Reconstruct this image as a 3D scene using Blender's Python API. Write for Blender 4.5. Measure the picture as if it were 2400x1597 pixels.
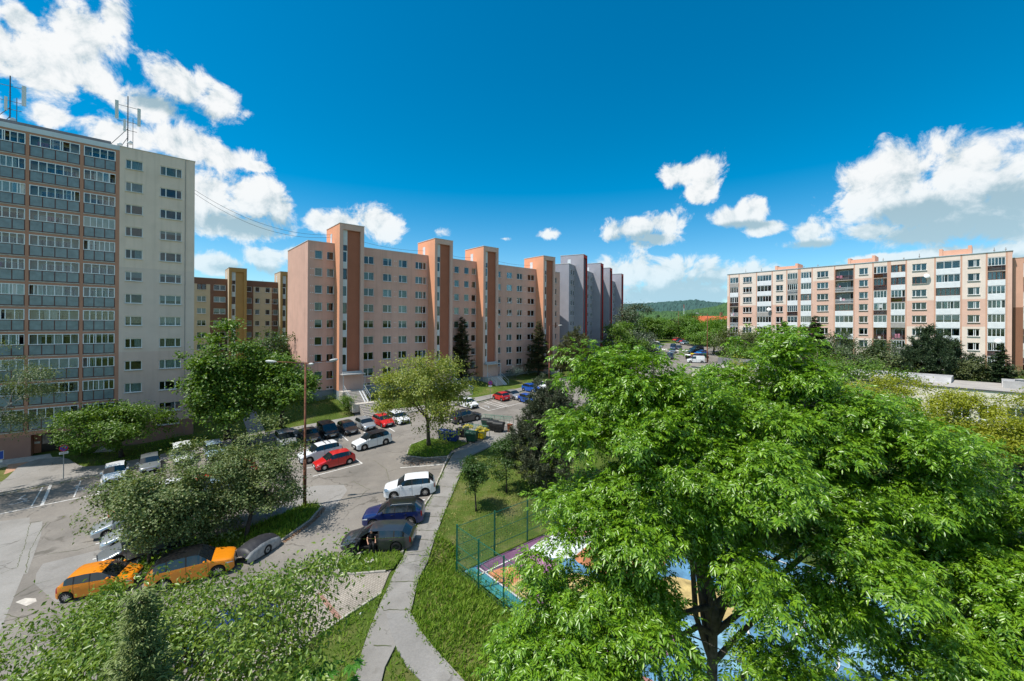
import bpy, math, random
import numpy as np
from math import sin, cos, tan, radians, pi, sqrt, atan2, hypot
from mathutils import Vector, Matrix
from mathutils.geometry import tessellate_polygon

# ------------------------------------------------------------------ camera, sky, sun, exposure
for _o in list(bpy.data.objects):
    bpy.data.objects.remove(_o)
SC = bpy.context.scene
COL = SC.collection
FPX, EYE, ROLL, HZ = 975.0, 16.2, 0.006, 762.0       # focal length and horizon of the 2400 px wide photograph
cam_d = bpy.data.cameras.new('camera')
cam = bpy.data.objects.new('camera', cam_d)
COL.objects.link(cam)
cam_d.lens = FPX / 2400 * 36
cam_d.sensor_width = 36
cam_d.shift_y = -(798.5 - HZ) / 2400
cam_d.clip_start, cam_d.clip_end = 0.1, 20000
cam.location = (0, 0, EYE)
cam.rotation_euler = (Matrix.Rotation(pi / 2, 3, 'X') @ Matrix.Rotation(ROLL, 3, 'Z')).to_euler()
SC.camera = cam

SUN_AZ, SUN_EL = radians(22), radians(62)      # light travels towards (cos, sin) of SUN_AZ
sun_d = bpy.data.lights.new('sun', 'SUN')
sun_d.energy, sun_d.angle, sun_d.color = 4.2, radians(0.53), (1.0, 0.95, 0.87)
sun = bpy.data.objects.new('sun', sun_d)
COL.objects.link(sun)
sun_dir = Vector((cos(SUN_AZ) * cos(SUN_EL), sin(SUN_AZ) * cos(SUN_EL), -sin(SUN_EL)))
sun.rotation_euler = sun_dir.to_track_quat('-Z', 'Y').to_euler()
sun.location = (-60, -20, 120)

SC.render.engine = 'CYCLES'
SC.cycles.use_denoising = True
SC.cycles.max_bounces = 6
SC.cycles.transparent_max_bounces = 12
SC.view_settings.view_transform = 'Standard'
SC.view_settings.look = 'None'
SC.view_settings.exposure = 0.48
SC.view_settings.gamma = 1.0
SC.view_settings.use_curve_mapping = False

world = bpy.data.worlds.new('World')
SC.world = world
world.use_nodes = True
world.cycles.sampling_method = 'MANUAL'
world.cycles.sample_map_resolution = 256


def build_sky():
    nt = world.node_tree
    nt.nodes.clear()
    N, L = nt.nodes.new, nt.links.new

    def math(op, a, b=None, c=None, clamp=False):
        n = N('ShaderNodeMath'); n.operation = op; n.use_clamp = clamp
        for i, v in enumerate((a, b, c)):
            if v is None: continue
            if isinstance(v, (int, float)): n.inputs[i].default_value = v
            else: L(v, n.inputs[i])
        return n.outputs[0]

    def vmath(op, a, b=None, out=0):
        n = N('ShaderNodeVectorMath'); n.operation = op
        for i, v in enumerate((a, b)):
            if v is None: continue
            if isinstance(v, tuple): n.inputs[i].default_value = v
            else: L(v, n.inputs[i])
        return n.outputs[out]

    def smooth(v, lo, hi, a=0.0, b=1.0):
        n = N('ShaderNodeMapRange'); n.interpolation_type = 'SMOOTHSTEP'
        L(v, n.inputs[0])
        for i, x in enumerate((lo, hi, a, b)): n.inputs[1 + i].default_value = x
        return n.outputs[0]

    def noise(vec, scale, detail, rough=0.5, dist=0.0):
        n = N('ShaderNodeTexNoise'); n.inputs['Scale'].default_value = scale
        n.inputs['Detail'].default_value = detail; n.inputs['Roughness'].default_value = rough
        n.inputs['Distortion'].default_value = dist
        L(vec, n.inputs['Vector']); return n.outputs['Fac']

    sky = N('ShaderNodeTexSky'); sky.sky_type = 'NISHITA'; sky.sun_disc = False
    sky.sun_elevation = SUN_EL
    sky.sun_rotation = atan2(-cos(SUN_AZ), -sin(SUN_AZ))
    sky.air_density, sky.dust_density, sky.ozone_density = 1.0, 0.25, 2.2
    tint = N('ShaderNodeMix'); tint.data_type = 'RGBA'; tint.blend_type = 'MULTIPLY'; tint.inputs['Factor'].default_value = 1
    L(sky.outputs[0], tint.inputs['A'])
    hs = N('ShaderNodeHueSaturation'); hs.inputs['Saturation'].default_value = 1.15
    L(tint.outputs['Result'], hs.inputs['Color'])
    geo = N('ShaderNodeTexCoord').outputs['Generated']
    sep = N('ShaderNodeSeparateXYZ'); L(geo, sep.inputs[0])
    az = math('ARCTAN2', sep.outputs[0], sep.outputs[1])
    el = math('ARCSINE', math('MINIMUM', math('MAXIMUM', sep.outputs[2], -1.0), 1.0))
    tc_ = N('ShaderNodeMix'); tc_.data_type = 'RGBA'; L(smooth(el, .0, .42), tc_.inputs['Factor'])
    tc_.inputs['A'].default_value = (.6, .74, .78, 1); tc_.inputs['B'].default_value = (.17, .57, .68, 1)
    L(tc_.outputs['Result'], tint.inputs['B'])
    # cumulus: where each heap stands and how wide it is, turned into directions (azimuth, elevation, radii in degrees)
    heaps = [(90, 170, 115, 75), (205, 95, 95, 80), (260, 50, 48, 50), (40, 50, 45, 28), (430, 205, 105, 46), (505, 245, 58, 42), (330, 250, 90, 45), (230, 190, 70, 55), (-60, 120, 90, 110), (-80, 280, 110, 60),
             (290, 322, 125, 42), (430, 345, 110, 45), (520, 372, 80, 30), (590, 392, 38, 12), (110, 275, 80, 35),
             (500, 460, 60, 58), (590, 478, 105, 58), (660, 502, 58, 46), (560, 540, 140, 36), (740, 522, 45, 28), (800, 532, 60, 32), (885, 525, 58, 44),
             (520, 622, 80, 28), (620, 612, 70, 33), (682, 600, 30, 25), (1600, 405, 48, 26), (1652, 400, 44, 42), (1640, 450, 38, 26), (1480, 535, 88, 28), (1560, 520, 58, 34), (1535, 560, 55, 22),
             (1720, 508, 68, 26), (1762, 490, 38, 34), (1795, 532, 48, 16), (1892, 545, 44, 34), (1900, 566, 70, 16), (1480, 635, 76, 50), (1560, 642, 85, 42), (1660, 648, 95, 42), (1752, 645, 80, 38), (1600, 685, 250, 40),
             (2030, 440, 90, 66), (2120, 405, 135, 80), (2250, 400, 165, 85), (2360, 430, 125, 95), (2200, 470, 230, 80), (2390, 505, 130, 62), (2040, 540, 68, 26), (2150, 545, 150, 34), (2200, 596, 180, 26), (2360, 592, 100, 32), (2050, 602, 78, 13), (2520, 470, 120, 90),
             (1180, 560, 40, 12, .22), (1290, 547, 70, 22, .3), (1030, 545, 60, 26, .4)]
    dark = [(2240, 535, 200, 50), (2160, 495, 120, 34), (2380, 470, 90, 50), (1490, 562, 95, 18), (600, 535, 120, 26), (600, 640, 110, 14), (1600, 694, 220, 28), (1900, 574, 70, 12), (1640, 664, 90, 16), (2250, 606, 170, 12), (420, 262, 110, 20), (1740, 526, 70, 12)]

    def to_dir(l):
        out = []
        for px, py, w, h, *k in l:
            dx = px - 1200; R = sqrt(FPX * FPX + dx * dx); a = atan2(dx, FPX)
            out.append((a * 57.2958, atan2(HZ - py, R) * 57.2958, w * FPX / (R * R) * 57.2958, h / R * 57.2958, k[0] if k else 1.0))
        return out
    blobs, shadows = to_dir(heaps), to_dir(dark)
    comb = N('ShaderNodeCombineXYZ'); L(az, comb.inputs[0]); L(el, comb.inputs[1])
    v = comb.outputs[0]

    def vmad(vec, m, ad):
        n = N('ShaderNodeVectorMath'); n.operation = 'MULTIPLY_ADD'; L(vec, n.inputs[0]); n.inputs[1].default_value = m; n.inputs[2].default_value = ad
        return n.outputs[0]

    def nearest(lst, soft):
        d = None
        for a, e, ra, re, wt in lst:
            k = vmath('LENGTH', vmad(v, (1 / radians(ra), 1 / radians(re), 0), (-a / ra, -e / re, 0)), out=1)
            if wt < 1: k = math('ADD', k, 1 - wt)
            d = k if d is None else math('SMOOTH_MIN', d, k, soft)
        return math('SUBTRACT', 1.0, d)
    field = nearest(blobs, .25)
    low = nearest(shadows, .4)
    # elsewhere round the sky the same kind of scattered cumulus
    far = smooth(math('ABSOLUTE', az), 1.05, 1.3)
    sc3 = noise(vmad(v, (.45, 1.0, 0), (3.1, 1.7, 0)), 3.2, 1)
    field = math('MAXIMUM', field, math('ADD', math('MULTIPLY', math('SUBTRACT', sc3, .53), 7), math('MULTIPLY', math('SUBTRACT', far, 1.0), 9.0)))

    def detail(vec):
        n1 = noise(vec, 16, 8, .64, .35)
        return math('MULTIPLY', math('SUBTRACT', n1, .5), 2.7)
    n2 = noise(v, 5, 2, .5)
    big = math('MULTIPLY', math('SUBTRACT', n2, .5), 1.0)
    t0 = detail(v)
    t1 = detail(vmad(v, (1, 1, 1), (-.016, .02, 0)))
    d0 = math('ADD', math('ADD', field, math('ADD', big, .12)), t0)
    cover = smooth(d0, -.02, .5)
    shade = math('ADD', math('ADD', math('MULTIPLY', math('SUBTRACT', t1, t0), 1.0), math('MULTIPLY', smooth(low, -.5, .8), 1.15)), math('MULTIPLY', d0, .16))
    shade = smooth(shade, -.1, 1.0)
    ccol = N('ShaderNodeMix'); ccol.data_type = 'RGBA'
    L(shade, ccol.inputs['Factor'])
    ccol.inputs['A'].default_value = (4.5, 4.6, 4.65, 1)
    ccol.inputs['B'].default_value = (1.7, 2.4, 2.8, 1)
    # thin air near the horizon tints the clouds
    hz = smooth(el, 0.0, .3, .62, 0.0)
    c2 = N('ShaderNodeMix'); c2.data_type = 'RGBA'
    L(hz, c2.inputs['Factor']); L(ccol.outputs['Result'], c2.inputs['A'])
    c2.inputs['B'].default_value = (2.4, 3.9, 4.7, 1)
    mixc = N('ShaderNodeMix'); mixc.data_type = 'RGBA'
    L(math('MULTIPLY', cover, smooth(el, -.02, .02)), mixc.inputs['Factor'])
    L(hs.outputs[0], mixc.inputs['A']); L(c2.outputs['Result'], mixc.inputs['B'])
    bg = N('ShaderNodeBackground'); bg.inputs['Strength'].default_value = 0.15
    out = N('ShaderNodeOutputWorld')
    L(mixc.outputs['Result'], bg.inputs['Color']); L(bg.outputs[0], out.inputs['Surface'])


build_sky()
random.seed(7)
RNG = np.random.default_rng(11)
# ------------------------------------------------------------------ helpers
GX, GY = .035, .045                       # the ground rises gently to the right and away
UA = radians(40.85)
U = (cos(UA), sin(UA)); V = (-sin(UA), cos(UA))      # the housing estate's grid
PA = (-32.6, 66.3)                        # corner of the salmon block
LA = (-43.5, 56.9)                        # corner of the tall block
COURT0 = (-3.0, 27.0); COURT_Z = .2       # corner of the ball court


def sstep(x, a, b):
    t = min(1, max(0, (x - a) / (b - a))); return t * t * (3 - 2 * t)


def plane(x, y):
    d = hypot(x, y)
    z = GX * x + GY * y
    if d > 190:
        k = 190 / d
        z = (GX * x + GY * y) * k + (d - 190) * .004
    return z


def ground(x, y):
    z = plane(x, y)
    # bank in front of the salmon block
    dx, dy = x - PA[0], y - PA[1]
    s = dx * U[0] + dy * U[1]; d = -(dx * V[0] + dy * V[1])
    r = 1.9 - 1.6 * sstep(s, 0, 55)
    z += r * (1 - sstep(d, 2.5, 9.0)) * sstep(s, -9, -1) * (1 - sstep(s, 60, 70)) * sstep(d, -30, -16)
    # entrance terrace of the tall block
    dx, dy = x - LA[0], y - LA[1]
    s = dx * U[0] + dy * U[1]; d = -(dx * V[0] + dy * V[1])
    z += .7 * sstep(-s, 6, 11) * (1 - sstep(d, 2, 6.5)) * sstep(d, -20, -14)
    # the ball court lies lower
    dx, dy = x - COURT0[0], y - COURT0[1]
    a = dx * U[0] + dy * U[1]; b = -(dx * V[0] + dy * V[1])
    m = max(-a, -b, a - 19, b - 34)
    k = 1 - sstep(m, .6, 3.6)
    if k > 0: z = z * (1 - k) + (COURT_Z - .06) * k
    return z


def ray(px, py):
    x, y = px - 1200, py - HZ
    return (x * cos(ROLL) + y * sin(ROLL)) / FPX, -(-x * sin(ROLL) + y * cos(ROLL)) / FPX


def G(px, py, dz=0.0):
    """Point of the ground seen at a place of the photograph."""
    a, b = ray(px, py)
    y = 30.0
    for _ in range(40):
        z = ground(a * y, y) + dz
        y2 = (EYE - z) / max(1e-3, -b)
        y = .5 * y + .5 * min(y2, 900)
    return Vector((a * y, y, ground(a * y, y)))


def at(px, py, y):
    a, b = ray(px, py); return Vector((a * y, y, EYE + b * y))


def on_z(px, py, z):
    a, b = ray(px, py); y = (z - EYE) / b; return Vector((a * y, y, z))


def setp(o, label=None, cat=None, group=None, kind=None):
    if label: o['label'] = label
    if cat: o['category'] = cat
    if group: o['group'] = group
    if kind: o['kind'] = kind
    return o


def empty(name, loc=(0, 0, 0), rz=0.0, label=None, cat=None, group=None):
    o = bpy.data.objects.new(name, None); COL.objects.link(o)
    o.location = loc; o.rotation_euler = (0, 0, rz); o.empty_display_size = .2
    return setp(o, label, cat, group)


def link(name, me, parent=None, loc=(0, 0, 0), rot=(0, 0, 0), scale=None):
    o = bpy.data.objects.new(name, me); COL.objects.link(o)
    o.parent = parent; o.location = loc; o.rotation_euler = rot
    if scale: o.scale = scale
    return o


def copy_tree(o, parent=None):
    c = o.copy(); COL.objects.link(c); c.parent = parent
    for ch in o.children: copy_tree(ch, c)
    return c


class MB:
    """Collects faces; mesh() makes them one mesh."""
    def __init__(s): s.v, s.f, s.m = [], [], []

    def add(s, vs, fs, m=0):
        n = len(s.v); s.v += [tuple(p) for p in vs]
        for f in fs: s.f.append([i + n for i in f]); s.m.append(m)
        return s

    def quad(s, a, b, c, d, m=0): return s.add((a, b, c, d), ((0, 1, 2, 3),), m)

    def box(s, x0, x1, y0, y1, z0, z1, m=0):
        return s.add([(x0, y0, z0), (x1, y0, z0), (x1, y1, z0), (x0, y1, z0), (x0, y0, z1), (x1, y0, z1), (x1, y1, z1), (x0, y1, z1)],
                     [(3, 2, 1, 0), (4, 5, 6, 7), (0, 1, 5, 4), (1, 2, 6, 5), (2, 3, 7, 6), (3, 0, 4, 7)], m)

    def prism(s, pts, z0, z1, m=0):
        n = len(pts)
        vs = [(p[0], p[1], z0) for p in pts] + [(p[0], p[1], z1) for p in pts]
        fs = [tuple(range(n - 1, -1, -1)), tuple(range(n, 2 * n))] + [(i, (i + 1) % n, n + (i + 1) % n, n + i) for i in range(n)]
        return s.add(vs, fs, m)

    def tube(s, pts, rad, n=6, m=0, cap=True):
        pts = [Vector(p) for p in pts]
        if isinstance(rad, (int, float)): rad = [rad] * len(pts)
        vs, fs = [], []
        up = Vector((0, 0, 1))
        for i, p in enumerate(pts):
            d = (pts[min(i + 1, len(pts) - 1)] - pts[max(i - 1, 0)])
            if d.length < 1e-9: d = Vector((0, 0, 1))
            d.normalize()
            a = d.cross(up if abs(d.z) < .95 else Vector((1, 0, 0))).normalized(); b = d.cross(a)
            for k in range(n):
                t = 2 * pi * k / n
                vs.append(p + (a * cos(t) + b * sin(t)) * rad[i])
        for i in range(len(pts) - 1):
            for k in range(n):
                fs.append((i * n + k, i * n + (k + 1) % n, (i + 1) * n + (k + 1) % n, (i + 1) * n + k))
        if cap:
            fs.append(tuple(range(n - 1, -1, -1))); fs.append(tuple((len(pts) - 1) * n + k for k in range(n)))
        return s.add(vs, fs, m)

    def lathe(s, prof, axis='z', o=(0, 0, 0), n=16, m=0):
        vs, fs = [], []
        for r, h in prof:
            for k in range(n):
                t = 2 * pi * k / n; c, d = r * cos(t), r * sin(t)
                vs.append((o[0] + c, o[1] + d, o[2] + h) if axis == 'z' else (o[0] + c, o[1] + h, o[2] + d))
        for i in range(len(prof) - 1):
            for k in range(n):
                q = (i * n + k, i * n + (k + 1) % n, (i + 1) * n + (k + 1) % n, (i + 1) * n + k)
                fs.append(q if axis == 'z' else q[::-1])
        return s.add(vs, fs, m)

    def poly(s, pts, m=0):
        """Flat or draped polygon from 3d points, concave allowed."""
        tri = tessellate_polygon([[Vector((p[0], p[1], 0)) for p in pts]])
        out = []
        for t in tri:
            a, b, c = (pts[i] for i in t)
            cr = (b[0] - a[0]) * (c[1] - a[1]) - (b[1] - a[1]) * (c[0] - a[0])
            out.append(t if cr > 0 else t[::-1])
        return s.add(pts, out, m)

    def mesh(s, name, mats, smooth=False):
        me = bpy.data.meshes.new(name)
        me.from_pydata(s.v, [], s.f)
        for m in (mats if isinstance(mats, (list, tuple)) else [mats]): me.materials.append(m)
        if len(me.materials) > 1: me.polygons.foreach_set('material_index', s.m)
        if smooth: me.polygons.foreach_set('use_smooth', [True] * len(s.f))
        me.update()
        return me

    def obj(s, name, mats, parent=None, loc=(0, 0, 0), rot=(0, 0, 0), smooth=False, kind=None):
        o = link(name, s.mesh(name, mats, smooth), parent, loc, rot)
        if kind: o['kind'] = kind
        return o


# ------------------------------------------------------------------ materials
MATS = {}


def mat(name, col, rough=.8, var=.12, scale=2.0, bump=0.0, bscale=40.0, spec=.35, metal=0.0, col2=None, detail=6, coat=0.0, emit=None, island=False, grime=0.0):
    if name in MATS: return MATS[name]
    m = bpy.data.materials.new(name); m.use_nodes = True
    nt = m.node_tree; N, L = nt.nodes.new, nt.links.new
    b = nt.nodes['Principled BSDF']
    b.inputs['Roughness'].default_value = rough
    b.inputs['Metallic'].default_value = metal
    b.inputs['Specular IOR Level'].default_value = spec
    b.inputs['Coat Weight'].default_value = coat
    b.inputs['Coat Roughness'].default_value = .03
    tc = N('ShaderNodeTexCoord').outputs['Object']
    c2 = col2 or tuple(max(0, c * (1 - var * 1.6)) for c in col)
    c1 = col if col2 else tuple(min(1, c * (1 + var * .6)) for c in col)
    nz = N('ShaderNodeTexNoise'); nz.inputs['Scale'].default_value = scale; nz.inputs['Detail'].default_value = detail
    nz.inputs['Roughness'].default_value = .6
    L(tc, nz.inputs['Vector'])
    rp = N('ShaderNodeValToRGB'); rp.color_ramp.elements[0].position = .32; rp.color_ramp.elements[1].position = .68
    rp.color_ramp.elements[0].color = (*c2, 1); rp.color_ramp.elements[1].color = (*c1, 1)
    if island:
        gi = N('ShaderNodeNewGeometry'); L(gi.outputs['Random Per Island'], rp.inputs[0])
        rp.color_ramp.elements[0].position = 0; rp.color_ramp.elements[1].position = 1
    else:
        L(nz.outputs['Fac'], rp.inputs[0])
    out = rp.outputs[0]
    if grime > 0:                              # rain streaks down a wall
        mp = N('ShaderNodeMapping'); mp.inputs['Scale'].default_value = (1.3, 1.3, .06); L(tc, mp.inputs[0])
        g = N('ShaderNodeTexNoise'); g.inputs['Scale'].default_value = 1.6; g.inputs['Detail'].default_value = 5; L(mp.outputs[0], g.inputs['Vector'])
        r2 = N('ShaderNodeMapRange'); r2.inputs[1].default_value = .5; r2.inputs[2].default_value = .8; r2.inputs[4].default_value = grime; L(g.outputs['Fac'], r2.inputs[0])
        mx = N('ShaderNodeMix'); mx.data_type = 'RGBA'; mx.blend_type = 'MULTIPLY'; L(r2.outputs[0], mx.inputs['Factor'])
        L(out, mx.inputs['A']); mx.inputs['B'].default_value = (.55, .53, .5, 1); out = mx.outputs['Result']
    L(out, b.inputs['Base Color'])
    if bump:
        n2 = N('ShaderNodeTexNoise'); n2.inputs['Scale'].default_value = bscale; n2.inputs['Detail'].default_value = 4; L(tc, n2.inputs['Vector'])
        bp = N('ShaderNodeBump'); bp.inputs['Strength'].default_value = bump; bp.inputs['Distance'].default_value = .02
        L(n2.outputs['Fac'], bp.inputs['Height']); L(bp.outputs[0], b.inputs['Normal'])
    if emit:
        b.inputs['Emission Color'].default_value = (*emit[:3], 1); b.inputs['Emission Strength'].default_value = emit[3]
    MATS[name] = m
    return m


def glass(name, tint=(.9, .95, .95), clear=.75, rough=.02):
    if name in MATS: return MATS[name]
    m = bpy.data.materials.new(name); m.use_nodes = True
    nt = m.node_tree; N, L = nt.nodes.new, nt.links.new
    nt.nodes.remove(nt.nodes['Principled BSDF']); out = nt.nodes['Material Output']
    tr = N('ShaderNodeBsdfTransparent'); tr.inputs[0].default_value = (*tint, 1)
    gl = N('ShaderNodeBsdfGlossy'); gl.inputs['Roughness'].default_value = rough
    lw = N('ShaderNodeFresnel'); lw.inputs['IOR'].default_value = 1.5
    mr = N('ShaderNodeMapRange'); mr.inputs[1].default_value = 0; mr.inputs[2].default_value = 1
    mr.inputs[3].default_value = 1 - clear; mr.inputs[4].default_value = 1
    L(lw.outputs[0], mr.inputs[0])
    mx = N('ShaderNodeMixShader'); L(mr.outputs[0], mx.inputs[0]); L(tr.outputs[0], mx.inputs[1]); L(gl.outputs[0], mx.inputs[2])
    L(mx.outputs[0], out.inputs['Surface'])
    MATS[name] = m
    return m


def leafmat(name, ca, cb, trans=.35, rough=.45, spec=.4):
    """Leaves: two natural leaf colours, some light passing through."""
    if name in MATS: return MATS[name]
    m = bpy.data.materials.new(name); m.use_nodes = True
    nt = m.node_tree; N, L = nt.nodes.new, nt.links.new
    b = nt.nodes['Principled BSDF']; out = nt.nodes['Material Output']
    b.inputs['Roughness'].default_value = rough; b.inputs['Specular IOR Level'].default_value = spec
    gi = N('ShaderNodeNewGeometry')
    mx = N('ShaderNodeMix'); mx.data_type = 'RGBA'; L(gi.outputs['Random Per Island'], mx.inputs['Factor'])
    mx.inputs['A'].default_value = (*ca, 1); mx.inputs['B'].default_value = (*cb, 1)
    L(mx.outputs['Result'], b.inputs['Base Color'])
    tl = N('ShaderNodeBsdfTranslucent')
    br = N('ShaderNodeMix'); br.data_type = 'RGBA'; br.blend_type = 'MULTIPLY'; br.inputs['Factor'].default_value = 1
    L(mx.outputs['Result'], br.inputs['A']); br.inputs['B'].default_value = (1.5, 1.45, .55, 1)
    L(br.outputs['Result'], tl.inputs[0])
    ms = N('ShaderNodeMixShader'); ms.inputs[0].default_value = trans
    L(b.outputs[0], ms.inputs[1]); L(tl.outputs[0], ms.inputs[2]); L(ms.outputs[0], out.inputs['Surface'])
    MATS[name] = m
    return m


def asphalt(name, base, light, dark, cracks=.5, scale=1.0):
    """Worn asphalt: tone patches, fine aggregate, a few cracks."""
    if name in MATS: return MATS[name]
    m = bpy.data.materials.new(name); m.use_nodes = True
    nt = m.node_tree; N, L = nt.nodes.new, nt.links.new
    b = nt.nodes['Principled BSDF']; b.inputs['Roughness'].default_value = .9; b.inputs['Specular IOR Level'].default_value = .25
    tc = N('ShaderNodeTexCoord').outputs['Object']

    def nz(sc, det, ro=.55):
        n = N('ShaderNodeTexNoise'); n.inputs['Scale'].default_value = sc * scale; n.inputs['Detail'].default_value = det
        n.inputs['Roughness'].default_value = ro; L(tc, n.inputs['Vector']); return n.outputs['Fac']
    r = N('ShaderNodeValToRGB'); e = r.color_ramp.elements
    e[0].position, e[1].position = .3, .72; e[0].color = (*dark, 1); e[1].color = (*light, 1)
    x = e.new(.5); x.color = (*base, 1)
    L(nz(.22, 7, .62), r.inputs[0])
    g = N('ShaderNodeMix'); g.data_type = 'RGBA'; g.blend_type = 'OVERLAY'; g.inputs['Factor'].default_value = .45
    L(r.outputs[0], g.inputs['A']); L(nz(9, 8, .8), g.inputs['B'])
    col = g.outputs['Result']
    st = N('ShaderNodeMapRange'); st.inputs[1].default_value = .6; st.inputs[2].default_value = .74; st.inputs[4].default_value = .42; L(nz(.55, 4, .6), st.inputs[0])
    sm = N('ShaderNodeMix'); sm.data_type = 'RGBA'; L(st.outputs[0], sm.inputs['Factor']); L(col, sm.inputs['A']); sm.inputs['B'].default_value = (dark[0] * .62, dark[1] * .58, dark[2] * .52, 1)
    col = sm.outputs['Result']
    if cracks:
        wp = N('ShaderNodeTexNoise'); wp.inputs['Scale'].default_value = .9 * scale; wp.inputs['Detail'].default_value = 5; L(tc, wp.inputs['Vector'])
        ad = N('ShaderNodeVectorMath'); ad.operation = 'MULTIPLY_ADD'; L(wp.outputs['Color'], ad.inputs[0]); ad.inputs[1].default_value = (1.6, 1.6, 0); L(tc, ad.inputs[2])
        vo = N('ShaderNodeTexVoronoi'); vo.feature = 'DISTANCE_TO_EDGE'; vo.inputs['Scale'].default_value = .2 * scale; L(ad.outputs[0], vo.inputs['Vector'])
        mr = N('ShaderNodeMapRange'); mr.inputs[1].default_value = .003; mr.inputs[2].default_value = .016; mr.inputs[3].default_value = cracks; mr.inputs[4].default_value = 0
        L(vo.outputs['Distance'], mr.inputs[0])
        ms = N('ShaderNodeMapRange'); ms.inputs[1].default_value = .44; ms.inputs[2].default_value = .56; L(nz(.35, 2), ms.inputs[0])
        ml = N('ShaderNodeMath'); ml.operation = 'MULTIPLY'; L(mr.outputs[0], ml.inputs[0]); L(ms.outputs[0], ml.inputs[1])
        c = N('ShaderNodeMix'); c.data_type = 'RGBA'; L(ml.outputs[0], c.inputs['Factor']); L(col, c.inputs['A'])
        c.inputs['B'].default_value = (dark[0] * .35, dark[1] * .34, dark[2] * .3, 1); col = c.outputs['Result']
    L(col, b.inputs['Base Color'])
    bp = N('ShaderNodeBump'); bp.inputs['Strength'].default_value = .35; bp.inputs['Distance'].default_value = .02
    L(nz(24, 6, .7), bp.inputs['Height']); L(bp.outputs[0], b.inputs['Normal'])
    MATS[name] = m
    return m
# ------------------------------------------------------------------ ground, roads, pavements
def grass_ground():
    m = bpy.data.materials.new('lawn_soil'); m.use_nodes = True
    nt = m.node_tree; N, L = nt.nodes.new, nt.links.new
    b = nt.nodes['Principled BSDF']; b.inputs['Roughness'].default_value = .95; b.inputs['Specular IOR Level'].default_value = .1
    tc = N('ShaderNodeTexCoord').outputs['Object']

    def nz(sc, det, ro=.6):
        n = N('ShaderNodeTexNoise'); n.inputs['Scale'].default_value = sc; n.inputs['Detail'].default_value = det
        n.inputs['Roughness'].default_value = ro; L(tc, n.inputs['Vector']); return n.outputs['Fac']
    r = N('ShaderNodeValToRGB'); e = r.color_ramp.elements
    e[0].position, e[1].position = .3, .75
    e[0].color = (.05, .085, .014, 1); e[1].color = (.2, .17, .075, 1)
    x = e.new(.52); x.color = (.085, .125, .022, 1)
    L(nz(.35, 8), r.inputs[0])
    g = N('ShaderNodeMix'); g.data_type = 'RGBA'; g.blend_type = 'OVERLAY'; g.inputs['Factor'].default_value = .8
    L(r.outputs[0], g.inputs['A']); L(nz(7, 8, .8), g.inputs['B'])
    L(g.outputs['Result'], b.inputs['Base Color'])
    bp = N('ShaderNodeBump'); bp.inputs['Strength'].default_value = .9; bp.inputs['Distance'].default_value = .12
    L(nz(9, 7, .75), bp.inputs['Height']); L(bp.outputs[0], b.inputs['Normal'])
    return m


SOIL = grass_ground()


def build_terrain():
    xs = np.unique(np.concatenate([np.geomspace(70, 4500, 22) * -1, np.arange(-70, -14, 1.5), np.arange(-14, 34, .5), np.arange(34, 125, 2.5), np.geomspace(125, 4500, 20)]))
    ys = np.unique(np.concatenate([-np.geomspace(10, 3000, 14), np.arange(-8, 10, 2), np.arange(10, 58, .5), np.arange(58, 130, 1.5), np.geomspace(130, 6000, 26)]))
    nx, ny = len(xs), len(ys)
    v = [(x, y, ground(x, y) - .05) for y in ys for x in xs]
    f = [(j * nx + i, j * nx + i + 1, (j + 1) * nx + i + 1, (j + 1) * nx + i) for j in range(ny - 1) for i in range(nx - 1)]
    mb = MB(); mb.v = v; mb.f = f; mb.m = [0] * len(f)
    mb.obj('ground', SOIL, smooth=True, kind='structure')


build_terrain()
ASPH = asphalt('worn_asphalt', (.2, .18, .158), (.25, .228, .2), (.145, .132, .117), .55)
ASPH2 = asphalt('pale_asphalt', (.245, .232, .218), (.285, .272, .256), (.2, .19, .177), .45)
ASPH3 = asphalt('patched_asphalt', (.25, .237, .22), (.29, .277, .26), (.2, .19, .175), .6, 1.4)
PATHM = asphalt('path_asphalt', (.23, .215, .197), (.275, .26, .24), (.18, .168, .152), .4, 2.2)
PAINT = mat('road_paint', (.74, .73, .7), .7, .25, 3.0, col2=(.52, .5, .47))
PAINTB = mat('road_paint_worn', (.6, .6, .6), .7, .3, 4.0, col2=(.3, .29, .28))
KERBM = mat('kerb_concrete', (.42, .385, .34), .9, .25, 3, .3, 30)
CONC = mat('pale_concrete', (.5, .46, .41), .9, .2, 2.5, .25, 30)


def sheet(name, pxs, m, dz, kind='structure', flat=True, parent=None):
    pts = [Vector(p) if len(p) == 3 else G(*p) for p in pxs]
    pts = [(p.x, p.y, (plane(p.x, p.y) if flat else p.z) + dz) for p in pts]
    return MB().poly(pts).obj(name, m, parent, kind=kind)


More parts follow.
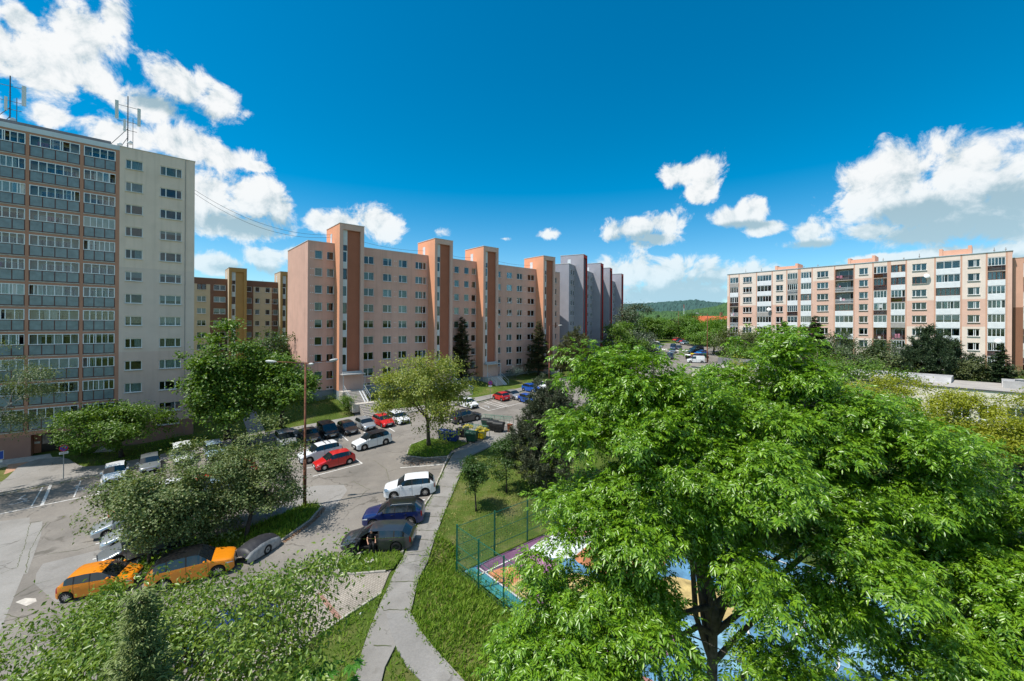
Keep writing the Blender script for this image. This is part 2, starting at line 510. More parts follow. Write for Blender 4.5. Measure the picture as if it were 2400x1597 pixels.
def ribbon(name, left, right, m, dz, kind='structure', step=1.0, skirt=.12):
    """A path between two edges given as places of the photograph, laid on the ground."""
    def res(pl, n):
        p = [G(*q) for q in pl]
        d = [0]
        for i in range(1, len(p)): d.append(d[-1] + (p[i] - p[i - 1]).length)
        out = []
        for k in range(n):
            t = d[-1] * k / (n - 1)
            i = max(j for j in range(len(d)) if d[j] <= t + 1e-9); i = min(i, len(d) - 2)
            w = (t - d[i]) / max(1e-6, d[i + 1] - d[i]); out.append(p[i].lerp(p[i + 1], w))
        return out, d[-1]
    _, l = res(left, 3); n = max(4, int(l / step))
    a, _ = res(left, n); b, _ = res(right, n)
    mb = MB(); vs = []; fs = []; K = 4
    for p, q in zip(a, b):
        row = [p.lerp(q, k / K) for k in range(K + 1)]
        row = [(r.x, r.y, ground(r.x, r.y) + dz) for r in row]
        vs += [(row[0][0], row[0][1], row[0][2] - skirt)] + row + [(row[-1][0], row[-1][1], row[-1][2] - skirt)]
    W = K + 3
    for i in range(n - 1):
        for k in range(W - 1): fs.append((i * W + k, i * W + k + 1, (i + 1) * W + k + 1, (i + 1) * W + k))
    c = Vector(vs[1]); e = (Vector(vs[2]) - c).cross(Vector(vs[W + 1]) - c)
    if e.z < 0: fs = [f[::-1] for f in fs]
    mb.add(vs, fs)
    return mb.obj(name, m, kind=kind)


LOT = [(-260, 1208), (0, 1160), (243, 1113), (420, 1075), (600, 1040), (700, 1018), (830, 993), (960, 968), (1119, 945), (1200, 925), (1300, 900), (1400, 878), (1480, 862),
       (1548, 826), (1550, 806), (1515, 793.5), (1590, 790), (1612, 806), (1660, 812), (1735, 812), (1745, 821), (1670, 826), (1700, 850), (1690, 862), (1600, 880),
       (1480, 915), (1330, 962), (1200, 1010), (1150, 1045), (1060, 1062), (1036, 1105), (1013, 1158), (995, 1185), (941, 1300), (912, 1345),
       (893, 1392), (801, 1452), (714, 1512), (560, 1625), (300, 1780), (-260, 1780)]
sheet('parking_lot', LOT, ASPH, 0.0)
sheet('repaired_asphalt_strip', [(-260, 1330), (0, 1222), (70, 1213), (62, 1330), (0, 1480), (-260, 1700)], ASPH3, .006)
sheet('asphalt_patch', [(85, 1345), (100, 1322), (230, 1290), (250, 1290), (240, 1320), (330, 1325), (140, 1420), (82, 1370)], ASPH2, .006)
sheet('asphalt_trench', [(70, 1228), (100, 1222), (96, 1255), (64, 1345), (6, 1350), (30, 1270)], ASPH3, .010)
sheet('asphalt_repair', [(690, 1150), (740, 1139), (805, 1136), (814, 1150), (780, 1196), (757, 1200), (600, 1240), (560, 1230)], ASPH2, .006)
sheet('plaster_spill', [(36, 1412), (60, 1402), (84, 1403), (86, 1410), (62, 1421)], CONC, .008)

ribbon('footpath', [(1250, 985), (1180, 1012), (1118, 1044), (1063, 1062), (1040, 1105), (1017, 1158), (999, 1187), (952, 1292), (926, 1340), (906, 1385), (881, 1440), (857, 1500), (828, 1600), (795, 1720)],
       [(1290, 1000), (1225, 1025), (1152, 1046), (1105, 1068), (1088, 1092), (1063, 1152), (1040, 1206), (1022, 1256), (998, 1328), (978, 1367), (967, 1419), (960, 1446), (935, 1500), (900, 1570), (868, 1720)], PATHM, .06)
ribbon('footpath', [(905, 1440), (918, 1500), (948, 1560), (991, 1600), (1060, 1720)], [(964, 1440), (988, 1487), (1028, 1533), (1086, 1597), (1200, 1720)], ASPH2, .066)
ribbon('pavement', [(-260, 1176), (0, 1134), (45, 1094), (88, 1078), (160, 1074), (168, 1098), (244, 1093), (330, 1077), (460, 1049), (600, 1019), (700, 1001), (830, 977), (900, 962), (1000, 951), (1109, 934), (1182, 920), (1300, 889), (1400, 868)],
       [(-260, 1204), (-80, 1172), (60, 1146), (120, 1134), (170, 1125), (200, 1119), (243, 1111), (330, 1093), (460, 1065), (600, 1037), (700, 1016), (830, 991), (900, 977), (1000, 961), (1119, 943), (1200, 923), (1300, 898), (1400, 876)], ASPH2, .10, skirt=.3)
ribbon('footpath', [(584, 1022), (572, 990), (561, 958), (545, 930)], [(622, 1014), (606, 978), (592, 950), (572, 925)], ASPH3, .03)
ribbon('footpath', [(868, 978), (838, 981)], [(856, 966), (828, 968)], ASPH2, .11)

PAVER = mat('brick_pavers', (.35, .31, .265), .9)


def paver_nodes(m, c1, c2, mortar, sc, rot):
    nt = m.node_tree; N, L = nt.nodes.new, nt.links.new
    b = nt.nodes['Principled BSDF']
    tc = N('ShaderNodeTexCoord').outputs['Object']
    mp = N('ShaderNodeMapping'); mp.inputs['Rotation'].default_value = (0, 0, rot); L(tc, mp.inputs[0])
    bk = N('ShaderNodeTexBrick'); bk.inputs['Scale'].default_value = sc; bk.inputs['Mortar Size'].default_value = .03
    bk.inputs['Color1'].default_value = (*c1, 1); bk.inputs['Color2'].default_value = (*c2, 1); bk.inputs['Mortar'].default_value = (*mortar, 1)
    L(mp.outputs[0], bk.inputs['Vector'])
    nz = N('ShaderNodeTexNoise'); nz.inputs['Scale'].default_value = .8; nz.inputs['Detail'].default_value = 6; L(tc, nz.inputs['Vector'])
    g = N('ShaderNodeMix'); g.data_type = 'RGBA'; g.blend_type = 'OVERLAY'; g.inputs['Factor'].default_value = .5
    L(bk.outputs['Color'], g.inputs['A']); L(nz.outputs['Fac'], g.inputs['B']); L(g.outputs['Result'], b.inputs['Base Color'])
    bp = N('ShaderNodeBump'); bp.inputs['Strength'].default_value = .6; bp.inputs['Distance'].default_value = .02
    L(bk.outputs['Fac'], bp.inputs['Height']); bp.invert = True; L(bp.outputs[0], b.inputs['Normal'])


paver_nodes(PAVER, (.36, .315, .265), (.31, .27, .225), (.17, .15, .12), 2.3, .55)
PAVER_R = mat('red_pavers', (.36, .2, .145), .9)
paver_nodes(PAVER_R, (.36, .19, .14), (.3, .16, .12), (.1, .08, .06), 2.3, .55)
sheet('paver_driveway', [(786, 1352), (912, 1342), (893, 1390), (801, 1450), (714, 1510), (560, 1622), (420, 1700), (600, 1450)], PAVER, .012)
sheet('red_paver_band', [(742, 1392), (752, 1390), (802, 1449), (790, 1457)], PAVER_R, .018)


def line(px1, px2, w=.12, m=PAINT, name='bay_line', kind='structure', dz=.016):
    a, b = G(*px1), G(*px2)
    d = (b - a); d.z = 0; n = Vector((-d.y, d.x, 0)).normalized() * w / 2
    pts = [a + n, a - n, b - n, b + n]
    MB().poly([(p.x, p.y, plane(p.x, p.y) + dz) for p in pts]).obj(name, m, kind=kind)


for a, b, w in [((-200, 1246), (232, 1158), .14), ((230, 1160), (241, 1115), .22), ((98, 1185), (119, 1137), .22), ((74, 1187), (100, 1142), .1), ((173, 1166), (189, 1128), .1),
                ((236, 1218), (252, 1213), .12), ((224, 1276), (240, 1272), .12), ((217, 1312), (256, 1301), .12), ((690, 1040), (716, 1052), .12), ((642, 1018), (655, 1056), .12),
                ((798, 1018), (816, 1034), .12), ((852, 1013), (870, 1022), .12), ((745, 1022), (760, 1041), .12), ((900, 996), (925, 1012), .12),
                ((697, 1085), (720, 1080), .12), ((718, 1098), (740, 1094), .12), ((733, 1117), (849, 1087), .13), ((849, 1087), (828, 1073), .13),
                ((938, 1097), (1040, 1089), .13), ((892, 1182), (996, 1172), .13), ((868, 1232), (885, 1228), .1),
                ((1123, 954), (1145, 963), .12), ((1145, 963), (1222, 945), .12), ((1134, 943), (1174, 956), .1), ((1140, 941), (1182, 954), .1), ((1152, 939), (1190, 951), .1), ((1170, 950), (1192, 953), .12),
                ((1060, 955), (1118, 968), .12), ((1226, 925), (1260, 934), .12), ((1222, 932), (1250, 940), .12), ((1188, 990), (1210, 996), .12), ((1364, 895), (1400, 902), .14), ((1362, 907), (1395, 911), .1),
                ((420, 1180), (450, 1172), .12), ((480, 1215), (505, 1208), .12), ((540, 1188), (575, 1180), .12)]:
    line(a, b, w)
for k in range(13):
    t = k / 12
    if 0.22 < t < .42: continue
    x = 1553 + t * 57; y = 819.2 + t * 3.2
    line((x - 1.2, y - 1.6), (x + .6, y + 1.6), .5, PAINT, 'crossing_stripe')


def wheelchair(px, py, rz, s=1.0):
    c = G(px, py); mb = MB(); ring = []
    for k in range(15):
        t = -2.2 + k * 4.2 / 14; ring.append((.33 * cos(t), .33 * sin(t)))
    body = [[(-.05, .62), (-.03, .25), (.22, .22), (.42, -.28), (.55, -.22)], ring]
    for pl in body:
        for i in range(len(pl) - 1):
            a, b = Vector(pl[i]), Vector(pl[i + 1]); d = (b - a).normalized(); n = Vector((-d.y, d.x)) * .05
            pts = []
            for q in (a + n, a - n, b - n, b + n):
                x, y = q.x * s * 1.5, q.y * s * 1.5
                X, Y = c.x + x * cos(rz) - y * sin(rz), c.y + x * sin(rz) + y * cos(rz); pts.append((X, Y, plane(X, Y) + .016))
            mb.poly(pts)
    pts = []
    for k in range(10):
        x, y = (-.05 + .11 * cos(k * .628)) * s * 1.5, (.78 + .11 * sin(k * .628)) * s * 1.5
        X, Y = c.x + x * cos(rz) - y * sin(rz), c.y + x * sin(rz) + y * cos(rz); pts.append((X, Y, plane(X, Y) + .016))
    mb.poly(pts)
    mb.obj('wheelchair_symbol', PAINTB, kind='structure')


wheelchair(40, 1176, UA - .2, 1.1); wheelchair(173, 1149, UA - .2, 1.1); wheelchair(1143, 952, UA + 2.6, 1.0)

STONE = MB()
STONE.add([(-.5, -.07, -.25), (.5, -.07, -.25), (.5, .07, -.25), (-.5, .07, -.25), (-.5, -.07, .095), (.5, -.07, .095), (.5, .05, .115), (-.5, .05, .115), (-.5, .07, .1), (.5, .07, .1)],
          [(0, 1, 5, 4), (1, 2, 9, 6, 5), (2, 3, 8, 9), (3, 0, 4, 7, 8), (4, 5, 6, 7), (7, 6, 9, 8), (3, 2, 1, 0)])
STONE_ME = STONE.mesh('kerb_stone', KERBM)


def kerb(pxs, name='kerb', closed=False, out=False):
    pts = [G(*p) for p in pxs]
    if closed: pts.append(pts[0])
    root = empty(name, (pts[0].x, pts[0].y, pts[0].z)); root['kind'] = 'structure'
    for a, b in zip(pts, pts[1:]):
        d = b - a; d.z = 0; n = max(1, round(d.length)); l = d.length / n
        for k in range(n):
            c = a + d * ((k + .5) / n)
            g = (plane(c.x + d.x / d.length, c.y + d.y / d.length) - plane(c.x - d.x / d.length, c.y - d.y / d.length)) / 2
            link('kerb_stone', STONE_ME, root, (c.x - root.location.x + random.uniform(-.012, .012), c.y - root.location.y, plane(c.x, c.y) - root.location.z + random.uniform(-.012, .012)), (0, -math.atan(g), atan2(d.y, d.x) + random.uniform(-.012, .012) + (pi if out else 0)), (l * .985, 1, 1))


GRASS_AREAS = []          # (polygon in world xy, blade height, density)


def island(pxs, name='grass_island', h=.09, blade=.3, dens=40):
    pts = [G(*p) for p in pxs]
    mb = MB(); mb.poly([(p.x, p.y, plane(p.x, p.y) + h) for p in pts])
    mb.obj(name, SOIL, kind='structure')
    GRASS_AREAS.append(([(p.x, p.y) for p in pts], blade, dens, h))


I1 = [(754, 1188), (744, 1181), (715, 1184), (690, 1195), (600, 1233), (500, 1262), (400, 1292), (325, 1318), (318, 1338), (340, 1346), (420, 1328), (530, 1302), (575, 1290), (659, 1268), (704, 1236), (731, 1215)]
island(I1, blade=.42, dens=55); kerb([(744, 1181), (754, 1189), (731, 1216), (704, 1237), (659, 1269), (575, 1291), (530, 1303), (420, 1329), (335, 1348)])
I2 = [(790, 1334), (794, 1322), (808, 1309), (850, 1299), (940, 1297), (942, 1308), (922, 1336), (904, 1340), (830, 1346), (802, 1345)]
island(I2, blade=.34, dens=60); kerb([(904, 1341), (830, 1347), (802, 1346), (789, 1334), (793, 1321), (808, 1308), (850, 1298)])
I3 = [(953, 1069), (963, 1045), (1000, 1030), (1045, 1033), (1100, 1040), (1060, 1057), (1048, 1070), (1000, 1074)]
island(I3, blade=.3, dens=40); kerb([(1048, 1071), (1000, 1075), (952, 1070), (962, 1044), (1000, 1029), (1045, 1031)])
I5 = [(918, 1545), (932, 1518), (950, 1562), (990, 1602), (1050, 1700), (880, 1715)]
I4 = [(893, 1394), (880, 1442), (856, 1500), (827, 1600), (790, 1740), (300, 1790), (560, 1630), (714, 1516), (801, 1456)]
island(I4, 'lawn', .02, .28, 42)
island(I5, 'lawn', .02, .25, 42)
kerb([(893, 1393), (801, 1453), (714, 1513), (640, 1565)])
kerb([(1051, 1069), (1036, 1105), (1013, 1158), (995, 1185), (968, 1242), (941, 1300)])
kerb([(0, 1161), (78, 1145), (149, 1131), (243, 1114), (330, 1096)])
kerb([(1119, 946), (1200, 926), (1300, 901)])
kerb([(600, 1041), (700, 1019), (830, 994), (960, 969)])
kerb([(1613, 853), (1604, 872)])

# small refuse pad
sheet('bin_pad', [(1085, 1040), (1095, 990), (1130, 975), (1215, 1005), (1180, 1022), (1130, 1040)], PATHM, .014)

# ---------------------------------------------------------------- the ball court
def court_pt(a, b, dz=0): return (COURT0[0] + a * U[0] - b * V[0], COURT0[1] + a * U[1] - b * V[1], COURT_Z + dz)


BLUE = mat('court_blue', (.11, .26, .41), .85, .35, 1.0, .15, 60)
cm = MB(); cm.poly([court_pt(0, 0), court_pt(0, 33), court_pt(18, 33), court_pt(18, 0)])
cs = cm.obj('ball_court', BLUE, kind='structure')
CP = dict(teal=(.05, .26, .27), purple=(.17, .08, .15), orange=(.55, .22, .1), magenta=(.36, .13, .29), yellow=(.5, .37, .15), salmon=(.5, .22, .2), white=(.68, .72, .72), sky=(.2, .38, .5))
for k, (c, pl) in enumerate([('purple', [(.75, 0), (9, 0), (9, 2.2), (5, 2.4), (2.4, 1.3), (.75, 1.1)]), ('teal', [(0, 0), (.75, .0), (.8, 2.0), (.85, 5.0), (0, 5.2)]), ('salmon', [(0, 5.2), (.85, 5.0), (.9, 10), (2.0, 13), (0, 14)]),
                             ('orange', [(.85, 1.1), (2.4, 1.3), (3.4, 2.6), (2.0, 3.0), (1.0, 3.2)]), ('yellow', [(1.0, 3.2), (2.0, 3.0), (2.6, 2.6), (2.8, 3.4), (1.6, 4.6), (1.0, 4.4)]), ('magenta', [(2.4, 1.3), (5, 1.6), (5.4, 3.4), (3.4, 4.4), (2.2, 5.6), (1.0, 5.6), (1.0, 4.4), (1.6, 4.6), (2.8, 3.4), (3.4, 2.6)]),
                             ('white', [(5, .6), (9, .5), (10, 2.6), (8, 4.0), (6.2, 3.4), (5, 2.2)]), ('yellow', [(1.0, 5.6), (2.2, 5.6), (3.4, 4.4), (5.2, 4.6), (6.2, 6.4), (5.4, 8.6), (3.2, 9.2), (1.2, 8.0)]),
                             ('orange', [(6.2, 3.6), (9.6, 3), (14, 3.5), (14.5, 7), (9.5, 8.4), (7, 7.4)]), ('salmon', [(9, 0.1), (17.9, .1), (17.9, 2.6), (9, 2.4)]), ('magenta', [(1.2, 8.4), (3.2, 9.4), (5.2, 9.0), (6.2, 11), (4, 12.4), (1.4, 11)]),
                             ('yellow', [(6.4, 10.4), (7, 8.6), (9.8, 8.8), (11, 12), (8.6, 13.6)]), ('sky', [(4.2, 12.6), (6.4, 11), (8.4, 13.8), (5.4, 15.2)]), ('sky', [(9, 16), (15, 15), (15.5, 22), (10, 23)]), ('sky', [(3, 17), (7, 16.5), (8, 25), (3.5, 26)])]):
    n = len(pl); sm = []
    for i in range(n):                        # softly rounded outlines
        p0, p1, p2 = (Vector(pl[(i + j) % n]) for j in (-1, 0, 1))
        for t in (.1, .3, .5, .7, .9): sm.append((p0.lerp(p1, .72) * (1 - t) ** 2 + p1 * 2 * t * (1 - t) + p1.lerp(p2, .28) * t * t))
    MB().poly([court_pt(p.x, p.y, .006 + .002 * k) for p in sm]).obj('painted_shape', mat('court_' + c, CP[c], .85, .3, 1.5, .12, 60, detail=9), cs)


def court_line(pl, w=.1):
    mb = MB()
    for p, q in zip(pl, pl[1:]):
        p, q = Vector(p), Vector(q); d = (q - p).normalized(); n = Vector((-d.y, d.x)) * w / 2
        mb.poly([court_pt(*v, .045) for v in (p + n, p - n, q - n, q + n)])
    mb.obj('court_line', PAINT, cs)


court_line([(.9, .3), (.9, 15.6), (.9, 31)]); court_line([(.3, 1.0), (17, 1.0)]); court_line([(17, 1), (17, 31)]); court_line([(.9, 15.8), (17, 15.8)])
court_line([(9 + 1.9 * cos(t * .3), 15.8 + 1.9 * sin(t * .3)) for t in range(22)])
court_line([(9 + 5.6 * cos(t * .15), 31 + -5.6 * sin(t * .15)) for t in range(22)])


def crack(pxs, seed, w=.026, dz=.075):
    """Grass-filled crack across a slab of the path."""
    rng = np.random.default_rng(seed); pts = [G(*q) for q in pxs]; L = []
    for a, b in zip(pts, pts[1:]):
        n = max(3, int((b - a).length / .18))
        for k in range(n): p = a.lerp(b, k / n); L.append(Vector((p.x + rng.normal(0, .025), p.y + rng.normal(0, .025), 0)))
    L.append(pts[-1]); mb = MB(); vs = []
    for i, p in enumerate(L):
        d = (L[min(i + 1, len(L) - 1)] - L[max(0, i - 1)]); n = Vector((-d.y, d.x, 0)).normalized() * w * (.3 + .9 * rng.random())
        for q in (p + n, p - n): vs.append((q.x, q.y, plane(q.x, q.y) + dz))
    mb.add(vs, [(2 * i, 2 * i + 1, 2 * i + 3, 2 * i + 2) for i in range(len(L) - 1)]).obj('crack', CRACK, kind='structure')


CRACK = mat('crack_soil', (.09, .08, .05), .95, .4, 6, col2=(.07, .1, .03))
for i, pl in enumerate([[(1000, 1187), (1042, 1190)], [(990, 1212), (1036, 1214)], [(975, 1245), (1026, 1246)], [(950, 1305), (1006, 1304)], [(942, 1327), (995, 1330)], [(910, 1366), (978, 1367)], [(897, 1433), (962, 1432)], [(875, 1516), (918, 1518)], [(1025, 1140), (1066, 1146)], [(1036, 1110), (1080, 1112)], [(1060, 1075), (1100, 1078)], [(1010, 1165), (1056, 1168)], [(965, 1265), (1018, 1272)]]):
    crack(pl, 400 + i)
for i, pl in enumerate([[(0, 1345), (40, 1330), (60, 1270), (72, 1225), (95, 1222)], [(60, 1345), (70, 1290), (98, 1240), (112, 1222)], [(780, 1140), (830, 1130), (870, 1150)], [(860, 1150), (840, 1170), (815, 1165)], [(1060, 1150), (1100, 1140)], [(560, 1060), (640, 1090), (680, 1120)], [(30, 1400), (80, 1370), (120, 1360)], [(10, 1440), (50, 1450), (90, 1430)], [(875, 1078), (905, 1100), (915, 1140), (905, 1160)], [(1000, 1000), (1040, 1010), (1090, 1015)], [(300, 1255), (180, 1290), (110, 1300)]]):
    crack(pl, 430 + i, .02, .012)
# ------------------------------------------------------------------ buildings
WHITE = mat('white_plastic', (.78, .8, .8), .35, .04, 3, spec=.5)
BROWNF = mat('brown_frame', (.16, .06, .035), .4, .1, 3)
GLASS = glass('window_glass', (.75, .85, .88), .985)
GLASS2 = glass('loggia_glass', (.9, .95, .96), .985)
DARKGL = mat('dark_glass', (.03, .042, .05), .06, .3, .5, spec=.8)
SILLM = mat('sill_metal', (.7, .72, .73), .45, .08, 2, metal=.2)
CURT = mat('curtain_white', (.75, .73, .69), .9, .1, 4, col2=(.58, .57, .54))
BLIND = mat('blind_grey', (.55, .56, .56), .6, .1, 3)
CURT2 = mat('curtain_beige', (.5, .4, .28), .9, .2, 4)
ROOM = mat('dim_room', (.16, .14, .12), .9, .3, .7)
COPE = mat('roof_coping', (.62, .6, .57), .5, .1, 1)
TAR = mat('roof_felt', (.3, .29, .28), .9, .2, .6)
RAIL = mat('galvanised_rail', (.6, .66, .7), .4, .08, 3, metal=.5)
_wc = {}


def window_meshes(w, h, lights, fm, key):
    k = (round(w, 2), round(h, 2), tuple(lights), key)
    if k in _wc: return _wc[k]
    fr = MB(); t, d = .075, .07
    fr.box(0, w, 0, d, 0, t); fr.box(0, w, 0, d, h - t, h); fr.box(0, t, 0, d, t, h - t); fr.box(w - t, w, 0, d, t, h - t)
    tot = sum(lights); x = t; iw = w - 2 * t; panes = []
    for i, l in enumerate(lights):
        x1 = x + iw * l / tot
        if i < len(lights) - 1: fr.box(x1 - .05, x1 + .05, -.005, d - .005, t, h - t)
        a, b = x + (.05 if i else 0), x1 - (.05 if i < len(lights) - 1 else 0)
        pm = MB().box(a + .01, b - .01, .03, .036, t + .01, h - t - .01)
        panes.append(pm.mesh('pane', GLASS))
        x = x1
    sl = MB().box(-.06, w + .06, -.3, .0, -.05, -.005)
    cu = []
    for cm in (CURT, CURT2):
        for mode in range(3):
            c = MB(); n = 22; x0, x1 = (t, w - t) if mode == 0 else ((t, w * .42) if mode == 1 else (w * .55, w - t))
            vs = [(x0 + (x1 - x0) * i / n, .24 + .035 * sin(i * 1.9), z) for z in (t, h - t) for i in range(n + 1)]
            c.add(vs, [(i, i + 1, n + 2 + i, n + 1 + i) for i in range(n)]); cu.append(c.mesh('curtain', cm))
    bl = []
    for frac in (.35, .7, 1.0):
        c = MB(); nz = int((h - 2 * t) * frac / .06)
        for i in range(nz):
            z = h - t - i * .06; c.add([(t, .13, z), (w - t, .13, z), (w - t, .16, z - .055), (t, .16, z - .055)], [(0, 1, 2, 3)])
        bl.append(c.mesh('blind', BLIND))
    _wc[k] = (fr.mesh('window', fm), panes, sl.mesh('sill', SILLM), cu, bl)
    return _wc[k]


def window(parent, x, z, w, h, lights=(1, 1), y=.16, fm=None, rz=0, rnd=random, deco=True):
    fr, panes, sl, cu, bl = window_meshes(w, h, lights, fm or WHITE, (fm or WHITE).name)
    o = link('window', fr, parent, (x, y, z))
    for p in panes: link('pane', p, o)
    link('sill', sl, o)
    r = rnd.random()
    if deco:
        if r < .32: link('curtain', cu[0 if rnd.random() < .8 else 3], o)
        elif r < .5: link('curtain', cu[rnd.choice((1, 2, 4, 5))], o)
        elif r < .68: link('blind', bl[rnd.choice((0, 1, 1, 2))], o)
    return o


def wall_cells(mb, x0, x1, z0, z1, holes, y=0.0, depth=.2, mf=lambda x, z: 0, xb=(), zb=(), rm=None, side=1):
    """A facade sheet with real openings and their reveals; x to the right, z up, seen from -y."""
    xs = sorted({round(v, 3) for v in [x0, x1, *xb] + [h[0] for h in holes] + [h[1] for h in holes] if x0 - 1e-6 <= v <= x1 + 1e-6})
    zs = sorted({round(v, 3) for v in [z0, z1, *zb] + [h[2] for h in holes] + [h[3] for h in holes] if z0 - 1e-6 <= v <= z1 + 1e-6})
    for i in range(len(xs) - 1):
        for j in range(len(zs) - 1):
            cx, cz = (xs[i] + xs[i + 1]) / 2, (zs[j] + zs[j + 1]) / 2
            if any(h[0] < cx < h[1] and h[2] < cz < h[3] for h in holes): continue
            mb.quad((xs[i], y, zs[j]), (xs[i + 1], y, zs[j]), (xs[i + 1], y, zs[j + 1]), (xs[i], y, zs[j + 1]), mf(cx, cz))
    for h in holes:
        a, b, c, d = h[:4]; dp = h[4] if len(h) > 4 else depth
        m = rm if rm is not None else mf(a - .01, (c + d) / 2)
        mb.quad((a, y, c), (a, y + dp, c), (a, y + dp, d), (a, y, d), m); mb.quad((b, y + dp, c), (b, y, c), (b, y, d), (b, y + dp, d), m)
        mb.quad((a, y, d), (a, y + dp, d), (b, y + dp, d), (b, y, d), m); mb.quad((a, y + dp, c), (a, y, c), (b, y, c), (b, y + dp, c), m)


def shell(mb, x0, x1, y0, y1, z0, z1, mside=0, mroof=0, mback=None):
    """End walls, back wall and roof of a block whose front stands at y0."""
    mb.quad((x0, y1, z0), (x0, y0, z0), (x0, y0, z1), (x0, y1, z1), mside)
    mb.quad((x1, y0, z0), (x1, y1, z0), (x1, y1, z1), (x1, y0, z1), mside)
    mb.quad((x1, y1, z0), (x0, y1, z0), (x0, y1, z1), (x1, y1, z1), mback if mback is not None else mside)
    mb.quad((x0, y0, z1), (x1, y0, z1), (x1, y1, z1), (x0, y1, z1), mroof)


def coping(parent, x0, x1, y0, y1, z, t=.1, o=.06, w=.35, m=None):
    mb = MB()
    mb.box(x0 - o, x1 + o, y0 - o, y0 + w, z, z + t); mb.box(x0 - o, x1 + o, y1 - w, y1 + o, z, z + t)
    mb.box(x0 - o, x0 + w, y0 + w, y1 - w, z, z + t); mb.box(x1 - w, x1 + o, y0 + w, y1 - w, z, z + t)
    mb.obj('roof_coping', m or COPE, parent)


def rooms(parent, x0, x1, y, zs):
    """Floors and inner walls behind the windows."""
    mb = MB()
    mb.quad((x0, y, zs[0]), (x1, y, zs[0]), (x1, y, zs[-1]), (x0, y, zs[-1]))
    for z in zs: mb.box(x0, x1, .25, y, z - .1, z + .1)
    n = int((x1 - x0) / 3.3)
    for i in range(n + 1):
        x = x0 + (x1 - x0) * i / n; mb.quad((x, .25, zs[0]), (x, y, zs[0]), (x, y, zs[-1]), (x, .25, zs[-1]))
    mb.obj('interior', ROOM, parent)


def vents(mb, x, z):
    for dx in (0, .32): mb.lathe([(.001, -.03), (.07, -.03), (.07, .0)], 'y', (x + dx, 0, z), 8)


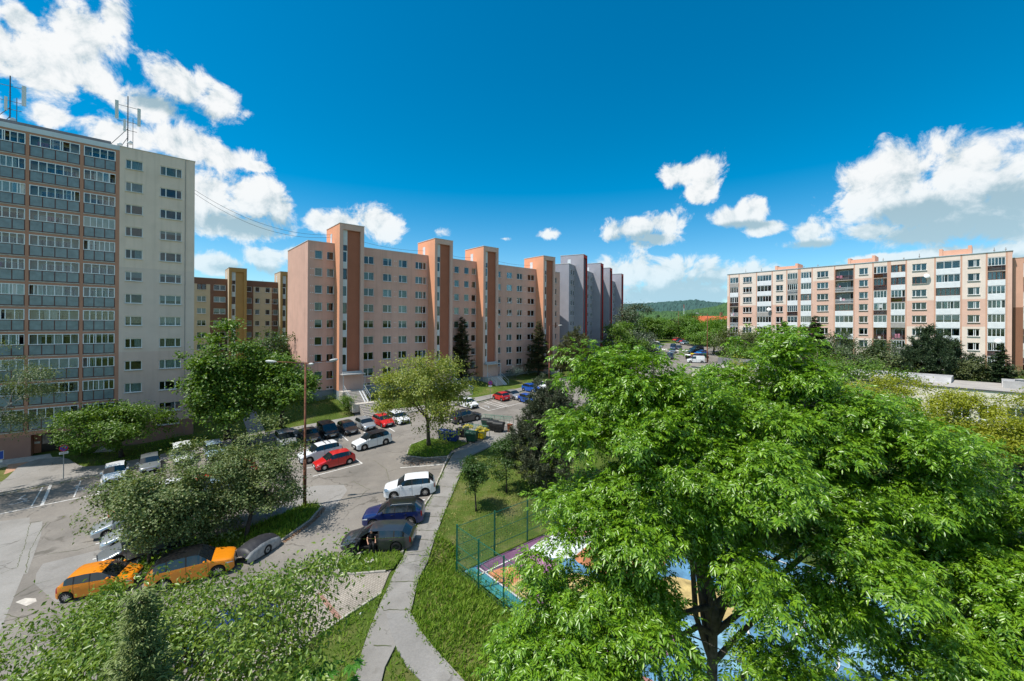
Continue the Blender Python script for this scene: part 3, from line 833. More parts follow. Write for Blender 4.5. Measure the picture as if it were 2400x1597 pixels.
def slab_block(name, label, loc, rz, sc, wallc, sidec, framec, recessc, plinthc, base, roof, tower_top, sill0, towers, sections, length, depth, plinth_z, mf=None, recess_split=None, stairs=(), seed=1, floors=8, gap=2.8, tw=4.0, trim=None, extra=None):
    """An eight-storey panel block: window columns between projecting stair towers."""
    rnd = random.Random(seed)
    root = empty(name, (loc[0], loc[1], base), rz, label, 'building', 'apartment blocks of the estate')
    Zr = lambda z: z - base
    mats = [wallc, plinthc] + (extra or [])
    holes = []
    for x0, x1, lights, hh in sections:
        for k in range(floors): z = sill0 + gap * k; holes.append((x0, x1, Zr(z), Zr(z + hh)))
    cellar = [(x0, x1, Zr(plinth_z + .12), Zr(plinth_z + .62)) for x0, x1, l, h in sections[:2] + sections[2::3]]
    f = mf or (lambda x, z: 0)
    mb = MB()
    wall_cells(mb, 0, length, -1.5, Zr(roof), holes + cellar, 0, .16, lambda x, z: 1 if z < Zr(plinth_z) else f(x, z + base), zb=[Zr(plinth_z)] + [Zr(sill0 + gap * k + 1.36 + .75) for k in range(floors)], xb=[0, length] + [v for s in (recess_split or []) for v in s])
    shell(mb, 0, length, 0, depth, -1.5, Zr(roof), 0, 0)
    w = mb.obj('wall', mats, root)
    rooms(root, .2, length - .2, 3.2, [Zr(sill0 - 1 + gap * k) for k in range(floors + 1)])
    for x0, x1, lights, hh in sections:
        for k in range(floors):
            fm = BROWNF if rnd.random() < .03 else None
            window(root, x0, Zr(sill0 + gap * k), x1 - x0, hh, lights, .12, fm, rnd=rnd)
    for x0, x1, z0, z1 in cellar: window(root, x0, z0, x1 - x0, z1 - z0, (1, 1), .12, deco=False)
    coping(root, 0, length, 0, depth, Zr(roof))
    vm = MB()
    for k in range(floors):
        for x0, x1 in [(s[0], s[1]) for s in sections[:1]]: vents(vm, x0 - .6, Zr(sill0 + gap * k) + 1.15); vents(vm, x0 - .6, Zr(sill0 + gap * k) + .1)
        for i in range(3, len(sections) - 1, 3): vents(vm, (sections[i][1] + sections[min(i + 1, len(sections) - 1)][0]) / 2 - .16, Zr(sill0 + gap * k) + 1.0); vents(vm, (sections[i][1] + sections[min(i + 1, len(sections) - 1)][0]) / 2 - .16, Zr(sill0 + gap * k) + .1)
    vm.obj('wall_vents', SILLM, root, kind='stuff')
    P = 2.5
    for ti, tx in enumerate(towers):
        tb = MB(); top = Zr(tower_top)
        rx0, rx1, rtop = (tx + .55, tx + tw - .6, top - .9) if not trim else (tx + .3, tx + tw - .3, top - .8)
        dz0, dz1 = Zr(plinth_z + .15), Zr(plinth_z + 2.6)
        # front frame with a deep recess
        wall_cells(tb, tx, tx + tw, -1.5, top, [(rx0, rx1, dz1 + .2, rtop, .38)], -P, .38, lambda x, z: 1 if z < Zr(plinth_z) else (4 if trim else 0), zb=[Zr(plinth_z)], rm=0 if not trim else 4)
        # holes are only through the recess sheet
        gx1 = rx0 + .8
        sh = []
        ztop = Zr(roof) - 1.4
        for k in range(floors): sh.append((rx0 + .04, gx1 - .04, ztop - 2.8 * k - 1.75, ztop - 2.8 * k))
        sh.insert(0, (rx0 + .04, gx1 - .04, ztop + .12, ztop + 1.05))
        wall_cells(tb, rx0, rx1, dz1 + .2, rtop, sh, -P + .38, .1, lambda x, z: (3 if x < gx1 else 2), xb=[gx1])
        # sides, roof
        for X, s in ((tx, 1), (tx + tw, -1)):
            q = [(X, .6, -1.5), (X, -P, -1.5), (X, -P, Zr(plinth_z)), (X, .6, Zr(plinth_z))]; tb.quad(*(q if s > 0 else q[::-1]), 1)
            q = [(X, .6, Zr(plinth_z)), (X, -P, Zr(plinth_z)), (X, -P, top), (X, .6, top)]; tb.quad(*(q if s > 0 else q[::-1]), 5)
        tb.quad((tx, .6, Zr(roof) - 1), (tx, .6, top), (tx, 4.2, top), (tx, 4.2, Zr(roof) - 1), 5)
        tb.quad((tx + tw, 4.2, Zr(roof) - 1), (tx + tw, 4.2, top), (tx + tw, .6, top), (tx + tw, .6, Zr(roof) - 1), 5)
        tb.quad((tx, -P, top), (tx + tw, -P, top), (tx + tw, 4.2, top), (tx, 4.2, top), 0)
        tb.quad((tx + tw, 4.2, Zr(roof) - 1), (tx, 4.2, Zr(roof) - 1), (tx, 4.2, top), (tx + tw, 4.2, top), 0)
        spand = mat('stair_spandrel', (.62, .63, .62), .6, .06, 2)
        tw_o = tb.obj('stair_tower', [framec, plinthc, recessc, spand, trim or framec, sidec], root)
        # door leaf, canopy, side hatch
        mb2 = MB().box(rx0 + .05, rx1 - .05, -P + .40, -P + .44, dz0, dz1 + .2); mb2.obj('entrance_panel', recessc, tw_o)
        MB().box(rx0, rx0 + .85, -P + .32, -P + .40, dz0 - .1, dz1 - .1).obj('door', mat('dark_door', (.025, .022, .02), .3, .1, 3), tw_o)
        MB().box(rx0 + 1.3, rx0 + 1.75, -P + .36, -P + .40, dz0 + 1.1, dz0 + 1.28).obj('mailbox', SILLM, tw_o)
        MB().box(rx0 - .35, rx1 + .5, -P - 1.25, -P - .003, dz1 + .02, dz1 + .17).box(rx0 - .1, rx1 + .2, -P - .3, -P - .004, dz1 + .172, dz1 + .5).obj('canopy', mat('canopy_grey', (.45, .45, .44), .7, .1, 2), tw_o)
        for cx in (rx0 - .25, rx1 + .4): MB().tube([(cx, -P - 1.15, Zr(plinth_z) - .6), (cx, -P - 1.15, dz1)], .05).obj('canopy_post', RAIL, tw_o)
        for k, (a, b, c, d) in enumerate(sh):
            o = link('stair_window', window_meshes(b - a, d - c, (1,), WHITE if k % 2 else BROWNF, 'st%d' % (k % 2))[0], tw_o, (a, -P + .40, c))
            link('pane', window_meshes(b - a, d - c, (1,), WHITE if k % 2 else BROWNF, 'st%d' % (k % 2))[1][0], o)
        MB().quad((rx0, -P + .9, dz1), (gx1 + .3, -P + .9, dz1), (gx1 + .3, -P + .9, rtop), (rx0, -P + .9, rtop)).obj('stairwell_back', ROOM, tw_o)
        MB().box(tx - .03, tx - .002, 1.2, 2.1, Zr(roof) + .12, Zr(roof) + 1.9).obj('roof_hatch', SILLM, tw_o)
        cp = MB(); cp.box(tx - .07, tx + tw + .07, -P - .07, 4.27, top + .002, top + .09); cp.obj('tower_coping', COPE, tw_o)
    # roof aerials
    am = MB()
    for i in range(6):
        x = rnd.uniform(2, length - 2); am.tube([(x, 3, Zr(roof)), (x, 3, Zr(roof) + rnd.uniform(.6, 1.4))], .02, 4)
    am.obj('roof_aerials', TAR, root, kind='stuff')
    return root


PINK = mat('salmon_render', (.63, .395, .32), .92, .07, .35, .12, 45, grime=.34)
PINKE = mat('salmon_side_render', (.72, .34, .2), .92, .05, .5, .12, 45, grime=.1)
PINKF = mat('salmon_frame_render', (.63, .42, .345), .92, .06, .4, .12, 45, grime=.3)
PINKR = mat('rust_render', (.36, .13, .075), .92, .06, .5, .12, 45, grime=.1)
PLBL = mat('bluegrey_plinth', (.25, .3, .34), .9, .1, .7, .15, 40, grime=.2)
W2, W1 = (1, .7), (1,)
PT = [4.1, 21.6, 33.05, 50.6]
PS = [(1.04, 2.2, W1, 1.36), (2.9, 4.0, W1, 1.36), (8.55, 10.84, W2, 1.36), (12.5, 14.14, (1.3, .8), 1.36), (15.53, 17.2, (.8, 1.3), 1.36), (18.88, 21.2, (.8, 1.2, .8), 1.36),
      (26.1, 27.0, W1, 1.36), (27.6, 28.75, W1, 1.36), (30.0, 31.15, W1, 1.36), (31.85, 32.95, W1, 1.36), (37.6, 39.8, W2, 1.36), (41.5, 43.1, (.8, 1), 1.36), (44.5, 46.2, (1, .8), 1.36), (47.9, 50.1, (1, 1), 1.36), (56.0, 57.8, W1, 1.36)]
salmon = slab_block('apartment_building', 'salmon pink eight-storey block with orange-sided stair towers across the car park', PA, UA, 1, PINK, PINKE, PINKF, PINKR, PLBL,
                    3.0, 29.45, 32.47, 26.72 - 19.6, PT, PS, 59, 13, 5.35, seed=3)

BRN = mat('brown_render', (.2, .1, .068), .92, .05, .6, .1, 40)
BRNB = mat('beige_render', (.56, .43, .3), .92, .05, .6, .1, 40)
OCH = mat('ochre_render', (.46, .25, .09), .92, .05, .6, .1, 40)
BRB = (-64.48 - 18 * U[0], 103 - 18 * U[1])


def brown_mf(x, z):
    x -= 18
    if z < 5: return 1
    return 2 if (x < -8.36 or .35 < x < 4.37 or x > 12) and z < 25.7 else 0


BS = [(x0 + 18, x1 + 18, l, 1.3) for x0, x1, l in [(-16, -14.4, W2), (-13.2, -11.8, W1), (-10.82, -9.13, (1, 1)), (-7.69, -5.38, (1, .9)), (-1.1, .0, W1), (.7, 1.7, W1), (2.93, 3.99, W1), (4.69, 5.74, W1), (10, 11.3, W1), (13, 14.5, W1)]]
brown = slab_block('apartment_building', 'brown, beige and ochre block seen between the tall block and the salmon block', BRB, UA, 1, BRN, BRNB, OCH, OCH, PLBL,
                   2.5, 26.7, 29.3, 24.0 - 19.6, [13.0, 23.77], BS, 36, 13, 4.2, mf=brown_mf, recess_split=[(9.64, 18.35), (22.37, 30)], seed=5, tw=3.6, extra=[BRNB])

GREY = mat('grey_render', (.33, .33, .375), .92, .05, .5, .1, 40, grime=.1)
SLATE = mat('slate_render', (.1, .115, .14), .92, .05, .5, .1, 40)
REDT = mat('red_trim', (.5, .03, .02), .7, .05, 1)
GA = (15.13, 111)
g_az = radians(90 - 27)
GS = [(a * 1.03 + .5, b * 1.03 + .5, l, 1.36) for a, b, l, h in PS]
GT = [4.8, 22.5, 34.2, 52.1]
GREYS = mat('grey_side_render', (.36, .35, .39), .92, .05, .5, .1, 40, grime=.1)
grey = slab_block('apartment_building', 'grey and slate block with red-edged stair towers beyond the salmon block', GA, g_az, 1, GREY, GREYS, SLATE, SLATE, PLBL,
                  5.6, 32.65, 35.7, 30.0 - 19.6, GT, GS, 62, 13, 8.3, seed=8, tw=3.5, trim=REDT)
# ------------------------------------------------------------------ tall block with loggias
FROST = mat('frosted_panel', (.2, .265, .285), .22, .18, 1.3, spec=.6)
RUST = mat('redbrown_render', (.5, .25, .17), .92, .06, .6, .1, 40, grime=.1)
REDF = mat('oxide_frame', (.12, .035, .025), .5, .1, 3)
ALU = mat('aluminium_frame', (.8, .83, .85), .4, .05, 4)
LWALL = mat('loggia_wall', (.7, .66, .6), .9, .08, 1.5)
TG1 = mat('tall_render_light', (.76, .61, .51), .92, .06, .4, .12, 45, grime=.32)
TG2 = mat('tall_render_grey', (.68, .55, .475), .92, .05, .5, .12, 45, grime=.14)
TG3 = mat('tall_render_pink', (.66, .5, .43), .92, .05, .5, .12, 45, grime=.28)
TG4 = mat('tall_plinth', (.34, .19, .15), .92, .08, .5, .15, 40, grime=.2)
LAUNDRY = [mat('laundry_pink', (.6, .25, .35), .9), mat('laundry_white', (.7, .7, .72), .9), mat('laundry_violet', (.22, .08, .3), .9), mat('laundry_dark', (.05, .05, .06), .9), mat('laundry_teal', (.1, .35, .42), .9)]


def flat_box(name, x0, x1, y0, y1, z0, z1, m, parent, kind=None):
    return MB().box(x0, x1, y0, y1, z0, z1).obj(name, m, parent, kind=kind)


def loggia(root, x0, x1, z0, z1, rnd, style, depth=1.25, wall=None, panels=3, par_h=1.15, slab=None):
    """Recess with back wall and balcony door; parapet and glazing differ from flat to flat."""
    wall = wall or LWALL
    mb = MB(); w = x1 - x0; e = .004
    mb.quad((x0 + e, depth, z0), (x1 - e, depth, z0), (x1 - e, depth, z1), (x0 + e, depth, z1), 0)
    mb.quad((x0 + e, .03, z0 + e), (x1 - e, .03, z0 + e), (x1 - e, depth, z0 + e), (x0 + e, depth, z0 + e), 1)
    mb.box(x0 + e, x1 - e, -.03, .16, z0 - .12, z0 - e, 1)
    o = mb.obj('loggia', [wall, slab or CONC], root)
    a = x0 + w * rnd.uniform(.12, .3); b = a + min(1.7, w * .5)
    flat_box('balcony_window', a, b, depth - .03, depth - .003, z0 + .85, z1 - .35, DARKGL, o)
    flat_box('balcony_door', b + .06, b + .75, depth - .03, depth - .003, z0 + .06, z1 - .35, DARKGL, o)
    fr = MB(); fr.box(a - .07, b + .82, depth - .06, depth - .031, z1 - .35, z1 - .28); fr.box(b - .01, b + .07, depth - .06, depth - .031, z0, z1 - .35); fr.box(a - .07, a, depth - .06, depth - .031, z0 + .8, z1 - .35); fr.box(b + .75, b + .82, depth - .06, depth - .031, z0, z1 - .35)
    fr.obj('window_frame', WHITE, o)
    zp = z0 + par_h
    if style in ('frost', 'white', 'dark', 'grey'):
        if style == 'frost':
            f = MB(); f.box(x0 + .01, x1 - .01, .02, .08, z0 + .02, z0 + .09); f.box(x0 + .01, x1 - .01, .02, .08, zp - .06, zp)
            for k in range(panels + 1):
                xx = x0 + .04 + (w - .08) * k / panels; f.box(xx - .035, xx + .035, .021, .079, z0 + .09, zp - .06)
            f.obj('parapet_frame', REDF, o)
            for k in range(panels):
                xa = x0 + .04 + (w - .08) * k / panels + .035; xb = x0 + .04 + (w - .08) * (k + 1) / panels - .035
                flat_box('parapet_panel', xa, xb, .04, .055, z0 + .09, zp - .06, FROST, o)
        else:
            m = {'white': mat('white_parapet', (.74, .76, .78), .6, .06, 1.5, grime=.12), 'dark': mat('brown_parapet', (.13, .075, .055), .7, .2, 2), 'grey': mat('grey_parapet', (.38, .36, .34), .8, .15, 2)}[style]
            flat_box('parapet', x0 + .005, x1 - .005, -.05, .06, z0 - .1, zp, m, o)
    else:
        f = MB(); c = {'rail': REDF, 'railw': ALU, 'railk': mat('black_rail', (.03, .03, .03), .5)}.get(style, REDF)
        for zz in (z0 + .12, zp - .35, zp): f.box(x0 + .01, x1 - .01, .0, .05, zz - .05, zz)
        for k in range(int(w / .16) + 1): xx = x0 + .03 + k * .16; f.box(xx - .012, xx + .012, .01, .035, z0 + .12, zp - .05)
        f.obj('railing', c, o)
    return o, zp


def glaze(o, x0, x1, zp, z1, rnd, n, fm, openp=.12, m=None):
    f = MB(); w = x1 - x0; h = z1 - zp
    f.box(x0 + .01, x1 - .01, .0, .07, zp + .002, zp + .08); f.box(x0 + .01, x1 - .01, .0, .07, z1 - .085, z1 - .005)
    f.box(x0 + .01, x0 + .05, .001, .069, zp + .05, z1 - .055); f.box(x1 - .05, x1 - .01, .001, .069, zp + .05, z1 - .055)
    skip = rnd.randrange(n) if rnd.random() < openp * 3 else -1
    xs = [x0 + .05 + (w - .1) * k / n for k in range(n + 1)]
    for k in range(n):
        if k == skip and n > 2:                      # a pane slid aside
            s = (xs[1] - xs[0]) * rnd.uniform(.3, .9); a = xs[k] - s if k else xs[k] + s; b = a + xs[1] - xs[0]; yy = .05
        else: a, b, yy = xs[k], xs[k + 1], .02
        f.box(a - .038, a + .038, yy, yy + .03, zp + .05, z1 - .055); f.box(b - .038, b + .038, yy + .001, yy + .029, zp + .05, z1 - .055)
        flat_box('pane', a + .022, b - .022, yy + .01, yy + .016, zp + .05, z1 - .055, m or GLASS2, o)
    f.obj('glazing_frame', fm, o)


def tall_block():
    rnd = random.Random(21)
    base = .8
    root = empty('apartment_building', (LA[0], LA[1], base), UA, 'tall grey-beige block with glazed loggias and roof antennas at left', 'building', 'apartment blocks of the estate')
    R = 38.25 - base; X0 = -26; p = 2.83
    wins = [(-6.94, -5.3, (.45, 1)), (-3.62, -1.38, (.5, 1, .5))]
    holes = [(a, b, 35.65 - base - p * k, 36.82 - base - p * k) for a, b, l in wins for k in range(12) if not (k == 11 and a < -5)]
    strip = (-3.78, -1.5, 2.75 - base, 3.2 - base)
    mb = MB()
    zb = [3.26 - base, 12.5 - base, 23.2 - base]
    wall_cells(mb, -7.48, 0, -2, R, holes + [strip], 0, .18, lambda x, z: 3 if z < zb[0] else (2 if z < zb[1] else (1 if z < zb[2] else 0)), zb=zb)
    cols = [(-10.63, -7.85, 3), (-14.94, -10.93, 4), (-18.05, -15.22, 3), (-22.2, -18.35, 4), (-25.4, -22.5, 3)]
    lh = [(a, b, 35.03 - base - p * k, 37.48 - base - p * k, 1.3) for a, b, n in cols for k in range(12)]
    ent = [(-14.7, -11.1, -.6, 2.55, 1.6)]
    wall_cells(mb, X0, -7.48, -2, R - .55, lh + ent, 0, 1.3, lambda x, z: 5 if z > R - .6 else (4 if z > 2.6 else 3), zb=[2.6], rm=4)
    shell(mb, X0, 0, 0, 13.5, -2, R, 0, 0)
    mb.obj('wall', [TG1, TG2, TG3, TG4, RUST, WHITE], root)
    MB().box(X0, -7.48, -.07, 1.0, R - .55, R + .02).obj('white_fascia', mat('fascia_white', (.62, .66, .7), .5, .06, 1), root)
    rooms(root, -7.3, -.2, 3.0, [34.6 - base - p * k for k in range(12, -2, -1)])
    for a, b, l in wins:
        for k in range(12):
            if not (k == 11 and a < -5): window(root, a, 35.65 - base - p * k, b - a, 1.17, l, .12, rnd=rnd)
    window(root, strip[0], strip[2], strip[1] - strip[0], strip[3] - strip[2], (1, 1), .12, deco=False)
    for a, b, n in cols:
        for k in range(12):
            z0 = 35.03 - base - p * k
            o, zp = loggia(root, a, b, z0, z0 + 2.45, rnd, 'frost', panels=n, par_h=1.22)
            glaze(o, a, b, zp, z0 + 2.45, rnd, rnd.choice((n + 1, n + 2, n + 2, n + 3)), ALU, .15)
            r = rnd.random()
            if r < .3:
                c = MB(); xa = a + rnd.uniform(.2, (b - a) * .5); nn = 18; ww = rnd.uniform(.8, 1.6)
                c.add([(xa + ww * i / nn, .3 + .04 * sin(i * 1.7), z) for z in (zp - .3, z0 + 2.4) for i in range(nn + 1)], [(i, i + 1, nn + 2 + i, nn + 1 + i) for i in range(nn)])
                c.obj('curtain', CURT, o)
            elif r < .5:
                c = MB(); xa = a + rnd.uniform(.2, .6)
                for q in range(rnd.randint(2, 5)):
                    ww = rnd.uniform(.25, .5); hh = rnd.uniform(.4, .8)
                    c.add([(xa, .6, zp + .75), (xa + ww, .6, zp + .75), (xa + ww, .63, zp + .75 - hh), (xa, .63, zp + .75 - hh)], [(0, 1, 2, 3)], rnd.randrange(5)); xa += ww + .06
                c.obj('laundry', LAUNDRY, o, kind='stuff')
            elif r < .62:
                flat_box('shade_blind', a + .1, b - .1, .12, .14, zp + .1, z0 + 2.38, CURT, o)
    # entrance
    e = MB(); e.quad((-14.7, 1.6, -.6), (-11.1, 1.6, -.6), (-11.1, 1.6, 2.55), (-14.7, 1.6, 2.55)); e.obj('entrance_wall', RUST, root)
    dk = mat('dark_door', (.025, .022, .02), .3, .1, 3)
    d = flat_box('entrance_door', -14.1, -11.2, 1.5, 1.58, .15, 2.3, dk, root)
    for xa, xb in ((-14.0, -13.35), (-13.2, -12.2), (-12.0, -11.3)):
        flat_box('pane', xa, xb, 1.47, 1.495, 1.1, 2.15, mat('door_glass', (.25, .27, .28), .1, .3, 2, spec=.7), d)
    flat_box('door_handle', -13.33, -13.28, 1.42, 1.46, 1.0, 1.7, SILLM, d)
    flat_box('mailboxes', -14.65, -14.2, 1.52, 1.58, 1.2, 1.45, SILLM, root)
    flat_box('entrance_slab', -17.5, -7.6, -2.6, -.01, -1.2, .15, CONC, root)
    rm = MB(); rm.add([(-15.9, -2.62, .15), (-13.7, -2.62, .15), (-13.7, -4.6, -.5), (-15.9, -4.6, -.5), (-15.9, -2.62, -1), (-13.7, -2.62, -1), (-13.7, -4.6, -1), (-15.9, -4.6, -1)], [(0, 3, 2, 1), (3, 7, 6, 2), (0, 4, 7, 3), (1, 2, 6, 5)])
    rm.obj('entrance_ramp', mat('ramp_tile', (.45, .26, .17), .9, .15, 3), root)
    coping(root, -7.48, 0, 0, 13.5, R, .07)
    flat_box('roof_parapet', X0, -8.4, 2.2, 11, R, R + 1.05, mat('parapet_zinc', (.12, .14, .16), .6, .15, 1), root)
    MB().tube([(-1.0, -.06, 0), (-1.0, -.06, R)], .03).obj('lightning_rod', TAR, root)
    return root


TALL = tall_block()


def antenna(px, py_top, lean, label, ylo=3.2):
    P = (LA[0] + V[0] * ylo, LA[1] + V[1] * ylo)
    a, b = ray(px, py_top)
    t = (a * P[1] - P[0]) / (U[0] - a * U[1]); Y = P[1] + t * U[1]
    zt = EYE + b * Y; z0 = 38.3
    h = zt - z0
    root = empty('antenna_mast', (P[0] + t * U[0], Y, z0), UA, label, 'antenna', 'phone antennas on the tall block')
    dk = mat('mast_steel', (.1, .11, .12), .5, .1, 3, metal=.4); pn = mat('antenna_white', (.62, .66, .66), .5, .05, 2)
    m = MB(); m.tube([(0, 0, -.3), (0, 0, h)], .055, 8); m.tube([(.5, .1, -.3), (.5, .1, h * .65)], .035, 6)
    for z in np.arange(.3, h * .75, .3): m.tube([(-.14, 0, z), (.14, 0, z)], .012, 4)
    m.obj('mast', dk, root)
    for xa, xb, f in ((-1.0, 1.0, .82), (-1.0, 1.05, .56), (-.5, .9, .42)): MB().tube([(xa, 0, h * f), (xb, 0, h * f)], .03).obj('cross_arm', dk, root)
    for x, z in ((-1.05, h * .57), (1.1, h * .52)): flat_box('panel_antenna', x - .17, x + .17, -.28, -.12, z, z + 2.35, pn, root)
    flat_box('panel_antenna', -.42, -.18, -.2, -.08, h * .38, h * .38 + 1.6, pn, root)
    for x, z in ((.25, .7), (.25, 1.6), (-.75, 1.1)):
        MB().lathe([(.001, -.12), (.16, -.1), (.26, -.04), (.28, .02), (.001, .02)], 'y', (x, -.2, z), 12).obj('dish', pn, root, smooth=True)
    for f, xb in ((.45, -2.4), (.3, -1.2)): MB().tube([(0, 0, h * f), (xb, .2, -.2)], .035).obj('brace', dk, root)
    return root


antenna(300, 226, 0, 'phone antenna mast with braces at the tall block roof corner')
antenna(24, 178, 0, 'phone antenna mast cut by the left edge of the picture', 4)

# hanging cables between the roofs
def cable(a, b, sag, label, r=.022, pts=18):
    m = MB(); P = [Vector(a).lerp(Vector(b), k / pts) + Vector((0, 0, -sag * 4 * (k / pts) * (1 - k / pts))) for k in range(pts + 1)]
    setp(m.tube(P, r, 4).obj('cable', mat('cable_black', (.03, .03, .03), .6)), label, 'cable', 'cables strung between the roofs')


def blockpt(root, x, y, z): return root.matrix_basis @ Vector((x, y, z))


bpy.context.view_layer.update()
tw = blockpt(salmon, 4.3, 1.2, 31.2 - 3.0)
cable(blockpt(TALL, -.1, 6, 35.4), tw, 2.0, 'upper black cable from tall block to first salmon stair tower')
cable(blockpt(TALL, -.1, 7, 35.2), tw - Vector((0, 0, .35)), 2.3, 'lower black cable from tall block to first salmon stair tower')
for i in range(3):
    a, b = [(8, 21.7), (25.5, 33.1), (37, 50.7)][i]
    cable(blockpt(salmon, a, 2, 30.9 - 3 + .2), blockpt(salmon, b, 2, 30.7 - 3), .5, ['cable hanging between the first and second salmon stair towers', 'cable hanging between the second and third salmon stair towers', 'cable hanging between the third and fourth salmon stair towers'][i])

# ------------------------------------------------------------------ long beige and pink block at right
RBEI = mat('right_beige_render', (.78, .655, .57), .92, .05, .5, .1, 40, grime=.08)
RPINK = mat('right_pink_render', (.72, .47, .375), .92, .05, .5, .1, 40, grime=.08)
RPIL = mat('right_pilaster', (.62, .36, .26), .92, .05, .5, .1, 40)
RBRN = mat('right_brown_render', (.27, .13, .08), .92, .05, .5, .1, 40)


def loggia_row(root, a, b, base, roofz, rnd, floors, special=None):
    for k in range(floors):
        z0 = 27.42 - 2.8 * k - base; z1 = z0 + 2.72
        st = rnd.choice(('white', 'white', 'white', 'white', 'white', 'rail', 'railw', 'grey', 'railw'))
        wl = rnd.choice((LWALL, LWALL, mat('loggia_grey', (.5, .51, .5), .9), RBEI))
        if special and k in special: st, wl = special[k]
        o, zp = loggia(root, a, b, z0, z1 - .05, rnd, st, 1.3, wl, par_h=1.05)
        if st in ('white', 'dark', 'grey') or rnd.random() < .35:
            glaze(o, a, b, zp, z1 - .06, rnd, rnd.choice((3, 4, 4, 5)), BROWNF if st == 'dark' else (WHITE if rnd.random() < .9 else BROWNF), .15)
            if rnd.random() < .5:
                flat_box('shade_blind', a + .06, a + (b - a) * rnd.choice((.45, .7, .98)), .1, .12, zp + (.5 if rnd.random() < .4 else .06), z1 - .12, rnd.choice((CURT, CURT2, BLIND, CURT)), o)
        elif rnd.random() < .75:
            c = MB(); xa = a + .2
            for q in range(rnd.randint(2, 4)):
                ww = rnd.uniform(.25, .5); hh = rnd.uniform(.3, .9); zt = zp + rnd.uniform(-.1, .5)
                c.box(xa, xa + ww, .5, .5 + rnd.uniform(.05, .4), z0 + .01, z0 + hh, rnd.randrange(5)) if rnd.random() < .5 else c.add([(xa, .4, zt), (xa + ww, .4, zt), (xa + ww, .42, zt - hh), (xa, .42, zt - hh)], [(0, 1, 2, 3)], rnd.randrange(5))
                xa += ww + .15
                if xa > b - .6: break
            c.obj('balcony_things', LAUNDRY, o, kind='stuff')


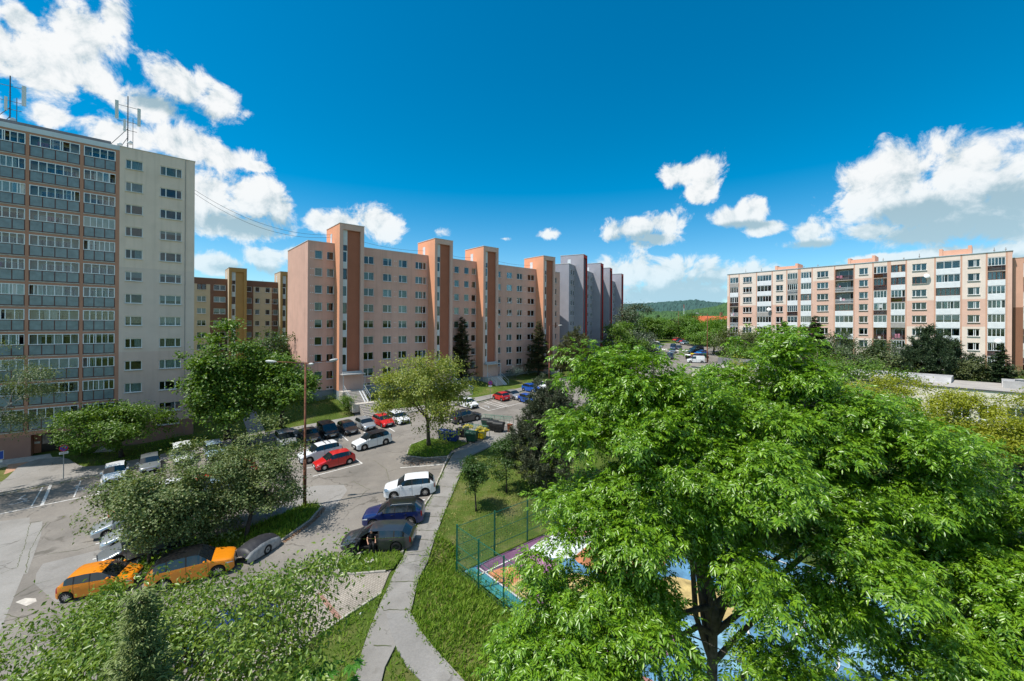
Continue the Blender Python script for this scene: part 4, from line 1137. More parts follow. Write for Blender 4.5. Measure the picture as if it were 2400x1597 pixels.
def right_block():
    rnd = random.Random(33); base = 6.3
    R0 = (62.1, 120.08)
    root = empty('apartment_building', (R0[0], R0[1], base), UA - pi / 2, 'long sunlit beige and pink block with loggias at right', 'building', 'apartment blocks of the estate')
    R = 31.1 - base
    logs = [(.71, 3.02), (7.79, 11.33), (14.99, 17.3), (17.97, 20.25), (25.06, 28.56), (32.2, 34.51), (35.15, 37.53), (42.24, 45.78), (49.46, 51.76)]
    wins = [(4.21, 6.45, (.7, 1, .7)), (12.39, 13.99, (1, .8)), (21.41, 23.71, (.7, 1, .7)), (29.57, 31.19, (1, .7)), (38.62, 40.86, (.6, 1, 1)), (46.78, 48.45, (1, .3, .6))]
    holes = [(a, b, 28.47 - 2.8 * k - base, 29.98 - 2.8 * k - base) for a, b, l in wins for k in range(8)]
    lh = [(a, b, 27.42 - 2.8 * k - base, 30.1 - 2.8 * k - base + .03, 1.32) for a, b in logs for k in range(8)]

    def mf(x, z):
        z += base; row = int((30.4 - z) / 2.8)
        if any(abs(x - e) < .26 for l in logs for e in l) : return 2
        if x > 51.8: return 1
        if 17.3 < x < 17.97 or 34.51 < x < 35.15: return 2
        lo, hi = ((1, 6) if 20.6 < x < 31.9 else ((3, 5) if x > 3.5 else (2, 5)))
        return 1 if lo <= row < hi else 0
    xb = [v for l in logs for v in (l[0] - .26, l[1] + .26)] + [20.6, 31.9, 3.5]
    mb = MB(); wall_cells(mb, 0, 52.6, -2, R, holes + lh, 0, .18, mf, xb=xb, zb=[30.4 - 2.8 * k - base for k in range(1, 8)])
    shell(mb, 0, 52.6, 0, 12, -2, R, 1, 0)
    mb.obj('wall', [RBEI, RPINK, RPIL], root)
    rooms(root, .2, 52.4, 3.2, [27.4 - 2.8 * k - base for k in range(8, -1, -1)])
    for a, b, l in wins:
        for k in range(8):
            window(root, a, 28.47 - 2.8 * k - base, b - a, 1.51, l, .12, BROWNF if (a > 38 and a < 40 and k == 1) else None, rnd=rnd)
    for i, (a, b) in enumerate(logs):
        sp = {}
        if i == 5: sp = {0: ('rail', mat('loggia_orange', (.5, .2, .06), .9)), 5: ('rail', mat('loggia_ochre', (.4, .25, .12), .9)), 6: ('frost', mat('loggia_teal', (.05, .3, .3), .9))}
        if i == 6: sp = {2: ('rail', mat('loggia_lime', (.25, .32, .02), .9)), 0: ('white', LWALL)}
        if i == 8: sp = {0: ('rail', LWALL), 1: ('white', LWALL)}
        loggia_row(root, a, b, base, R, rnd, 8, sp)
    coping(root, 0, 52.6, 0, 12, R, .12, .12, .3, mat('blue_coping', (.45, .55, .62), .5))
    for x0, x1, h in ((11.2, 16.0, 1.7), (27.0, 31.6, 1.9), (42.7, 47.0, 2.1)):
        b = MB(); b.box(x0, x1, 4, 8.5, R, R + h * .8); b.box(x0 - .25, x0 + .3, 3.9, 8.6, R, R + h); b.box(x1 - .3, x1 + .25, 3.9, 8.6, R, R + h * 1.12)
        b.obj('roof_house', RPIL, root)
    for x in (4, 8, 18, 21, 33.5, 37, 39.5, 50.3, 51.8):
        m = MB(); m.tube([(x, 2.5, R), (x, 2.5, R + rnd.uniform(.7, 1.4))], .05, 5); m.lathe([(.001, .75), (.14, .75), (.14, .62)], 'z', (x, 2.5, R), 8); m.obj('vent_pipe', TAR, root)
    for px, py in ((40.95, 27.2), (10.9, 20.8), (50.9, 13.6)):
        d = MB(); d.lathe([(.001, -.1), (.3, -.06), (.5, .03), (.52, .05), (.3, -.02), (.001, -.05)], 'y', (0, 0, 0), 16); d.tube([(0, .1, -.05), (0, .45, -.35)], .03)
        d.obj('dish', mat('dish_white', (.8, .8, .8), .4), root, (px, -.55, py - base), (radians(-20), 0, radians(20)), smooth=True)
    # the set-back neighbour at the right edge
    r2 = empty('apartment_building', root.matrix_basis @ Vector((52.7, 1.4, 0)), UA - pi / 2, 'brown and pink block at the right edge behind the long block', 'building', 'apartment blocks of the estate')
    r2.location.z = base
    Rb = 29.8 - base
    lg = [(1.3, 4.2), (9.2, 11.6), (13, 15.4)]; wn = [(5.6, 7.6, (1, .7))]
    mb = MB(); wall_cells(mb, 0, 22, -2, Rb, [(a, b, 26.1 - 2.8 * k - base, 28.8 - 2.8 * k - base, 1.32) for a, b in lg for k in range(8)] + [(a, b, 27.1 - 2.8 * k - base, 28.6 - 2.8 * k - base) for a, b, l in wn for k in range(7)], 0, .18, lambda x, z: 1 if z + base < 20 and x < 1.3 else 0, xb=[1.29])
    shell(mb, 0, 22, 0, 12, -2, Rb, 0, 0); mb.obj('wall', [RPIL, RBRN], r2)
    for a, b in lg:
        for k in range(7):
            o, zp = loggia(r2, a, b, 26.1 - 2.8 * k - base, 28.75 - 2.8 * k - base, rnd, rnd.choice(('white', 'white', 'rail', 'dark')), 1.3)
            if rnd.random() < .7: glaze(o, a, b, zp, 28.7 - 2.8 * k - base, rnd, 3, WHITE)
    for a, b, l in wn:
        for k in range(7): window(r2, a, 27.1 - 2.8 * k - base, b - a, 1.5, l, .12, rnd=rnd)
    coping(r2, 0, 22, 0, 12, Rb)
    return root


RIGHT = right_block()


def nursery():
    """Low white building with a flat roof."""
    root = empty('nursery_building', (33.6, 77.6, 4.3), UA - pi / 2, 'low white flat-roofed building behind the big ash tree', 'building')
    CRM = mat('cream_render', (.72, .67, .56), .9, .05, .6, .1, 40, grime=.12); FELT = mat('pale_roof_felt', (.42, .39, .35), .9, .2, .5, .2, 6, grime=.0, col2=(.3, .27, .245))
    SHEETM = mat('roof_sheet', (.42, .41, .4), .6, .2, .8)
    Lx = 62; H = 8.6 - 4.3
    wn = [(x, x + 1.5) for x in np.arange(1.2, Lx - 2, 2.15)]
    holes = [(a, b, .75, 2.55) for a, b in wn]
    mb = MB(); wall_cells(mb, 0, Lx, -3, H, holes, 0, .2, lambda x, z: 0)
    shell(mb, 0, Lx, 0, 12, -3, H, 0, 1); mb.obj('wall', [CRM, FELT], root)
    for a, b in wn: window(root, a, .75, b - a, 1.8, (1, 1), .12)
    MB().box(-.1, Lx + .1, -.12, .3, H + .003, H + .1).obj('roof_edge', mat('dark_flashing', (.1, .1, .1), .6), root)
    rb = MB()
    for x0, x1 in ((8.5, 33), (37.5, Lx)):      # raised light strip along the far side
        rb.add([(x0, 6.2, H), (x1, 6.2, H), (x1, 7.2, H + .7), (x0, 7.2, H + .7), (x1, 11.5, H + .7), (x0, 11.5, H + .7), (x1, 12, H), (x0, 12, H)], [(0, 1, 2, 3), (3, 2, 4, 5), (5, 4, 6, 7), (1, 6, 4, 2), (0, 3, 5, 7)])
    rb.obj('roof_light_strip', SHEETM, root)
    v = MB(); v.box(37.6, 40.3, 5.0, 7.0, H, H + .9); v.lathe([(.45, .9), (.45, 1.15), (.55, 1.15), (.001, 1.25)], 'z', (39, 6, H), 12); v.obj('roof_vent', SHEETM, root)
    v = MB(); v.box(.2, 7.6, 10.7, 11.1, H, H + 1.25); v.box(7.2, 7.6, 2, 10.7, H, H + 1.25); v.obj('parapet_wall', mat('grey_parapet_wall', (.2, .2, .21), .9), root)
    for x in (12, 18, 25, 31, 44, 50): MB().box(x, x + .3, 3, 3.2, H, H + .25).obj('roof_drain', TAR, root)


nursery()

# ------------------------------------------------------------------ far things
def hill(name, prof, dist, depth, m, seed):
    rng = np.random.default_rng(seed)
    xs = np.arange(prof[0][0], prof[-1][0], 3.0)
    ys = np.interp(xs, [p[0] for p in prof], [p[1] for p in prof])
    n = len(xs); rows = 16; vs = []; fs = []
    for r in range(rows):
        t = r / (rows - 1)
        for i in range(n):
            a, b = ray(xs[i], ys[i])
            Y = dist + depth * t
            top = EYE + b * (dist + depth) 
            z = 8 + (top - 8) * sin(t * pi / 2) ** .8 + (rng.random() - .3) * dist * .0045
            vs.append((a * Y, Y, z))
    for r in range(rows - 1):
        for i in range(n - 1): fs.append((r * n + i, r * n + i + 1, (r + 1) * n + i + 1, (r + 1) * n + i))
    MB().add(vs, fs).obj(name, m, kind='structure')


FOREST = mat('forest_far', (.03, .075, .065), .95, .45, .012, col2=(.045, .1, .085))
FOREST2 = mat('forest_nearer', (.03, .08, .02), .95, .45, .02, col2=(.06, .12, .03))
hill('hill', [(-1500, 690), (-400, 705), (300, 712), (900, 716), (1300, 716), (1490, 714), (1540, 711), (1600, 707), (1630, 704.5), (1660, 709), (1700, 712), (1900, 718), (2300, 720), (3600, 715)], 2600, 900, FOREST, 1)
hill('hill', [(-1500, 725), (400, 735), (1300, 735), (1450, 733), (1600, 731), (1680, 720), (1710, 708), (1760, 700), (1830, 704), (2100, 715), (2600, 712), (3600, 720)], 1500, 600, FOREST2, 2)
mt = empty('radio_mast', at(1603, 729, 1450), 0, 'red and white radio mast on the far wooded hill', 'mast'); MB().tube([(0, 0, -12), (0, 0, 8)], .8, 6).obj('lower_mast', WHITE, mt); MB().tube([(0, 0, 8.01), (0, 0, 22)], .8, 6).obj('upper_mast', REDT, mt)

rr = empty('house', at(1640, 762, 205), radians(5), 'house with red tiled roof and solar panels beyond the trees', 'building')
m = MB(); m.box(0, 24, 0, 12, -8, 0); m.obj('wall', CRM2 if False else mat('cream_render', (.72, .67, .56)), rr)
m = MB(); m.add([(-1, -1, -.2), (25, -1, -.2), (25, 6, 4.6), (-1, 6, 4.6), (25, 13, -.2), (-1, 13, -.2)], [(0, 1, 2, 3), (3, 2, 4, 5), (0, 3, 5), (1, 4, 2)]); rf = m.obj('roof', mat('red_tiles', (.55, .12, .05), .8, .2, 2), rr)
m = MB(); m.add([(11, 0.2, .75), (21, 0.2, .75), (21, 3.2, 2.85), (11, 3.2, 2.85)], [(0, 1, 2, 3)]); m.obj('solar_panel', mat('solar_blue', (.02, .05, .15), .2, spec=.7), rf)
MB().box(14, 15, 5.2, 6.2, 4, 6.5).obj('chimney', RBRN, rf)

gg = G(1530, 792); gr = empty('garage_building', (gg.x - 6, gg.y + 2, gg.z), radians(-8), 'low white garage building at the far end of the street', 'building')
MB().box(0, 9, 0, 10, -1, 3.6).obj('wall', mat('garage_white', (.7, .68, .64), .9, .1, 1), gr)
MB().box(-.2, 9.2, -.2, 10.2, 3.6, 3.8).obj('roof', TAR, gr)
for k in range(2): flat_box('garage_door', 1 + k * 4, 3.6 + k * 4, -.06, -.003, -.2, 2.2, mat('garage_door_grey', (.45, .44, .42), .7), gr)
# ------------------------------------------------------------------ trees and plants
BARK = mat('bark_grey', (.13, .105, .085), .95, .35, 6, .6, 25)
BARKD = mat('bark_dark', (.06, .048, .04), .95, .35, 6, .6, 25)
BARKW = mat('bark_birch', (.5, .48, .45), .9, .4, 5, .3, 20)


def nrm(a): return a / np.maximum(1e-9, np.linalg.norm(a, axis=-1, keepdims=True))


def raw_mesh(name, verts, tris, m):
    """Triangle mesh straight from arrays."""
    me = bpy.data.meshes.new(name)
    verts = np.ascontiguousarray(verts, dtype=np.float32); tris = np.ascontiguousarray(tris, dtype=np.int32)
    nt = len(tris)
    me.vertices.add(len(verts)); me.vertices.foreach_set('co', verts.ravel())
    me.loops.add(nt * 3); me.loops.foreach_set('vertex_index', tris.ravel())
    me.polygons.add(nt); me.polygons.foreach_set('loop_start', np.arange(0, nt * 3, 3, dtype=np.int32))
    me.polygons.foreach_set('loop_total', np.full(nt, 3, dtype=np.int32))
    for x in (m if isinstance(m, (list, tuple)) else [m]): me.materials.append(x)
    me.update(calc_edges=True)
    return me


def leaf_arrays(P, D, N, ln, wd, fold=.25):
    """One folded blade per point: base, two sides, tip."""
    D = nrm(D); S = nrm(np.cross(D, N)); N2 = np.cross(S, D)
    ln = np.broadcast_to(np.asarray(ln, float).reshape(-1, 1), (len(P), 1)); wd = np.broadcast_to(np.asarray(wd, float).reshape(-1, 1), (len(P), 1))
    mid = P + D * ln * .45
    v = np.stack([P, mid + S * wd / 2 + N2 * wd * fold, P + D * ln - N2 * ln * .08, mid - S * wd / 2 + N2 * wd * fold], 1).reshape(-1, 3)
    b = (np.arange(len(P)) * 4)[:, None]
    t = np.concatenate([b + [0, 1, 2], b + [0, 2, 3]], 1).reshape(-1, 3)
    return v, t


def rand_dir(n, rng):
    v = rng.normal(size=(n, 3)); return nrm(v)


def in_crown(ells, n, rng, shell=.55):
    """Clump centres inside a union of ellipsoids (cx,cy,cz,rx,ry,rz), most of them near the surface; with outward directions."""
    vol = np.array([e[3] * e[4] * e[5] for e in ells]) ** .75; vol = vol / vol.sum()
    pick = rng.choice(len(ells), n, p=vol)
    E = np.array(ells)[pick]
    d = rand_dir(n, rng); r = (shell ** 3 + (1 - shell ** 3) * rng.random((n, 1))) ** (1 / 3)
    lump = 1 + .16 * np.sin(d[:, :1] * 5 + pick[:, None]) * np.cos(d[:, 1:2] * 6) + rng.normal(0, .05, (n, 1))
    return E[:, :3] + d * r * lump * E[:, 3:], d


def boughs(ells, n, rng, shell, k, sig):
    """Clumps gathered on boughs, so that the crown has heaps and gaps."""
    m = max(6, n // k); B, O = in_crown(ells, m, rng, shell)
    i = rng.integers(0, m, n)
    w = sig * (.6 + .8 * rng.random((m, 1)))[i]
    return B[i] + rng.normal(size=(n, 3)) * w * np.array([1, 1, .5]), nrm(O[i] + rng.normal(0, .35, (n, 3)))


def branch_mesh(base, fork, tips, rng, r0, m, limbs=9, twigs=60, wob=.25):
    """Trunk, main limbs and side branches to the given clump centres."""
    mb = MB()
    base, fork = Vector(base), Vector(fork)
    n = 7
    tr = [base.lerp(fork, k / n) + Vector((rng.normal(0, .03), rng.normal(0, .03), 0)) * r0 * 6 * (k / n) for k in range(n + 1)]
    mb.tube(tr, [r0 * (1.25 - .6 * k / n) * (1.25 if k == 0 else 1) for k in range(n + 1)], 8)
    tips = [Vector(t) for t in tips]
    idx = list(range(len(tips))); rng.shuffle(idx)
    chosen = []
    for i in idx:
        if all((tips[i] - tips[j]).length > 1e-3 for j in chosen): chosen.append(i)
        if len(chosen) >= limbs: break
    pts = [(p, r0 * .5) for p in tr[3:]]
    for c in chosen:
        t = tips[c]; k = rng.integers(4, n + 1); s = tr[k]
        mid = s.lerp(t, .5) + Vector((0, 0, .12 * (t - s).length)) + Vector(rng.normal(0, wob * .4, 3))
        L = [s * (1 - a) ** 2 + mid * 2 * a * (1 - a) + t * a * a for a in [i / 7 for i in range(8)]]
        L = [p + Vector(rng.normal(0, .02, 3)) * (t - s).length * .5 * (0 if i in (0,) else 1) for i, p in enumerate(L)]
        rr = [r0 * .5 * (1 - .86 * i / 7) for i in range(8)]
        mb.tube(L, rr, 6, cap=False); pts += list(zip(L, rr))
    A = np.array([p[0] for p in pts]); R = [p[1] for p in pts]
    f = np.array(fork)
    for i in idx[len(chosen):len(chosen) + twigs]:
        t = tips[i]; d = np.linalg.norm(A - np.array(t), axis=1) + .35 * np.linalg.norm(A - f, axis=1)
        k = int(np.argmin(d)); s = pts[k][0]
        mid = s.lerp(t, .5) + Vector((0, 0, .1 * (t - s).length)) + Vector(rng.normal(0, wob * .3, 3))
        L = [s * (1 - a) ** 2 + mid * 2 * a * (1 - a) + t * a * a for a in (0, .3, .6, 1)]
        r = min(R[k] * .7, r0 * .22); mb.tube(L, [r, r * .7, r * .45, r * .2], 4, cap=False)
    return mb


def plant_root(name, base, label, cat, group=None):
    return empty(name, tuple(base), 0, label, cat, group)


def finish_tree(root, base, mb, bark, v, t, lm, crown='crown'):
    b = Vector(base)
    mb.v = [(p[0] - b.x, p[1] - b.y, p[2] - b.z) for p in mb.v]
    mb.obj('trunk', bark, root, smooth=True)
    o = link(crown, raw_mesh(crown, v - np.array(b), t, lm), root); o['kind'] = 'stuff'
    return root


def broadleaf(name, label, base, ells, lm, n_clump, per, spread, ll, lw, r0, seed, bark=None, fork_z=None, limbs=9, twigs=70, group=None, droop=.2, shell=.5, lean=(0, 0), cat='tree', upw=.7):
    rng = np.random.default_rng(seed)
    C, O = boughs(ells, n_clump, rng, shell, 5, spread * 1.15)
    q = np.argsort(rng.random(len(C))); C, O = C[q], O[q]
    base = Vector(base)
    cz = min(e[2] - e[5] for e in ells); fz = fork_z if fork_z is not None else max(base.z + .8, cz + .35 * (max(e[2] for e in ells) - cz))
    cx = np.mean([e[0] for e in ells]); cy = np.mean([e[1] for e in ells])
    fork = Vector((base.x * .4 + cx * .6, base.y * .4 + cy * .6, fz))
    mb = branch_mesh(base, fork, C, rng, r0, bark or BARK, limbs, twigs)
    n = n_clump * per
    ci = np.repeat(np.arange(n_clump), per)
    spr = spread * (.6 + .8 * rng.random((n_clump, 1)))[ci]
    off = rng.normal(size=(n, 3)) * spr * np.array([1, 1, .62]); P = C[ci] + off
    N = nrm(upw * np.array([0, 0, 1.0]) + .45 * O[ci] + rng.normal(0, .42, (n, 3)))
    D = nrm(rng.normal(size=(n, 3)) + .6 * nrm(off) + np.array([0, 0, -droop])); D = D - N * np.sum(D * N, 1, keepdims=True) * .8
    s = .7 + .6 * rng.random(n)
    v, t = leaf_arrays(P, D, N, ll * s, lw * s)
    root = plant_root(name, base, label, cat, group)
    return finish_tree(root, base, mb, bark or BARK, v, t, lm)


def pinnate(name, label, base, ells, lm, n_clump, per, spread, rach, ll, lw, r0, seed, bark, fork, limbs=14, twigs=160, pairs=4, shell=.45, group=None):
    """Ash-like tree: every leaf a drooping stalk with paired leaflets."""
    rng = np.random.default_rng(seed)
    C, O = boughs(ells, n_clump, rng, shell, 8, .44)
    o = np.argsort(rng.random(len(C))); C, O = C[o], O[o]
    mb = branch_mesh(base, fork, C, rng, r0, bark, limbs, twigs, .5)
    n = n_clump * per
    ci = np.repeat(np.arange(n_clump), per)
    spr = spread * (.5 + 1.0 * rng.random((n_clump, 1)))[ci]
    off = rng.normal(size=(n, 3)) * spr * np.array([1, 1, .55]); P = C[ci] + off
    # shoots of one clump point the same general way, leaves fan out round them
    cd = nrm(O + rng.normal(0, .5, O.shape) + np.array([0, 0, .25]))[ci]
    D0 = nrm(.55 * cd + .55 * nrm(off) + rng.normal(0, .45, (n, 3)))
    sl = .55 + .65 * rng.random((n, 1)); Lr = rach * sl
    PV, DV, NV, LV = [], [], [], []
    up = np.array([0, 0, 1.0])
    side = nrm(np.cross(D0, up + rng.normal(0, .25, (n, 3))))
    for k in range(pairs + 1):
        t = .28 + .72 * k / pairs
        Q = P + D0 * Lr * t - up * Lr * .4 * t * t
        Dk = nrm(D0 - up * .85 * t)
        nn = nrm(np.cross(side, Dk))
        if k == pairs:
            PV.append(Q); DV.append(Dk); NV.append(nn); LV.append(sl[:, 0] * 1.15)
        else:
            for s in (-1, 1):
                PV.append(Q); DV.append(nrm(Dk * .62 + side * s * .9 - up * .18 + rng.normal(0, .12, (n, 3)))); NV.append(nrm(nn + rng.normal(0, .38, (n, 3)))); LV.append(sl[:, 0] * 1.15 * (.78 + .3 * sin(pi * (.25 + .6 * k / pairs))))
    P2, D2, N2, L2 = np.concatenate(PV), np.concatenate(DV), np.concatenate(NV), np.concatenate(LV)
    L2 = L2 * (.85 + .3 * rng.random(len(L2)))
    v, t = leaf_arrays(P2, D2, N2, ll * L2, lw * L2, .16)
    root = plant_root(name, base, label, 'tree', group)
    return finish_tree(root, base, mb, bark, v, t, lm)


def conifer(name, label, base, h, r, lm, seed, bark=None, whorl=.45, per=9, needle=(.22, .05), dens=26, group=None, start=.08, droop=.25, power=.9, wild=.15, cat='tree'):
    """Whorls of drooping boughs set with short needle sprays."""
    rng = np.random.default_rng(seed); base = Vector(base); B = np.array(base)
    mb = MB(); mb.tube([base, base + Vector((0, 0, h * .5)), base + Vector((0, 0, h))], [.018 * h + .03, .012 * h, .01], 7)
    P, D, N = [], [], []
    z = h * start
    while z < h * .985:
        f = 1 - z / h; L0 = r * f ** power + .08
        m = max(3, int(per * (.5 + .5 * f) + rng.integers(-1, 2)))
        for k in range(m):
            a = rng.random() * 2 * pi; L = L0 * (1 + rng.normal(0, wild)); zz = z + rng.normal(0, whorl * .25)
            d = np.array([cos(a), sin(a), 0]); n = max(5, int(dens * L / max(r, .5) * 2))
            t = np.sort(rng.random(n)) ** .75
            bp = B + np.outer(t * L, d) + np.outer(zz - droop * L * t ** 1.4 + .22 * L * t ** 4, [0, 0, 1.0])
            bp += rng.normal(0, .055 * L0 + .03, (n, 3)) * np.array([1, 1, .45])
            s = np.array([-d[1], d[0], 0])
            dd = nrm(d * .8 + np.outer(rng.choice((-1, 1), n) * (.3 + .8 * rng.random(n)), s) + rng.normal(0, .25, (n, 3)) + np.array([0, 0, -.1]))
            P.append(bp); D.append(dd); N.append(nrm(np.array([0, 0, 1.0]) + rng.normal(0, .35, (n, 3))))
            if L > .5: mb.tube([Vector(B + np.array([0, 0, zz])), Vector(B + d * L * .5 + np.array([0, 0, zz - droop * L * .35])), Vector(B + d * L * .9 + np.array([0, 0, zz - droop * L * .8]))], [.02 + .008 * L, .015, .006], 4, cap=False)
        z += whorl * (.55 + .45 * f)
    P, D, N = np.concatenate(P), np.concatenate(D), np.concatenate(N)
    s = .7 + .6 * rng.random(len(P))
    v, t = leaf_arrays(P, D, N, needle[0] * s, needle[1] * s)
    root = plant_root(name, base, label, cat, group)
    return finish_tree(root, base, mb, bark or BARKD, v, t, lm)


def tufted(name, label, base, ells, lm, n_clump, per, size, nl, nw, r0, seed, bark=None, fork_z=None, shell=.5, limbs=10, twigs=90, group=None, cat='tree'):
    """Pine-like tree: tufts of needles standing out from every shoot."""
    rng = np.random.default_rng(seed)
    C, O = in_crown(ells, n_clump, rng, shell); base = Vector(base)
    fz = fork_z or (min(e[2] for e in ells) + max(e[2] + e[5] * .6 for e in ells)) / 2
    fork = Vector((np.mean([e[0] for e in ells]), np.mean([e[1] for e in ells]), fz))
    mb = branch_mesh(base, fork, C, rng, r0, bark or BARKD, limbs, twigs)
    n = n_clump * per; ci = np.repeat(np.arange(n_clump), per)
    d = nrm(rng.normal(size=(n, 3)) + O[ci] * .6 + np.array([0, 0, .35]))
    sh = nrm(O + rng.normal(0, .4, O.shape) + np.array([0, 0, .4]))[ci]
    P = C[ci] + sh * (rng.random((n, 1)) - .5) * size * 2.2 + d * size * .25 * rng.random((n, 1)) + rng.normal(0, size * .3, (n, 3))
    v, t = leaf_arrays(P, d, nrm(rng.normal(size=(n, 3))), nl * (.7 + .6 * rng.random(n)), nw)
    root = plant_root(name, base, label, cat, group)
    return finish_tree(root, base, mb, bark or BARKD, v, t, lm)


def ell(px, py, y, wpx, hpx, dr=1.0):
    """Crown ellipsoid from its centre and size in the photograph at distance y."""
    c = at(px, py, y); k = y / FPX
    return (c.x, c.y, c.z, wpx * k / 2, wpx * k / 2 * dr, hpx * k / 2)


L_ASH = leafmat('ash_leaf', (.07, .18, .008), (.21, .365, .02), .25, .34, .55)
L_CHERRY = leafmat('cherry_leaf', (.09, .17, .02), (.23, .32, .05), .3, .36, .5)
L_ROWAN = leafmat('whitebeam_leaf', (.065, .125, .028), (.21, .245, .09), .24, .5)
L_LIND = leafmat('linden_leaf', (.055, .13, .012), (.145, .24, .03), .32)
L_DARK = leafmat('dark_leaf', (.025, .07, .012), (.07, .125, .022), .25)
L_MAPLE = leafmat('maple_leaf', (.13, .19, .025), (.33, .36, .08), .38)
L_YEL = leafmat('yellow_leaf', (.22, .26, .02), (.36, .38, .03), .38)
L_BIRCH = leafmat('birch_leaf', (.07, .12, .04), (.16, .2, .09), .3)
L_FRESH = leafmat('fresh_leaf', (.07, .17, .015), (.15, .27, .03), .35)
L_OLIVE = leafmat('olive_leaf', (.07, .1, .03), (.14, .16, .06), .25)
L_PURP = leafmat('purple_leaf', (.03, .012, .018), (.05, .02, .03), .2)
L_PINE = leafmat('pine_needle', (.03, .048, .02), (.1, .115, .06), .1, .55)
L_SPRUCE = leafmat('spruce_needle', (.018, .042, .015), (.05, .085, .03), .1, .55)
L_BLUE = leafmat('blue_spruce_needle', (.06, .1, .09), (.14, .19, .17), .1, .55)
L_CYP = leafmat('cypress_scale', (.1, .15, .035), (.22, .27, .09), .15, .55)
L_LARCH = leafmat('larch_needle', (.05, .06, .02), (.1, .1, .04), .15, .55)
L_CHEST = leafmat('chestnut_leaf', (.05, .16, .02), (.1, .26, .03), .35, .35)

# --- the big ash in front, right
ash_base = (6.6, 13.6, ground(6.6, 13.6))
pinnate('ash_tree', 'big bright green ash tree filling the right foreground above the court', ash_base,
        [ell(1415, 930, 13.6, 170, 210), ell(1410, 890, 13.6, 120, 120), ell(1450, 880, 13.8, 110, 100), ell(1500, 910, 14, 120, 110), ell(1600, 1000, 13.6, 200, 150), ell(1640, 930, 14, 120, 90), ell(1720, 900, 14.2, 110, 100), ell(1850, 860, 14.2, 110, 130), ell(1930, 920, 14, 130, 110), ell(1480, 930, 14, 180, 150), ell(1700, 950, 14.2, 120, 110), ell(1960, 980, 13.8, 220, 170), ell(2080, 1040, 13.4, 240, 160), ell(1450, 1080, 13, 280, 250), ell(1540, 1010, 13.8, 260, 240), ell(1640, 1080, 13.5, 420, 330), ell(1845, 900, 14.2, 200, 240), ell(1760, 960, 14.2, 220, 200), ell(1890, 1060, 13.4, 420, 300), ell(2060, 1090, 13.2, 320, 240), ell(2180, 1160, 13, 260, 200),
         ell(1380, 1240, 12.2, 230, 200), ell(1560, 1230, 12.4, 400, 200), ell(1840, 1250, 12.4, 460, 180), ell(2080, 1290, 12.4, 320, 150), ell(1400, 1350, 11.4, 320, 200), ell(1320, 1500, 10.6, 180, 220), ell(1450, 1500, 10.8, 230, 240), ell(1340, 1590, 10, 280, 110), ell(1270, 1530, 10.6, 140, 150), ell(1500, 1400, 11.6, 200, 120), ell(1570, 1500, 11, 90, 110), ell(1290, 1270, 12, 110, 90), ell(1780, 1310, 12.2, 240, 80), ell(1930, 1390, 11.6, 160, 100), ell(1830, 1540, 10.6, 170, 130), ell(1560, 1580, 10.2, 160, 90)],
        L_ASH, 1700, 37, .21, .32, .122, .041, .2, 101, BARK, (6.4, 13.2, 7.4), 18, 330)
pinnate('ash_tree', 'ash tree reaching in from the lower right corner', (13.6, 10.6, ground(13.6, 10.6)),
        [ell(2260, 1230, 12.6, 300, 170), ell(2400, 1240, 11.8, 300, 230), ell(2230, 1360, 11.6, 300, 140), ell(2380, 1400, 11, 260, 200), ell(2390, 1520, 10.4, 240, 200), ell(2080, 1420, 11.5, 260, 130), ell(2200, 1480, 10.8, 220, 130), ell(2240, 1580, 10.2, 220, 100), ell(2040, 1590, 10.2, 200, 90)],
        L_ASH, 430, 38, .21, .32, .122, .041, .16, 102, BARK, (13.4, 11.2, 7.0), 10, 110)

# --- bottom left: cherry, cypress, chestnut
broadleaf('cherry_tree', 'loose-leaved cherry tree along the bottom left edge', (-8.8, 8.6, ground(-8.8, 8.6)),
          [ell(110, 1530, 10.5, 330, 170), ell(330, 1500, 10.6, 320, 150), ell(520, 1490, 10.2, 340, 230), ell(660, 1440, 10.2, 190, 250), ell(420, 1580, 9.4, 500, 170), ell(730, 1330, 10.6, 70, 110), ell(420, 1425, 10.8, 280, 90), ell(480, 1375, 10.9, 150, 50), ell(330, 1400, 10.9, 90, 50), ell(560, 1400, 10.8, 120, 80), ell(100, 1590, 9.4, 300, 130), ell(640, 1560, 9.2, 240, 120)],
          L_CHERRY, 430, 54, .3, .125, .056, .12, 103, BARK, 6.6, 10, 150, droop=.9, shell=.35, upw=.5)
broadleaf('cherry_tree', 'upright cherry sprigs rising before the orange hatchback', (-10.4, 10.2, ground(-10.4, 10.2)),
          [ell(150, 1350, 11.2, 22, 70), ell(260, 1390, 11.2, 50, 60), ell(210, 1440, 11, 130, 60), ell(760, 1330, 10.8, 50, 60), ell(560, 1370, 10.8, 70, 60)], L_CHERRY, 34, 26, .13, .115, .05, .05, 104, BARK, 7.5, 5, 25, droop=.7, shell=.2, upw=.5)
conifer('cypress', 'dark feathery cypress rising from the bottom edge among cherry leaves', (at(330, 1500, 8.2).x, 8.2, ground(-7.3, 8.2)), 11.0 - ground(-7.3, 8.2), 1.25, L_CYP, 105, per=14, needle=(.11, .03), dens=110, start=.5, droop=-.9, whorl=.2, power=.8, wild=.3)


